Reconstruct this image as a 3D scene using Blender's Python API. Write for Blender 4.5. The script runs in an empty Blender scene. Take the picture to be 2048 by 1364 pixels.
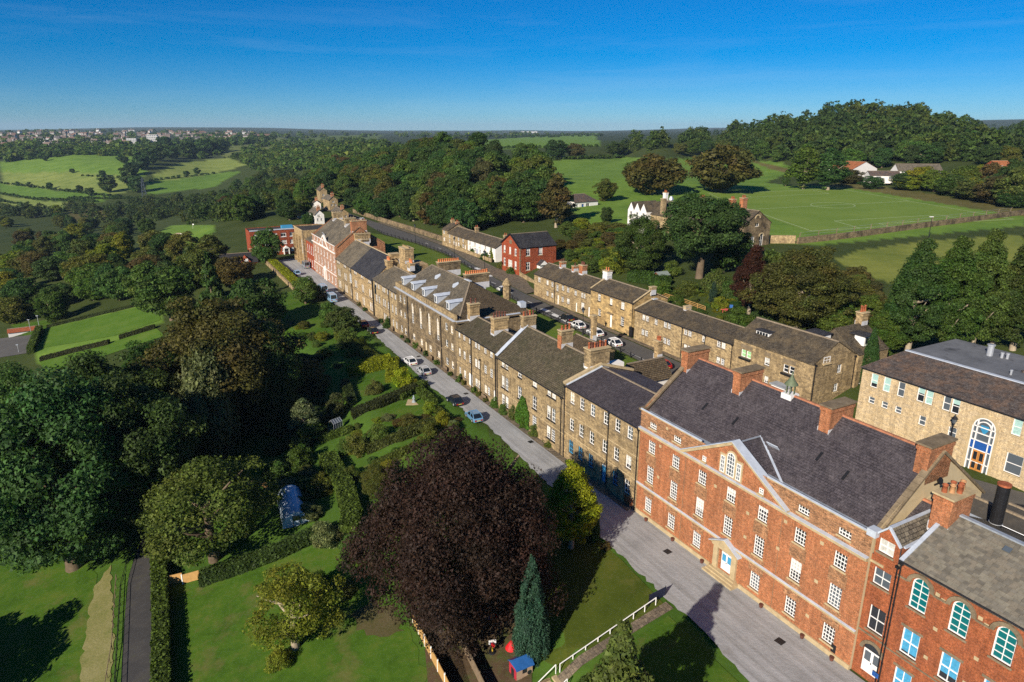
import bpy, bmesh, math, random
import numpy as np
from mathutils import Vector, Matrix
rad = math.radians
SC = bpy.context.scene
COL = SC.collection
# ---------------------------------------------------------------- camera, sky, sun, exposure
F, H, TH = 1365.0, 40.0, math.atan(424 / 1365.0)
cam = bpy.data.cameras.new('camera'); cam.sensor_fit = 'HORIZONTAL'; cam.sensor_width = 36.0
cam.lens = 36.0 * F / 2048.0; cam.clip_start = 0.5; cam.clip_end = 60000
camo = bpy.data.objects.new('camera', cam); COL.objects.link(camo)
camo.location = (0, 0, H); camo.rotation_euler = (rad(90) - TH, 0, 0)
SC.camera = camo
SUN_AZ, SUN_EL = rad(33), rad(27)          # light travels 33 degrees right of the view, sun 27 degrees up
sd = bpy.data.lights.new('sun', 'SUN'); sd.energy = 5.0; sd.angle = rad(0.53); sd.color = (1.0, 0.90, 0.76)
so = bpy.data.objects.new('sun', sd); COL.objects.link(so)
ldir = Vector((math.sin(SUN_AZ) * math.cos(SUN_EL), math.cos(SUN_AZ) * math.cos(SUN_EL), -math.sin(SUN_EL)))
so.rotation_euler = ldir.to_track_quat('-Z', 'Y').to_euler()
so.location = -ldir * 300 + Vector((0, 100, 0))
W = bpy.data.worlds.new('World'); SC.world = W; W.use_nodes = True
wn = W.node_tree; wn.nodes.clear()
sky = wn.nodes.new('ShaderNodeTexSky'); sky.sky_type = 'NISHITA'; sky.sun_disc = False
sky.sun_elevation = SUN_EL
sky.sun_rotation = math.atan2(-ldir.x, -ldir.y)
sky.altitude = 1500; sky.air_density = 1.0; sky.dust_density = 0.0; sky.ozone_density = 6.0
bg = wn.nodes.new('ShaderNodeBackground'); bg.inputs[1].default_value = 0.067
wo = wn.nodes.new('ShaderNodeOutputWorld')
hs = wn.nodes.new('ShaderNodeHueSaturation'); hs.inputs['Saturation'].default_value = 1.26     # the photograph's cool, saturated blue
tn = wn.nodes.new('ShaderNodeMix'); tn.data_type = 'RGBA'; tn.blend_type = 'MULTIPLY'; tn.inputs[0].default_value = 1.0; tn.inputs[7].default_value = (.57, .775, .97, 1)
wn.links.new(sky.outputs[0], tn.inputs[6]); wn.links.new(tn.outputs[2], hs.inputs['Color']); wc = wn.nodes.new('ShaderNodeTexCoord'); wm = wn.nodes.new('ShaderNodeMapping'); wm.inputs['Scale'].default_value = (1.3, 1.3, 16.0); wm.inputs['Rotation'].default_value = (.03, .05, .4)
wx = wn.nodes.new('ShaderNodeTexNoise'); wx.inputs['Scale'].default_value = 1.6; wx.inputs['Detail'].default_value = 7; wx.inputs['Roughness'].default_value = .6; wx.inputs['Distortion'].default_value = .6      # thin high cloud
wr = wn.nodes.new('ShaderNodeValToRGB'); wr.color_ramp.elements[0].position = .5; wr.color_ramp.elements[1].position = .8; wr.color_ramp.elements[1].color = (.13, .13, .13, 1)
wq = wn.nodes.new('ShaderNodeMix'); wq.data_type = 'RGBA'; wq.inputs[7].default_value = (6.2, 8.0, 9.6, 1)
wn.links.new(wc.outputs['Generated'], wm.inputs[0]); wn.links.new(wm.outputs[0], wx.inputs['Vector']); wn.links.new(wx.outputs['Fac'], wr.inputs[0]); wn.links.new(wr.outputs[0], wq.inputs[0]); wn.links.new(hs.outputs[0], wq.inputs[6]); wn.links.new(wq.outputs[2], bg.inputs[0]); wn.links.new(bg.outputs[0], wo.inputs[0])
SC.view_settings.view_transform = 'Standard'; SC.view_settings.look = 'None'
SC.view_settings.exposure = 0.43; SC.view_settings.gamma = 1.0; SC.view_settings.use_curve_mapping = False
SC.render.engine = 'CYCLES'
cy = SC.cycles
cy.max_bounces = 5; cy.diffuse_bounces = 2; cy.glossy_bounces = 2; cy.transmission_bounces = 2; cy.volume_bounces = 0
cy.transparent_max_bounces = 4; cy.caustics_reflective = False; cy.caustics_refractive = False
cy.use_adaptive_sampling = True; cy.adaptive_threshold = 0.012
cy.use_denoising = False
try:
    cy.denoiser = 'OPENIMAGEDENOISE'; cy.denoising_input_passes = 'RGB_ALBEDO_NORMAL'; cy.denoising_prefilter = 'ACCURATE'
except Exception: pass
# ---------------------------------------------------------------- places: s runs up the long terrace, t away from its front
CA, SA, T0 = 0.47665, 0.87909, 43.4
ROT = math.atan2(-SA, CA)
def L(s, t, z=0.0): return Vector((-CA * s + SA * (t + T0), SA * s + CA * (t + T0), z))
def ST(x, y): return (-CA * x + SA * y, SA * x + CA * y - T0)
CT, SN = math.cos(TH), math.sin(TH)
def ray(u, v):
    a, b = (u - 1024) / F, (v - 682) / F
    return np.array([a, CT - b * SN, -SN - b * CT])
def un(u, v, z):
    d = ray(u, v); k = (z - H) / d[2]
    return Vector((d[0] * k, d[1] * k, z))
def at_depth(u, depth, z=0.0):
    return Vector(((u - 1024) / F * depth, depth, z))
KT = np.array([-600, -300, -200, -130, -90, -62, -45, -30, -20, -17, -10, -6.5, -6, 1, 12, 20, 22.5, 31.5, 36, 50, 75, 95, 130, 250, 350, 600.])
KZ = np.array([-60, -46, -36, -26, -18, -12, -8, -4.6, -2.7, -1.3, -.5, -.2, -.08, -.08, 3.0, 4.5, 4.86, 4.86, 6.5, 9, 12, 12.6, 13, 14, 18, 26.])
def sstep(a, b, x): 
    q = np.clip((x - a) / (b - a), 0, 1); return q * q * (3 - 2 * q)
def zn(x, y):
    s = -CA * x + SA * y; t = SA * x + CA * y - T0
    te = np.where(t > 31.5, np.maximum(31.5, t - 12 * sstep(122, 165, s)), t)
    z = np.interp(te, KT, KZ)
    z = z + sstep(200, 330, s) * sstep(46, 120, t) * (1 - sstep(200, 300, t)) * 11
    return z
_cp = []
for th in np.radians([-75, -60, -45, -33, -22, -11, 0, 11, 22, 33, 45, 60, 75]):
    for r in (30, 60, 100, 150, 210, 280, 330):
        x, y = math.sin(th) * r, math.cos(th) * r
        _cp.append((x, y, float(zn(x, y))))
for u, v, z in [(0, 450, -42), (0, 415, -45), (0, 380, -38), (0, 350, -26), (0, 322, -10), (0, 305, 0), (150, 420, -42), (150, 380, -33), (150, 350, -22), (150, 318, -5), (150, 300, 3),
                (300, 425, -38), (300, 400, -36), (300, 370, -28), (300, 330, -10), (300, 300, 2), (420, 345, -20), (400, 400, -30), (480, 330, -12), (500, 400, -15), (480, 300, 4), (600, 310, 4), (600, 295, 8), (700, 300, 12), (720, 283, 14),
                (800, 340, 17), (870, 308, 25), (980, 315, 23), (1000, 340, 15), (1090, 287, 22), (1130, 330, 13), (1200, 400, 13), (1350, 330, 13.5), (1500, 330, 15), (1560, 350, 14), (1700, 335, 18), (1800, 330, 20), (2048, 400, 14), (2048, 330, 22), (1900, 330, 22), (1400, 318, 15), (1250, 316, 14)]:
    p = un(u, v, z); _cp.append((p.x, p.y, z))
for u, dpt, z in [(1760, 650, 54), (1500, 700, 40), (1620, 690, 50), (1300, 650, 26), (1200, 700, 22), (1880, 620, 36), (2000, 600, 29), (2300, 600, 29), (1760, 1100, 40), (1300, 1100, 22), (2000, 1100, 34), (2500, 1100, 36),
                  (0, 1600, 4), (200, 1600, 4), (400, 1600, 6), (600, 1600, 8), (800, 1600, 14), (1050, 1600, 18), (0, 3000, 22), (300, 3000, 24), (600, 3000, 20), (900, 3000, 14), (1100, 3000, 18), (1500, 3000, 30), (2000, 3000, 50),
                  (0, 6000, 18), (330, 6000, 44), (600, 6000, 30), (860, 6000, 12), (1100, 6000, 12), (1500, 6000, 40), (1830, 6000, 100), (2048, 6000, 116), (2500, 6000, 116),
                  (-300, 9000, 20), (0, 9000, 24), (330, 9000, 52), (560, 9000, 46), (860, 9000, 18), (1050, 9000, 20), (1400, 9000, 50), (1830, 9000, 60), (2048, 9000, 70), (2500, 9000, 70),
                  (-300, 14000, -150), (500, 14000, -150), (1100, 14000, -150), (1800, 14000, -100), (2500, 14000, -100)]:
    p = at_depth(u, dpt); _cp.append((p.x, p.y, z))
CP = np.array(_cp)
def warp(x, y):
    return np.stack([np.arctan2(x, y) * 3.0, np.log(np.hypot(x, y) + 1.0)], -1)
CW = warp(CP[:, 0], CP[:, 1])
def phi(a, b): return np.sqrt(((a[:, None, :] - b[None, :, :]) ** 2).sum(-1) + 0.004)
RB = np.linalg.solve(phi(CW, CW) + np.eye(len(CW)) * 1e-4, CP[:, 2])
def TZ(x, y):
    x = np.atleast_1d(np.asarray(x, float)); y = np.atleast_1d(np.asarray(y, float))
    r = np.hypot(x, y); w = sstep(270, 390, r)
    z = zn(x, y)
    m = w > 0
    if m.any():
        f = phi(warp(x[m], y[m]), CW) @ RB
        z[m] = z[m] * (1 - w[m]) + f * w[m]
    return z
def tz(x, y): return float(TZ(x, y)[0])
_RK = np.exp(np.linspace(math.log(25), math.log(15000), 420))
def G(u, v):
    """the ground point seen at a picture position"""
    d = ray(u, v); d = d / math.hypot(d[0], d[1])
    z = TZ(d[0] * _RK, d[1] * _RK); g = (H + d[2] * _RK) - z
    i = np.argmax(g < 0)
    if g[i] >= 0: i = len(_RK) - 1
    i = max(i, 1)
    q = g[i - 1] / (g[i - 1] - g[i] + 1e-9); k = _RK[i - 1] + (_RK[i] - _RK[i - 1]) * min(max(q, 0), 1)
    x, y = d[0] * k, d[1] * k
    return Vector((x, y, tz(x, y)))
def pix(p):
    f = p[1] * CT - (p[2] - H) * SN; up = p[1] * SN + (p[2] - H) * CT
    return 1024 + F * p[0] / f, 682 - F * up / f
def depth(p): return p[1] * CT - (p[2] - H) * SN
# ---------------------------------------------------------------- object helpers
def link(o, parent=None):
    COL.objects.link(o)
    if parent is not None: o.parent = parent
    return o
def tag(o, label=None, cat=None, group=None, kind=None):
    if label: o['label'] = label
    if cat: o['category'] = cat
    if group: o['group'] = group
    if kind: o['kind'] = kind
    return o
def empty(name, loc, rz=0.0, label=None, cat=None, group=None, parent=None):
    o = bpy.data.objects.new(name, None); link(o, parent); o.location = loc; o.rotation_euler = (0, 0, rz)
    o.empty_display_size = 0.3
    return tag(o, label, cat, group)
def ob(name, me, parent=None, loc=(0, 0, 0), rz=0.0, scale=None, color=None):
    o = bpy.data.objects.new(name, me); link(o, parent); o.location = loc; o.rotation_euler = (0, 0, rz)
    if scale is not None: o.scale = scale
    if color is not None: o.color = color
    return o
class MB:
    """collects faces; uv in metres on every face (u level, v up the slope)"""
    def __init__(s): s.v = []; s.f = []; s.m = []; s.smooth = False
    def poly(s, pts, m=0):
        i = len(s.v); s.v += [tuple(p) for p in pts]; s.f.append(tuple(range(i, i + len(pts)))); s.m.append(m)
    def box(s, x0, x1, y0, y1, z0, z1, m=0, skip=''):
        i = len(s.v)
        s.v += [(x0, y0, z0), (x1, y0, z0), (x1, y1, z0), (x0, y1, z0), (x0, y0, z1), (x1, y0, z1), (x1, y1, z1), (x0, y1, z1)]
        for k, q in (('b', (3, 2, 1, 0)), ('t', (4, 5, 6, 7)), ('f', (0, 1, 5, 4)), ('r', (1, 2, 6, 5)), ('k', (2, 3, 7, 6)), ('l', (3, 0, 4, 7))):
            if k not in skip: s.f.append(tuple(i + j for j in q)); s.m.append(m)
    def beam(s, a, b, w, h, m=0, up=(0, 0, 1)):
        a, b = Vector(a), Vector(b); d = (b - a).normalized(); upv = Vector(up)
        sx = d.cross(upv)
        if sx.length < 1e-4: sx = d.cross(Vector((1, 0, 0)))
        sx.normalize(); uy = sx.cross(d).normalized()
        i = len(s.v)
        for p in (a, b):
            for q, r in ((-1, -1), (1, -1), (1, 1), (-1, 1)):
                s.v.append(tuple(p + sx * (q * w / 2) + uy * (r * h / 2)))
        for q in ((0, 1, 2, 3), (7, 6, 5, 4), (0, 4, 5, 1), (1, 5, 6, 2), (2, 6, 7, 3), (3, 7, 4, 0)):
            s.f.append(tuple(i + j for j in q)); s.m.append(m)
    def tube(s, a, b, r0, r1=None, n=8, m=0, cap=True):
        r1 = r0 if r1 is None else r1
        a, b = Vector(a), Vector(b); d = (b - a).normalized()
        x = d.cross(Vector((0, 0, 1)))
        if x.length < 1e-3: x = Vector((1, 0, 0))
        x.normalize(); y = d.cross(x)
        i = len(s.v)
        for p, r in ((a, r0), (b, r1)):
            for k in range(n):
                q = 2 * math.pi * k / n; s.v.append(tuple(p + (x * math.cos(q) + y * math.sin(q)) * r))
        for k in range(n):
            k2 = (k + 1) % n; s.f.append((i + k, i + k2, i + n + k2, i + n + k)); s.m.append(m)
        if cap:
            s.f.append(tuple(i + n - 1 - k for k in range(n))); s.m.append(m)
            s.f.append(tuple(i + n + k for k in range(n))); s.m.append(m)
    def lathe(s, prof, n=12, c=(0, 0, 0), m=0):
        i = len(s.v)
        for r, z in prof:
            for k in range(n):
                q = 2 * math.pi * k / n; s.v.append((c[0] + r * math.cos(q), c[1] + r * math.sin(q), c[2] + z))
        for j in range(len(prof) - 1):
            for k in range(n):
                k2 = (k + 1) % n
                s.f.append((i + j * n + k, i + j * n + k2, i + (j + 1) * n + k2, i + (j + 1) * n + k)); s.m.append(m)
        if prof[-1][0] > 1e-3: s.f.append(tuple(i + (len(prof) - 1) * n + k for k in range(n))); s.m.append(m)
    def prism(s, pts, off, m=0):
        """closed outline pts pushed along vector off"""
        n = len(pts); i = len(s.v); off = Vector(off)
        s.v += [tuple(p) for p in pts] + [tuple(Vector(p) + off) for p in pts]
        s.f.append(tuple(i + n - 1 - k for k in range(n))); s.m.append(m)
        s.f.append(tuple(i + n + k for k in range(n))); s.m.append(m)
        for k in range(n):
            k2 = (k + 1) % n; s.f.append((i + k, i + k2, i + n + k2, i + n + k)); s.m.append(m)
    def mesh(s, name, mats):
        me = bpy.data.meshes.new(name); me.from_pydata(s.v, [], s.f)
        if not isinstance(mats, (list, tuple)): mats = [mats]
        for q in mats: me.materials.append(q)
        if len(mats) > 1: me.polygons.foreach_set('material_index', s.m)
        uv_world(me)
        if s.smooth: me.polygons.foreach_set('use_smooth', [True] * len(me.polygons))
        me.update()
        return me
    def build(s, name, mats, parent=None, loc=(0, 0, 0), rz=0.0):
        return ob(name, s.mesh(name, mats), parent, loc, rz)
def uv_world(me):
    n = len(me.polygons); nl = len(me.loops)
    if n == 0: return
    co = np.empty(len(me.vertices) * 3); me.vertices.foreach_get('co', co); co = co.reshape(-1, 3)
    no = np.empty(n * 3); me.polygons.foreach_get('normal', no); no = no.reshape(-1, 3)
    lt = np.empty(n, int); me.polygons.foreach_get('loop_total', lt)
    vi = np.empty(nl, int); me.loops.foreach_get('vertex_index', vi)
    hz = np.hypot(no[:, 0], no[:, 1]); flat = hz < 0.05
    ux = np.where(flat, 1.0, -no[:, 1] / np.maximum(hz, 1e-6)); uy = np.where(flat, 0.0, no[:, 0] / np.maximum(hz, 1e-6))
    ua = np.stack([ux, uy, np.zeros(n)], 1); va = np.cross(no, ua)
    pi = np.repeat(np.arange(n), lt); p = co[vi]
    uv = np.stack([(p * ua[pi]).sum(1), (p * va[pi]).sum(1)], 1)
    me.uv_layers.new(name='uv').data.foreach_set('uv', uv.ravel())
def np_mesh(name, V, Q, mats, mi=None):
    """quads (or tris) straight from arrays"""
    me = bpy.data.meshes.new(name); k = Q.shape[1]
    me.vertices.add(len(V)); me.vertices.foreach_set('co', V.astype(np.float32).ravel())
    me.loops.add(Q.size); me.loops.foreach_set('vertex_index', Q.astype(np.int32).ravel())
    me.polygons.add(len(Q)); me.polygons.foreach_set('loop_start', np.arange(0, Q.size, k, dtype=np.int32))
    for q in mats: me.materials.append(q)
    if mi is not None: me.polygons.foreach_set('material_index', np.asarray(mi, np.int32))
    me.update(calc_edges=True)
    return me
# ---------------------------------------------------------------- materials
class NT:
    def __init__(s, name):
        s.m = bpy.data.materials.new(name); s.m.use_nodes = True; s.t = s.m.node_tree; s.t.nodes.clear()
        s.o = s.n('ShaderNodeOutputMaterial')
    def n(s, typ, **kw):
        q = s.t.nodes.new(typ)
        for k, v in kw.items(): setattr(q, k, v)
        return q
    def l(s, a, b): s.t.links.new(a, b)
    def noise(s, scale, detail=4, rough=.6, vec=None):
        q = s.n('ShaderNodeTexNoise'); q.inputs['Scale'].default_value = scale; q.inputs['Detail'].default_value = detail; q.inputs['Roughness'].default_value = rough
        if vec is not None: s.l(vec, q.inputs['Vector'])
        return q.outputs['Fac']
    def ramp(s, fac, stops):
        q = s.n('ShaderNodeValToRGB'); e = q.color_ramp.elements
        while len(e) < len(stops): e.new(.5)
        for i, (p, c) in enumerate(stops):
            e[i].position = p; e[i].color = (*c, 1) if len(c) == 3 else c
        s.l(fac, q.inputs[0]); return q.outputs[0]
    def mix(s, fac, a, b, mode='MIX'):
        q = s.n('ShaderNodeMix', data_type='RGBA', blend_type=mode)
        for sock, v in ((q.inputs[0], fac), (q.inputs[6], a), (q.inputs[7], b)):
            if isinstance(v, (int, float)): sock.default_value = v
            elif isinstance(v, tuple): sock.default_value = (*v, 1)
            else: s.l(v, sock)
        return q.outputs[2]
    def math(s, op, a, b=0.0):
        q = s.n('ShaderNodeMath', operation=op)
        for i, v in enumerate((a, b)):
            if isinstance(v, (int, float)): q.inputs[i].default_value = v
            else: s.l(v, q.inputs[i])
        return q.outputs[0]
    def bsdf(s, col, rough=.8, spec=.25, metal=0.0, bump=None, bstr=.4, bdist=.02):
        q = s.n('ShaderNodeBsdfPrincipled')
        if isinstance(col, tuple): q.inputs['Base Color'].default_value = (*col, 1)
        else: s.l(col, q.inputs['Base Color'])
        if isinstance(rough, (int, float)): q.inputs['Roughness'].default_value = rough
        else: s.l(rough, q.inputs['Roughness'])
        q.inputs['Specular IOR Level'].default_value = spec; q.inputs['Metallic'].default_value = metal
        if bump is not None:
            b = s.n('ShaderNodeBump'); b.inputs['Strength'].default_value = bstr; b.inputs['Distance'].default_value = bdist
            s.l(bump, b.inputs['Height']); s.l(b.outputs[0], q.inputs['Normal'])
        s.l(q.outputs[0], s.o.inputs[0]); return q
def cs(c, k): return tuple(min(1.0, x * k) for x in c)
def plain(name, col, rough=.6, var=.18, scale=2.0, spec=.3, metal=0.0, bump=0.0):
    t = NT(name); tc = t.n('ShaderNodeTexCoord')
    f = t.noise(scale, 5, .65, tc.outputs['Object'])
    c = t.ramp(f, [(.3, cs(col, 1 - var)), (.7, cs(col, 1 + var))]); c = t.mix(min(1, var * 3), c, t.ramp(t.noise(scale * 6, 4, .7, tc.outputs['Object']), [(.3, (.8, .8, .8)), (.7, (1.18, 1.18, 1.18))]), 'MULTIPLY')
    t.bsdf(c, rough, spec, metal, f if bump else None, bump, .03)
    return t.m
def masonry(name, c1, c2, mortar, bw, bh, ms=.012, stain=(.05, .04, .03), samt=.35, sscale=.35, rough=.9, bump=.5, bias=0.0, light=None, var=.9):
    """bricks, coursed stone or slates laid out in metres on the faces"""
    t = NT(name); tc = t.n('ShaderNodeTexCoord'); uv = tc.outputs['UV']; obc = tc.outputs['Object']
    wob = t.noise(1.2, 2, .5, obc)
    b = t.n('ShaderNodeTexBrick'); b.inputs['Scale'].default_value = 1.0
    b.inputs['Brick Width'].default_value = bw; b.inputs['Row Height'].default_value = bh
    b.inputs['Mortar Size'].default_value = ms; b.inputs['Mortar Smooth'].default_value = .3; b.inputs['Bias'].default_value = bias
    b.inputs['Color1'].default_value = (*c1, 1); b.inputs['Color2'].default_value = (*c2, 1); b.inputs['Mortar'].default_value = (*mortar, 1)
    t.l(uv, b.inputs['Vector'])
    # second lattice of the same size picks odd darker/lighter pieces
    b2 = t.n('ShaderNodeTexBrick'); b2.offset = .37
    for k in ('Scale', 'Brick Width', 'Row Height'): b2.inputs[k].default_value = b.inputs[k].default_value
    b2.inputs['Mortar Size'].default_value = 0; b2.inputs['Color1'].default_value = (.48, .47, .48, 1); b2.inputs['Color2'].default_value = (1.38, 1.35, 1.28, 1)
    t.l(uv, b2.inputs['Vector'])
    c = t.mix(var, b.outputs['Color'], b2.outputs['Color'], 'MULTIPLY')
    f = t.noise(sscale, 6, .62, obc)
    k = t.ramp(f, [(.44, (0, 0, 0)), (.62, (1, 1, 1))])
    c = t.mix(t.math('MULTIPLY', k, samt), c, stain)
    if light:
        g = t.ramp(t.noise(sscale * 2.3, 5, .7, obc), [(.55, (0, 0, 0)), (.72, (1, 1, 1))])
        c = t.mix(t.math('MULTIPLY', g, light[1]), c, light[0])
    mp = t.n('ShaderNodeMapping'); mp.inputs['Scale'].default_value = (2.2, 2.2, .22); t.l(obc, mp.inputs[0])
    rs = t.ramp(t.noise(1.0, 5, .65, mp.outputs[0]), [(.35, (.72, .71, .70)), (.62, (1.1, 1.1, 1.1))]); c = t.mix(.8 if bh < .25 else .5, c, rs, 'MULTIPLY')
    f2 = t.noise(9.0, 4, .7, obc)
    c = t.mix(1.0, c, t.ramp(f2, [(.3, (.5, .5, .5)), (.7, (1.45, 1.45, 1.45))]), 'MULTIPLY'); c = t.mix(1.0, c, t.ramp(t.noise(3.1, 5, .7, obc), [(.3, (.72, .72, .74)), (.7, (1.26, 1.26, 1.22))]), 'MULTIPLY')
    h = t.math('SUBTRACT', t.math('MULTIPLY', f2, .5), b.outputs['Fac'])
    t.bsdf(c, rough, .2, 0, h, bump, .03)
    return t.m
def ground(name, cols, scale, fine=6.0, rough=.95, bump=.4, patch=None, tc='Object', lane=False):
    t = NT(name); q = t.n('ShaderNodeTexCoord').outputs[tc]
    n1 = t.noise(scale, 6, .65, q); n2 = t.noise(fine, 5, .75, q)
    k = t.mix(.4, n1, n2)
    c = t.ramp(k, [(.3 + .4 * i / max(1, len(cols) - 1), x) for i, x in enumerate(cols)])
    if patch:
        pk = t.ramp(t.noise(patch[1], 5, .7, q), [(patch[2], (0, 0, 0)), (patch[2] + .13, (1, 1, 1))])
        c = t.mix(t.math('MULTIPLY', pk, patch[3]), c, patch[0])
    if lane:      # wheel-worn streaks that run with the lane
        mp = t.n('ShaderNodeMapping'); mp.vector_type = 'TEXTURE'; mp.inputs['Rotation'].default_value = (0, 0, -1.0739); mp.inputs['Scale'].default_value = (14, .55, 1); t.l(q, mp.inputs[0])
        c = t.mix(.85, c, t.ramp(t.noise(1.0, 4, .6, mp.outputs[0]), [(.34, (.78, .77, .75)), (.62, (1.12, 1.12, 1.13))]), 'MULTIPLY')
    t.bsdf(c, rough, .1, 0, n2, bump, .08)
    return t.m
BRICK = masonry('red_brick', (.52, .19, .075), (.39, .125, .05), (.44, .31, .20), .30, .095, .010, (.20, .095, .055), .35, .4, light=((.50, .24, .12), .3), var=.6)
BRICK_B = masonry('buff_red_brick', (.42, .20, .095), (.36, .16, .075), (.42, .31, .2), .30, .095, .012, (.2, .12, .07), .3, .8)
BRICK_A = masonry('orange_red_brick', (.44, .13, .048), (.32, .088, .035), (.30, .16, .10), .28, .09, .008, (.14, .055, .035), .35, .5, var=.65)
BRICK_H = masonry('bright_red_brick', (.40, .085, .035), (.33, .07, .03), (.30, .12, .07), .3, .1, .006, (.18, .05, .03), .3, .6)
BRICK_P = masonry('pink_washed_brick', (.50, .30, .21), (.44, .25, .17), (.50, .36, .27), .3, .1, .01, (.30, .17, .11), .35, .4)
STONE = masonry('buff_coursed_stone', (.47, .355, .20), (.34, .255, .14), (.32, .245, .155), .46, .20, .016, (.11, .08, .045), .45, .5, light=((.54, .41, .23), .35))
STONE_P = masonry('pale_buff_stone', (.50, .37, .20), (.43, .31, .165), (.40, .30, .17), .55, .22, .010, (.22, .15, .08), .4, .4)
STONE_D = masonry('soot_dark_stone', (.35, .265, .155), (.23, .175, .105), (.17, .13, .085), .50, .22, .018, (.05, .04, .03), .75, .4, light=((.36, .25, .13), .45))
STONE_R = masonry('warm_row_stone', (.52, .40, .225), (.41, .31, .17), (.38, .295, .18), .40, .16, .014, (.17, .11, .06), .55, .55, light=((.62, .47, .25), .35))
ASHLAR = masonry('honey_ashlar', (.52, .375, .18), (.47, .335, .155), (.43, .31, .15), .8, .3, .005, (.22, .14, .07), .5, .45)
STONE_M = masonry('new_split_stone', (.72, .585, .385), (.47, .36, .21), (.62, .50, .33), .50, .15, .012, (.40, .29, .16), .35, 1.9, var=.65, light=((.70, .55, .34), .4))
TRIM = plain('cream_stone_trim', (.46, .36, .21), .85, .2, 1.5, .15, bump=.15)
TRIM_D = plain('weathered_stone_trim', (.20, .155, .10), .9, .35, 1.2, .1, bump=.2)
RENDER = plain('cream_render', (.55, .44, .27), .9, .12, .8, .1)
BANKG = ground('bank_grass', [(.055, .09, .012), (.09, .135, .018), (.13, .165, .03)], .2, 2.0, .95, .5, ((.15, .14, .045), .15, .58, .5))
WHITE = plain('white_paint', (.80, .79, .76), .55, .05, 2)
WHITEW = plain('white_wash', (.78, .75, .70), .85, .07, .7, .1)
BLACK = plain('black_iron', (.016, .016, .018), .45, .2, 3)
LEAD = plain('lead_sheet', (.33, .37, .42), .5, .2, 1.2, .4, .15)
LEADP = plain('pale_lead', (.50, .55, .62), .55, .14, 1.5, .4, .1)
SLATE_P = masonry('purple_slate', (.105, .092, .104), (.062, .054, .063), (.024, .022, .026), .30, .24, .012, (.13, .115, .12), .3, .5, .6, .5)
SLATE_D = masonry('dark_slate', (.060, .060, .068), (.045, .045, .05), (.02, .02, .022), .30, .22, .010, (.085, .08, .08), .4, .4, .6, .5)
SLATE_G = masonry('grey_stone_slate', (.215, .185, .14), (.155, .135, .105), (.05, .044, .036), .46, .30, .022, (.085, .078, .06), .5, .5, .85, .6, light=((.30, .25, .17), .4))
SLATE_M = masonry('mossy_stone_slate', (.145, .122, .082), (.098, .083, .057), (.035, .03, .022), .42, .24, .022, (.055, .055, .03), .55, .6, .9, .6, light=((.21, .175, .105), .4))
SLATE_B = masonry('brown_stone_slate', (.165, .125, .078), (.11, .083, .054), (.03, .024, .018), .45, .27, .03, (.07, .055, .035), .5, .7, .9, .7, light=((.23, .18, .11), .4))
SLATE_R = masonry('grey_brown_row_slate', (.125, .105, .080), (.085, .073, .057), (.035, .03, .025), .34, .20, .014, (.20, .15, .085), .45, .6, .85, .5)
SLATE_K = masonry('long_grey_slate', (.17, .15, .115), (.125, .11, .085), (.05, .044, .036), .34, .22, .014, (.25, .205, .14), .45, .35, .85, .5)
SLATE_N = masonry('rusty_purple_slate', (.15, .125, .115), (.10, .088, .085), (.05, .042, .04), .38, .24, .014, (.25, .145, .085), .4, .9, .75, .5)
TILE_O = masonry('orange_pantile', (.50, .19, .075), (.42, .15, .06), (.2, .08, .04), .3, .3, .02, (.3, .12, .06), .3, .5)
FELT = ground('roofing_felt', [(.10, .105, .115), (.15, .157, .17), (.20, .207, .22)], .35, 2.0, .8, .15, ((.03, .03, .035), .5, .57, .8))
FELT_D = ground('dark_felt_roof', [(.035, .033, .03), (.06, .055, .05), (.10, .085, .065)], .5, 3.0, .9, .2)
POT = plain('terracotta_pot', (.33, .10, .045), .75, .35, 2.5, .2)
POT_L = plain('pale_clay_pot', (.50, .27, .13), .8, .2, 3, .2)
POT_D = plain('dark_clay_pot', (.13, .05, .035), .6, .3, 3, .3)
FLASH = plain('pale_mortar_flashing', (.55, .55, .56), .8, .2, 2)
RIDGE = plain('ridge_tile_clay', (.36, .15, .08), .85, .3, 2)
RIDGE_S = plain('ridge_stone', (.24, .19, .13), .9, .3, 2)
WOOD = plain('new_fence_wood', (.50, .29, .10), .75, .15, 3)
WOOD_D = plain('weathered_wood', (.20, .145, .09), .85, .25, 3)
DOORW = plain('orange_oak_door', (.50, .22, .06), .5, .15, 2)
BLUE = plain('blue_paint', (.06, .30, .52), .5, .1, 2)
BLUED = plain('deep_blue_panel', (.02, .09, .32), .4, .08, 2)
STEEL = plain('galvanised_steel', (.55, .57, .60), .4, .1, 2, .5, .5)
def glassm(name, col, rough=.06, spec=.6):
    t = NT(name); q = t.bsdf(col, rough, spec); q.inputs['Coat Weight'].default_value = .6; q.inputs['Coat Roughness'].default_value = .04
    return t.m
GLASS = glassm('window_glass_dark', (.018, .022, .028))
GLASS2 = glassm('window_glass_grey', (.09, .11, .13))
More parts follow.
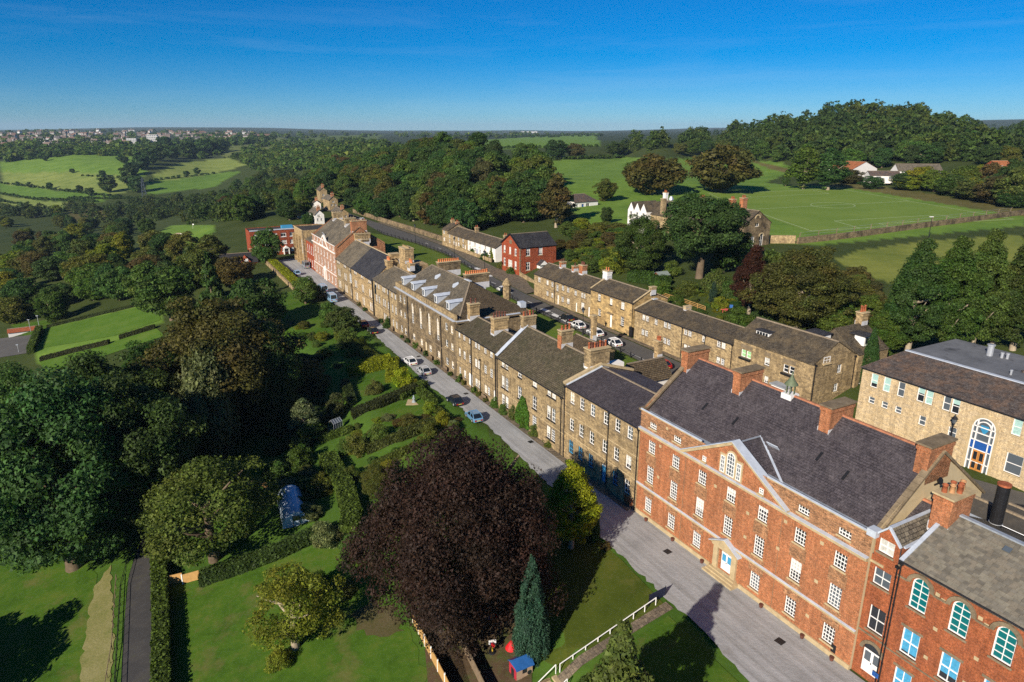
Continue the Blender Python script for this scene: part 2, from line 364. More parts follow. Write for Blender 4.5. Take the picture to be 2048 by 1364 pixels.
def panem(name, col, drop, keep=0.0):
    t = NT(name); tc = t.n('ShaderNodeTexCoord'); oi = t.n('ShaderNodeObjectInfo'); sp = t.n('ShaderNodeSeparateXYZ'); t.l(tc.outputs['Generated'], sp.inputs[0])
    k = t.math('GREATER_THAN', sp.outputs[2], t.math('SUBTRACT', t.math('MULTIPLY', oi.outputs['Random'], drop), keep)); nz = t.noise(5.0, 3, .6, tc.outputs['Object'])
    c = t.mix(1.0, col, t.ramp(nz, [(.3, (.72, .72, .72)), (.7, (1.1, 1.1, 1.1))]), 'MULTIPLY'); c = t.mix(k, (.02, .024, .03), c)
    q = t.bsdf(c, .3, .5); q.inputs['Coat Weight'].default_value = .6; q.inputs['Coat Roughness'].default_value = .04; return t.m
BLIND = panem('window_with_white_blind', (.60, .59, .54), 1.1, .15)
BLINDC = panem('window_with_cream_curtain', (.64, .54, .38), .8, .2)
SKYB = panem('window_with_painted_sky_blue', (.07, .36, .60), .4, .05)  # blue sky reflection painted into the pane colour, dark below
BLINDG = panem('window_with_pale_green_blind', (.40, .62, .58), .7, .05)
BLINDL = glassm('window_with_lime_blind', (.32, .60, .28), .3, .5)
TEAL = glassm('teal_stained_glass', (.006, .135, .15), .12, .6)
PINKP = plain('pink_poster', (.75, .05, .25), .7, .1, 3)
# ---------------------------------------------------------------- buildings
RN = random.Random(11)
_wc = {}
def frame_mesh(w, h, nx, nz, fr, bar, arch, mat, mid):
    key = (round(w, 2), round(h, 2), nx, nz, fr, bar, arch, mat.name, mid)
    if key in _wc: return _wc[key]
    m = MB(); d = .06
    hs = h - w / 2 if arch else h
    m.box(0, fr, 0, d, 0, hs); m.box(w - fr, w, 0, d, 0, hs); m.box(fr, w - fr, 0, d, 0, fr)
    if not arch: m.box(fr, w - fr, 0, d, h - fr, h)
    else:
        k = 10; c = w / 2
        for i in range(k):
            a0, a1 = math.pi * i / k, math.pi * (i + 1) / k
            q = lambda a, r: (c + r * math.cos(a), hs + r * math.sin(a))
            p = [q(a0, c), q(a1, c), q(a1, c - fr), q(a0, c - fr)]
            m.prism([(x, 0, z) for x, z in p][::-1], (0, d, 0))
    for i in range(1, nx):
        x = w * i / nx; top = hs + (math.sqrt(max(0, (w / 2) ** 2 - (x - w / 2) ** 2)) if arch else -fr)
        m.box(x - bar / 2, x + bar / 2, .012, d - .01, fr, top - (fr * .5 if arch else 0))
    for i in range(1, nz):
        z = h * i / nz; x0, x1 = fr, w - fr
        if arch and z > hs:
            e = math.sqrt(max(0, (w / 2) ** 2 - (z - hs) ** 2)); x0, x1 = w / 2 - e + fr * .5, w / 2 + e - fr * .5
            if x1 - x0 < .1: continue
        b = bar * 1.6 if (mid and i == nz // 2) else bar
        m.box(x0, x1, .004, d - .004, z - b / 2, z + b / 2)
    me = m.mesh('window_frame', mat)
    g = MB()
    if arch:
        k = 10; g.poly([(0, .045, 0), (w, .045, 0)] + [(w / 2 + w / 2 * math.cos(math.pi * i / k), .045, hs + w / 2 * math.sin(math.pi * i / k)) for i in range(k + 1)])
    else: g.poly([(0, .045, 0), (w, .045, 0), (w, .045, h), (0, .045, h)])
    _wc[key] = (me, g); return _wc[key]
_pc = {}; _sc = {}
def pane_mesh(g, key, mat):
    k = (key, mat.name)
    if k not in _pc: _pc[k] = g.mesh('pane', mat)
    return _pc[k]
class Bld:
    RZ = {'F': 0, 'R': math.pi / 2, 'K': math.pi, 'L': -math.pi / 2}
    def __init__(s, name, label, origin, rz, Wd, D, wall, cat='house', group=None, reveal=None):
        s.root = empty(name, origin, rz, label, cat, group); s.W = Wd; s.D = D; s.wm = MB(); s.mats = [wall, reveal or wall]; s.n = name
    def slot(s, m):
        if m not in s.mats: s.mats.append(m)
        return s.mats.index(m)
    def fp(s, f, u, n, v):
        if f == 'F': return (u, -n, v)
        if f == 'R': return (s.W + n, u, v)
        if f == 'K': return (s.W - u, s.D + n, v)
        return (-n, s.D - u, v)
    def wall(s, f, z0, z1, ops=(), u0=0.0, u1=None, gable=None, mat=None, dep=.2, n0=0.0):
        u1 = u1 if u1 is not None else (s.W if f in 'FK' else s.D)
        m = s.slot(mat) if mat else 0; rv = 1 if mat is None else m
        P = lambda u, v, n=0.0: s.fp(f, u, n + n0, v)
        us = sorted({u0, u1, *[o[0] for o in ops], *[o[0] + o[2] for o in ops]}); vs = sorted({z0, z1, *[o[1] for o in ops], *[o[1] + o[3] for o in ops]})
        us = [u for u in us if u0 <= u <= u1]; vs = [v for v in vs if z0 <= v <= z1]
        for a, b in zip(us, us[1:]):
            run = None
            for c, d in zip(vs, vs[1:]):
                hole = any(o[0] - 1e-6 <= a and b <= o[0] + o[2] + 1e-6 and o[1] - 1e-6 <= c and d <= o[1] + o[3] + 1e-6 for o in ops)
                if not hole:
                    if run is None: run = c
                elif run is not None:
                    s.wm.poly([P(a, run), P(b, run), P(b, c), P(a, c)], m); run = None
            if run is not None: s.wm.poly([P(a, run), P(b, run), P(b, vs[-1]), P(a, vs[-1])], m)
        for o in ops:
            u, v, w, h = o[:4]; arch = len(o) > 4 and o[4]
            hs = h - w / 2 if arch else h
            s.wm.poly([P(u, v), P(u, v + hs), P(u, v + hs, -dep), P(u, v, -dep)], rv); s.wm.poly([P(u + w, v), P(u + w, v, -dep), P(u + w, v + hs, -dep), P(u + w, v + hs)], rv)
            s.wm.poly([P(u, v), P(u, v, -dep), P(u + w, v, -dep), P(u + w, v)], rv)
            if not arch: s.wm.poly([P(u, v + h), P(u + w, v + h), P(u + w, v + h, -dep), P(u, v + h, -dep)], rv)
            else:
                k = 10; c = u + w / 2; q = lambda i, n=0.0: P(c + w / 2 * math.cos(math.pi * i / k), v + hs + w / 2 * math.sin(math.pi * i / k), n)
                for i in range(k): s.wm.poly([q(i), q(i + 1), q(i + 1, -dep), q(i, -dep)], rv)
                s.wm.poly([P(u + w, v + hs)] + [P(u + w, v + h)] + [q(i) for i in range(k // 2, -1, -1)][:-1], m)
                s.wm.poly([P(u, v + h), P(u, v + hs)] + [q(i) for i in range(k, k // 2 - 1, -1)][1:], m)
        if gable: s.wm.poly([P(u0, z1), P(u1, z1)] + [P(a, b) for a, b in gable], m)
    def win(s, f, u, v, w, h, nx=2, nz=4, pane=None, sill=TRIM, fr=.07, bar=.045, arch=False, mat=WHITE, mid=True, dep=.2, sur=None, name='window', n0=0.0):
        me, g = frame_mesh(w, h, nx, nz, fr, bar, arch, mat, mid)
        o = ob(name, me, s.root, s.fp(f, u, -dep + .08 + n0, v), s.RZ[f])
        if pane is None: pane = RN.choices([GLASS, GLASS2, BLIND, BLINDC], [6, 2, 2, 1])[0]
        ob('pane', pane_mesh(g, (round(w, 2), round(h, 2), arch), pane), o)
        if sill is not None:
            k = ('s', round(w, 2), sill.name)
            if k not in _sc:
                q = MB(); q.box(-.1, w + .1, -.2, .02, -.13, 0); _sc[k] = q.mesh('sill', sill)
            ob('sill', _sc[k], o)
        if sur is not None:
            k = ('r', round(w, 2), round(h, 2), sur.name)
            if k not in _sc:
                q = MB(); q.box(-.13, w + .13, -.155, -.10, h, h + .2); q.box(-.13, 0, -.155, -.10, 0, h); q.box(w, w + .13, -.155, -.10, 0, h); _sc[k] = q.mesh('surround', sur)
            ob('surround', _sc[k], o)
        return o
    def row(s, f, specs, ops):
        """specs: dicts for win(); adds the openings to ops"""
        for d in specs: ops.append((d['u'], d['v'], d['w'], d['h'], d.get('arch', False)))
    def door(s, f, u, v, w, h, mat, panel=None, dep=.2, double=False, fan=0.0, name='door', n0=0.0):
        m = MB(); hd = h - fan
        m.box(0, w, .03, .09, 0, hd)
        for k in range(2 if double else 1):
            ww = w / (2 if double else 1); x = k * ww
            for a, b in ((.08, .45), (.52, .92)): m.box(x + ww * .16, x + ww * .84, 0, .03, hd * a, hd * b, 1 if (panel and a > .3) else 0)
        o = ob(name, m.mesh('door', [mat, panel or mat]), s.root, s.fp(f, u, -dep + .06 + n0, v), s.RZ[f])
        hb = MB(); hb.box(w * .5 - .03 if double else w * .85, w * .5 + .03 if double else w * .92, -.05, 0, hd * .45, hd * .5); ob('handle', hb.mesh('handle', BLACK), o)
        if fan > 0:
            q = MB(); q.poly([(0, .06, hd + .05), (w, .06, hd + .05), (w, .06, h), (0, .06, h)]); q.box(0, w, 0, .08, hd, hd + .05, 1); q.box(w / 2 - .025, w / 2 + .025, .02, .055, hd + .05, h, 1)
            ob('fanlight', q.mesh('fanlight', [GLASS2, WHITE]), o)
        return o
    def part(s, mb, name, mats, parent=None): return mb.build(name, mats, parent or s.root)
    def boxp(s, name, mat, *b, parent=None):
        m = MB(); m.box(*b); return s.part(m, name, mat, parent)
    def band(s, f, z, h, d, mat, u0=0.0, u1=None, name='band', top=None):
        u1 = u1 if u1 is not None else (s.W if f in 'FK' else s.D)
        m = MB()
        pts = [s.fp(f, u0, .0, z), s.fp(f, u0, d, z + h * .3), s.fp(f, u0, d, z + h), s.fp(f, u0, 0, z + h)]
        off = Vector(s.fp(f, u1, 0, z)) - Vector(s.fp(f, u0, 0, z)); m.prism(pts, off)
        o = s.part(m, name, mat)
        if top is not None:
            m = MB(); pts = [s.fp(f, u0, -.0, z + h + .003), s.fp(f, u0, d + .03, z + h + .003), s.fp(f, u0, d + .03, z + h + .04), s.fp(f, u0, .0, z + h + .09)]
            m.prism(pts, off); s.part(m, 'lead_capping', top, o)
        return o
    def pipe(s, f, u, z0, z1, r=.06, n=.10, mat=BLACK):
        m = MB(); m.tube(s.fp(f, u, n, z0), s.fp(f, u, n, z1), r, n=6)
        m.box(*sorted((s.fp(f, u - .14, n - .1, 0)[0], s.fp(f, u + .14, n + .1, 0)[0])), *sorted((s.fp(f, u - .14, n - .1, 0)[1], s.fp(f, u + .14, n + .1, 0)[1])), z1 - .2, z1)
        k = z0 + .8
        while k < z1 - .5:
            m.tube(s.fp(f, u, n, k), s.fp(f, u, n, k + .08), r * 1.4, n=6); k += 1.7
        return s.part(m, 'downpipe', mat)
    def gutter(s, f, z, n=.22, mat=BLACK, u0=0.0, u1=None):
        u1 = u1 if u1 is not None else (s.W if f in 'FK' else s.D)
        m = MB(); m.tube(s.fp(f, u0, n, z), s.fp(f, u1, n, z), .07, n=6); return s.part(m, 'gutter', mat)
    def chimney(s, x0, x1, y0, y1, z0, z1, mat, pots=0, pot=POT, cap=TRIM, ph=.55, pr=.15, along=None, flash=True):
        m = MB(); m.box(x0, x1, y0, y1, z0, z1 - .5); m.box(x0 - .06, x1 + .06, y0 - .06, y1 + .06, z1 - .5, z1 - .2)
        m.box(x0 - .0, x1 + .0, y0 - .0, y1 + .0, z1 - .2, z1 - .08)
        c = s.part(m, 'chimney', mat)
        q = MB(); q.box(x0 - .13, x1 + .13, y0 - .13, y1 + .13, z1 - .08, z1 + .06); s.part(q, 'cap', cap, c)
        if flash:
            q = MB(); q.box(x0 - .05, x1 + .05, y0 - .05, y0 - .012, z0 - .1, z0 + .5); q.box(x0 - .05, x0 - .012, y0 - .05, y1, z0, z0 + 1.1); q.box(x1 + .012, x1 + .05, y0 - .05, y1, z0, z0 + 1.1)
            s.part(q, 'flashing', FLASH, c)
        along = along or ('y' if y1 - y0 > x1 - x0 else 'x')
        for k in range(pots):
            f = (k + .5) / pots
            px, py = (x0 + (x1 - x0) * f, (y0 + y1) / 2) if along == 'x' else ((x0 + x1) / 2, y0 + (y1 - y0) * f)
            hh = ph * (.85 + .3 * RN.random()); key = ('pot', round(pr, 2), pot[k % len(pot)].name if isinstance(pot, list) else pot.name)
            if key not in _sc:
                q = MB(); q.smooth = True
                q.lathe([(1.0 * pr, 0), (.86 * pr, .55), (.84 * pr, .8), (1.02 * pr, .82), (1.02 * pr, .95), (.9 * pr, 1.0), (.7 * pr, 1.0), (.66 * pr, .8)], 9); _sc[key] = q.mesh('pot', pot[k % len(pot)] if isinstance(pot, list) else pot)
            o = ob('pot', _sc[key], c, (px, py, z1 + .05)); o.scale = (1, 1, hh)
        return c
    def slope(s, m, A, B, C, D, course, mi=0, lift=.04):
        """stepped courses between eave A-B and ridge D-C"""
        A, B, C, D = map(Vector, (A, B, C, D)); n = (B - A).cross(D - A).normalized()
        if n.z < 0: n = -n
        k = max(1, int(round(((D - A).length + (C - B).length) / 2 / course)))
        for i in range(k):
            a, b = A.lerp(D, i / k), B.lerp(C, i / k); c, d = B.lerp(C, (i + 1) / k), A.lerp(D, (i + 1) / k)
            m.poly([a + n * lift, b + n * lift, c + n * .004, d + n * .004], mi)
            m.poly([a - n * .05, b - n * .05, b + n * lift, a + n * lift], mi)
        return n
    def gable_roof(s, x0, x1, yf, zf, yb, zb, yr, zr, mat, over=.22, course=.3, ridge=RIDGE_S, name='roof', xr0=None, xr1=None, verge=None):
        df = (Vector((0, yr - yf, zr - zf))).normalized(); db = (Vector((0, yr - yb, zr - zb))).normalized()
        f0 = Vector((0, yf, zf)) - df * over; b0 = Vector((0, yb, zb)) - db * over
        xr0 = x0 if xr0 is None else xr0; xr1 = x1 if xr1 is None else xr1
        A, B = Vector((x0, f0.y, f0.z)), Vector((x1, f0.y, f0.z)); C, D = Vector((xr1, yr, zr)), Vector((xr0, yr, zr)); E, Fv = Vector((x1, b0.y, b0.z)), Vector((x0, b0.y, b0.z))
        m = MB(); s.slope(m, A, B, C, D, course); s.slope(m, E, Fv, D, C, course)
        th = Vector((0, 0, -.14))
        for p in ([A, B, B + th, A + th], [E, Fv, Fv + th, E + th], [A, A + th, D + th, D], [B, C, C + th, B + th], [D, D + th, Fv + th, Fv], [C, E, E + th, C + th], [A + th, B + th, C + th, D + th], [E + th, Fv + th, D + th, C + th]): m.poly(p)
        r = s.part(m, name, mat)
        if ridge is not None:
            q = MB(); L_ = xr1 - xr0; k = max(1, int(L_ / .6))
            for i in range(k):
                a, b = xr0 + L_ * i / k + .01, xr0 + L_ * (i + 1) / k - .01
                q.prism([(a, yr - .17, zr - .06), (a, yr - .1, zr + .07), (a, yr + .1, zr + .07), (a, yr + .17, zr - .06)], (b - a, 0, 0))
            s.part(q, 'ridge_tiles', ridge, r)
        return r
    def coping(s, x, pts, mat, w=.42, h=.16, n=9, hang=0.0):
        """separate stones up a gable: pts = [(y,z)...]"""
        for a, b in zip(pts, pts[1:]):
            a, b = Vector((x, *a)), Vector((x, *b)); k = max(1, int((b - a).length / .62))
            for i in range(k):
                q = MB(); q.beam(a.lerp(b, (i + .02) / k), a.lerp(b, (i + .98) / k), w, h); s.part(q, 'coping_stone', mat)
    def finish(s, name='wall'):
        s.part(s.wm, name, s.mats); s.wm = MB(); return s
def lean(o): return o
# ---------------------------------------------------------------- the long terrace, near end to far end
GT = 'buildings of the long terrace along the gravel lane'
def terr(name, label, s1, s0, t, D, wall, z=0.0, cat='building', reveal=None):
    return Bld(name, label, L(s1, t, z), ROT, s1 - s0, D, wall, cat, GT, reveal)
def colwin(b, f, xs, v, w, h, ops, **k):
    for x in xs:
        ops.append((x, v, w, h, k.get('arch', False))); kk = dict(k)
        p = kk.get('pane')
        if isinstance(p, list): kk['pane'] = RN.choice(p)
        b.win(f, x, v, w, h, **kk)
MIXD = [GLASS, GLASS, GLASS, GLASS2, BLIND]
MIXW = [BLIND, BLIND, GLASS, GLASS2, BLINDC]
# --- C: the red brick school with pediment
b = C_ = terr('school_building', 'large red brick school with central pediment, white sash windows and purple slate roof', 51.6, 25.3, 0, 14, BRICK)
X = [1.4, 5.05, 8.75, 12.4, 16.05, 19.9, 23.6]; ops = []
colwin(b, 'F', X[:3] + X[4:], .9, 1.1, 1.65, ops, nx=4, nz=5, pane=[GLASS, GLASS2, GLASS], sill=TRIM, bar=.05, fr=.08)
colwin(b, 'F', X, 4.3, 1.1, 1.95, ops, nx=4, nz=6, pane=[GLASS, GLASS, GLASS2, BLIND], sill=TRIM, bar=.05, fr=.08)
colwin(b, 'F', X, 7.75, 1.1, 1.4, ops, nx=4, nz=4, pane=[GLASS, GLASS, GLASS2, BLIND], sill=TRIM, bar=.05, fr=.08)
colwin(b, 'F', [X[0], X[1], X[5], X[6]], 10.55, 1.1, .65, ops, nx=4, nz=2, pane=[GLASS], sill=TRIM, bar=.05, fr=.08)
ops.append((12.5, .5, 1.3, 2.1))
b.wall('F', 0, 10.02, [o for o in ops if o[1] < 10]); b.wall('F', 10.02, 12.0, [o for o in ops if o[1] > 10], mat=BRICK_B)
for x in X:
    for z, h in ((2.62, 1.55), (6.35, 1.28)):
        if abs(x - 12.4) < .1 and z < 3: continue
        m = MB(); m.box(x - .25, x + 1.35, -.012, .05, z, z + h); o = b.part(m, 'brick_panel', BRICK_B)
b.door('F', 12.5, .5, 1.3, 2.1, WHITE, BLUE, double=True, fan=.3)
b.wall('R', 0, 11.9, gable=[(7, 16.75)], mat=RENDER); b.wall('L', 0, 11.9, gable=[(7, 16.75)]); b.wall('K', 0, 11.9)
b.band('F', 3.3, .28, .14, TRIM, name='string_course', top=LEADP); b.band('F', 9.72, .34, .3, TRIM, name='cornice', top=LEADP)
b.band('F', 11.95, .16, .12, TRIM, name='parapet_coping', top=LEADP, u0=0, u1=8.9); b.band('F', 11.95, .16, .12, TRIM, name='parapet_coping', top=LEADP, u0=16.7)
b.boxp('plinth', TRIM, 0, 11.3, -.12, 0, -.1, .42); b.boxp('plinth', TRIM, 15, 26.3, -.12, 0, -.1, .42)
b.boxp('parapet_gutter', LEAD, .3, 26, .35, 1.0, 11.72, 11.78)
r = b.gable_roof(-.15, 26.15, .9, 11.72, 13.6, 11.6, 7, 16.7, SLATE_P, over=.1, course=.27, ridge=RIDGE)
b.coping(26.2, [(-.1, 11.95), (.7, 12.0), (7, 17.0), (14.2, 11.6)], TRIM_D, .55, .2); b.coping(-.1, [(-.1, 12.0), (.7, 12.05), (7, 17.0), (14.2, 11.6)], TRIM_D, .5, .2)
b.boxp('kneeler', LEADP, 25.9, 26.6, -.2, .55, 11.9, 12.45)
# pediment
m = MB(); m.prism([(6.8, -.1, 10.1), (18.75, -.1, 10.1), (12.8, -.1, 13.45)], (0, .5, 0)); ped = b.part(m, 'pediment', BRICK)
for a, c in (((6.35, 10.15), (12.8, 13.72)), ((19.2, 10.15), (12.8, 13.72))):
    m = MB(); m.beam((a[0], -.05, a[1] - .12), (c[0], -.05, c[1] - .12), .52, .3); b.part(m, 'raking_cornice', TRIM, ped)
    m = MB(); m.beam((a[0], .05, a[1] + .08), (c[0], .05, c[1] + .08), .95, .07); b.part(m, 'lead_capping', LEADP, ped)
m = MB(); m.poly([(7.2, .35, 10.4), (12.8, .35, 13.5), (12.8, 3.3, 13.5), (7.2, .5, 10.4)]); m.poly([(18.4, .35, 10.4), (18.4, .5, 10.4), (12.8, 3.3, 13.5), (12.8, .35, 13.5)]); b.part(m, 'pediment_roof', SLATE_P, ped)
m = MB(); m.beam((12.8, .4, 13.53), (12.8, 3.2, 13.53), .16, .06); b.part(m, 'lead_ridge', LEAD, ped); m = MB(); m.beam((12.8, 3.2, 13.58), (17.6, .7, 11.75), .2, .05); b.part(m, 'lead_valley', LEADP, ped)
m = MB(); m.box(11.4, 14.1, -.16, -.1, 10.22, 12.15); m.lathe([(0, 0), (.62, 0)], 16, (0, 0, 0)) if 0 else None
k = 10; m.prism([(12.75 + .62 * math.cos(math.pi * i / k), -.16, 12.15 + .62 * math.sin(math.pi * i / k)) for i in range(k + 1)], (0, .06, 0)); b.part(m, 'venetian_surround', TRIM, ped)
b.win('F', 11.55, 10.35, .5, 1.6, 2, 4, GLASS2, None, .07, .05, dep=-.14); b.win('F', 12.3, 10.35, .9, 2.25, 3, 6, GLASS2, None, .07, .05, arch=True, dep=-.14); b.win('F', 13.45, 10.35, .5, 1.6, 2, 4, GLASS2, None, .07, .05, dep=-.14)
for x in (9.3, 16.1): b.win('F', x, 10.35, .45, .5, 2, 2, GLASS2, TRIM, .06, .05, dep=-.1)
# doorcase, steps, little stones and the painted ribbon on the wall
m = MB(); m.box(11.75, 12.3, -.22, 0, .35, 2.8); m.box(14.0, 14.55, -.22, 0, .35, 2.8); m.box(11.6, 14.7, -.3, 0, 2.8, 3.05); m.prism([(11.45, -.42, 3.05), (14.85, -.42, 3.05), (13.15, -.42, 3.95)], (0, .42, 0)); dc = b.part(m, 'doorcase', TRIM)
for a in ((11.3, 3.1), (15.0, 3.1)):
    m = MB(); m.beam((a[0], -.22, a[1]), (13.15, -.22, 4.05), .56, .07); b.part(m, 'lead_capping', LEADP, dc)
for i in range(3): b.boxp('step', TRIM, 11.6 - .15 * i, 14.7 + .15 * i, -.45 - .28 * i, 0 - .0, 0 - .02 * i, .48 - .15 * i)
for x, z in ((3.1, 9.0), (3.1, 5.5), (10.9, 8.3), (14.9, 7.6), (14.9, 5.2), (18.8, 8.9), (18.4, 6.1), (22.3, 8.9), (22.3, 5.4), (10.9, 11.4), (15.2, 11.6), (3.9, 11.3), (22.0, 1.9)): b.boxp('pattress_stone', TRIM, x, x + .32, -.025, .02, z, z + .3)
for i, x in enumerate((2.2, 6.4, 10.6, 17.9, 22.2, 25.0)):
    m = MB(); m.lathe([(.14, 0), (.2, .32), (.17, .32)], 9, (x, -.35, .02)); p = m.build('plant_pot', POT_D, None, b.root.location, ROT); 
    tag(p, ['small plant pot under the first window of the brick school', 'small plant pot between the second and third windows of the brick school', 'small plant pot left of the school doorcase', 'small plant pot right of the school steps', 'small plant pot below the sixth window of the brick school', 'small plant pot at the right end of the school plinth'][i], 'plant pot')
b.boxp('vent_plate', BLACK, 24.6, 25.0, -.06, .0, .5, 1.2)
for x in (7.0, 18.6): b.boxp('wall_joint', TRIM_D, x, x + .04, -.012, .01, .45, 9.7)
# chimneys on the ridge, lantern, skylights
for x, w_ in ((-.35, .95), (7.0, .95), (16.9, 1.0), (25.3, 1.0)): b.chimney(x, x + w_, 5.3, 8.3, 14.6, 17.7, BRICK, cap=TRIM_D, flash=x < 25)
cu = empty('roof_lantern', (12.35, 7, 16.55), 0, parent=b.root)
m = MB(); m.box(-.55, .55, -.55, .55, -.25, .25); ob('lantern_base', m.mesh('lantern_base', WHITE), cu)
m = MB()
for i in range(6): q = math.pi * i / 3; m.tube((.38 * math.cos(q), .38 * math.sin(q), .2), (.38 * math.cos(q), .38 * math.sin(q), 1.1), .05, n=6)
ob('lantern_columns', m.mesh('lantern_columns', plain('verdigris_copper', (.12, .15, .085), .6, .3, 4)), cu)
m = MB(); m.smooth = True; m.lathe([(.62, 1.1), (.55, 1.25), (.33, 1.5), (.2, 1.75), (.08, 2.0), (.03, 2.35), (.0, 2.4)], 10); ob('lantern_dome', m.mesh('lantern_dome', bpy.data.materials['verdigris_copper']), cu)
b.part((lambda m: (m.beam((14.1, 2.75, 13.32), (15.3, 2.75, 13.32), .06, .95, 0, (0, -.64, .77)), m)[1])(MB()), 'skylight', LEADP)
for x, y in ((5.6, 3.3), (9.6, 3.3), (18.6, 3.6), (21.4, 3.2)):
    m = MB(); z = 11.72 + (y - .9) * .816; m.beam((x, y - .35, z - .24), (x, y + .35, z + .34), .22, .1); b.part(m, 'roof_vent', BLACK)
# blind arch and floodlight on the rendered gable
m = MB(); k = 12; m.prism([(26.32, 6.6 + 2.1 * math.cos(math.pi * i / k), 11.3 + 2.1 * math.sin(math.pi * i / k)) for i in range(k + 1)], (.05, 0, 0)); b.part(m, 'blind_arch', RENDER)
m = MB(); m.tube((26.35, 6.9, 14.6), (26.6, 6.9, 14.7), .1, .3, 8); m.beam((26.35, 6.6, 14.3), (26.5, 7.2, 14.5), .1, .1); b.part(m, 'floodlight', BLACK)
m = MB(); m.tube((26.4, 5.9, 12.1), (26.75, 5.8, 12.25), .12, .38, 12); b.part(m, 'satellite_dish', STEEL)
b.finish()
# --- B: narrow link bay
b = terr('link_bay', 'narrow red brick link bay with gabled dormer and white double doors beside the school', 25.28, 23.08, .25, 10, BRICK_A)
ops = []
colwin(b, 'F', [.35], 8.15, 1.3, 1.4, ops, nx=2, nz=2, pane=GLASS2, sill=TRIM_D); colwin(b, 'F', [.55], 4.3, 1.25, 2.1, ops, nx=2, nz=2, pane=GLASS, sill=TRIM_D)
colwin(b, 'F', [.35], 10.85, 1.15, 1.1, ops, nx=2, nz=2, pane=BLIND, sill=TRIM_D)
ops.append((.6, .5, 1.4, 2.75, True)); b.door('F', .6, .5, 1.4, 2.0, WHITE, GLASS2, double=True)
m = MB(); k = 10; m.prism([(1.3 + .95 * math.cos(math.pi * i / k), -.12, 2.55 + .95 * math.sin(math.pi * i / k)) for i in range(k + 1)] + [(1.3 + .7 * math.cos(math.pi * i / k), -.12, 2.55 + .7 * math.sin(math.pi * i / k)) for i in range(k, -1, -1)], (0, .12, 0)); b.part(m, 'door_arch', TRIM_D)
m = MB(); k = 10; m.poly([(1.3 + .7 * math.cos(math.pi * i / k), .1, 2.55 + .7 * math.sin(math.pi * i / k)) for i in range(k + 1)]); b.part(m, 'fanlight', GLASS)
b.wall('F', 0, 10.4, [o for o in ops if o[1] < 10]); b.wall('K', 0, 10.4); b.wall('L', 0, 10.4); b.wall('R', 0, 10.4); b.finish(); b.wall('F', 10.4, 12.1, [o for o in ops if o[1] > 10], u0=.1, u1=1.9, gable=[(1.0, 13.0)], n0=-.02)
b.gable_roof(0.02, 2.2, .1, 10.4, 10, 10.4, 5.3, 13.4, SLATE_P, over=.05, course=.27, ridge=RIDGE)
for a, c in (((.0, 12.0), (1.0, 13.1)), ((2.0, 12.0), (1.0, 13.1))):
    m = MB(); m.poly([(a[0], -.1, a[1]), (c[0], -.1, c[1]), (c[0], 4.6, c[1]), (a[0], 2.9, a[1])]); m.poly([(a[0], -.1, a[1] - .1), (c[0], -.1, c[1] - .1), (c[0], -.1, c[1]), (a[0], -.1, a[1])]); b.part(m, 'dormer_roof', SLATE_G)
    m = MB(); m.beam((a[0], -.12, a[1] + .04), (c[0], -.12, c[1] + .04), .2, .12); b.part(m, 'lead_capping', LEADP)
m = MB(); m.beam((1.0, -.1, 13.14), (1.0, 4.7, 13.14), .24, .08); m.beam((.0, .2, 12.0), (.0, 2.8, 12.05), .3, .1); m.beam((2.0, .2, 12.0), (2.0, 2.8, 12.05), .3, .1); b.part(m, 'lead_flashing', LEADP)
b.wall('R', 10.4, 12.0, u0=.02, u1=2.9, n0=-.2); b.wall('L', 10.4, 12.0, u0=7.1, u1=9.98, n0=-.12)
b.band('F', 9.7, .25, .1, TRIM, u0=0, u1=1.0); b.band('F', 3.75, .2, .07, TRIM_D)
b.coping(2.25, [(-.1, 10.6), (5.0, 13.75)], TRIM_D, .5, .18)
b.pipe('F', 2.0, .3, 10.6); b.finish('dormer_wall')
m = MB(); m.box(-.45, .45, -.02, .02, 0, .4); o = m.build('door_sign', BLUED, None, L(23.15, .1, .9), ROT); tag(o, 'small blue sign on the wall right of the white double doors', 'sign')
# --- A: red brick building with round-headed windows
b = terr('arched_window_building', 'red brick building with round-headed teal windows and stone slate roof at the near end', 23.05, 8.0, 0, 10.5, BRICK_A)
ops = []; XA = [1.0, 3.7, 6.4, 9.1, 11.8]
for x in XA:
    ops.append((x, 8.2, 1.2, 2.5, True)); b.win('F', x, 8.2, 1.2, 2.5, 2, 5, TEAL, TRIM_D, .09, .05, arch=True, mid=False)
    k = 10; m = MB(); c = x + .6; zc = 8.2 + 1.9
    m.prism([(c + .95 * math.cos(math.pi * i / k), -.14, zc + .95 * math.sin(math.pi * i / k)) for i in range(k + 1)] + [(c + .68 * math.cos(math.pi * i / k), -.14, zc + .68 * math.sin(math.pi * i / k)) for i in range(k, -1, -1)], (0, .14, 0)); b.part(m, 'hood_mould', TRIM_D)
for x0, x1 in [(0, XA[0] - .3)] + [(XA[i] + 1.5, XA[i + 1] - .3) for i in range(4)]: b.band('F', 9.95, .18, .1, TRIM_D, x0, x1)
colwin(b, 'F', XA, 4.35, 1.25, 2.1, ops, nx=2, nz=2, pane=SKYB, sill=TRIM_D, fr=.09, bar=.06); colwin(b, 'F', XA, 1.0, 1.25, 2.05, ops, nx=2, nz=2, pane=[SKYB, SKYB, GLASS2], sill=TRIM_D, fr=.09, bar=.06)
for x in XA:
    for z in (6.5, 3.1): b.boxp('lintel', TRIM_D, x - .15, x + 1.4, -.03, .03, z, z + .2)
b.wall('F', 0, 11.35, ops); b.wall('K', 0, 11.35); b.wall('L', 8, 11.35, gable=[(5.5, 13.7)]); b.wall('R', 0, 11.35, gable=[(5, 13.7)])
b.band('F', 3.9, .16, .06, TRIM_D); b.gutter('F', 11.3, .2); b.pipe('F', .12, .0, 11.2)
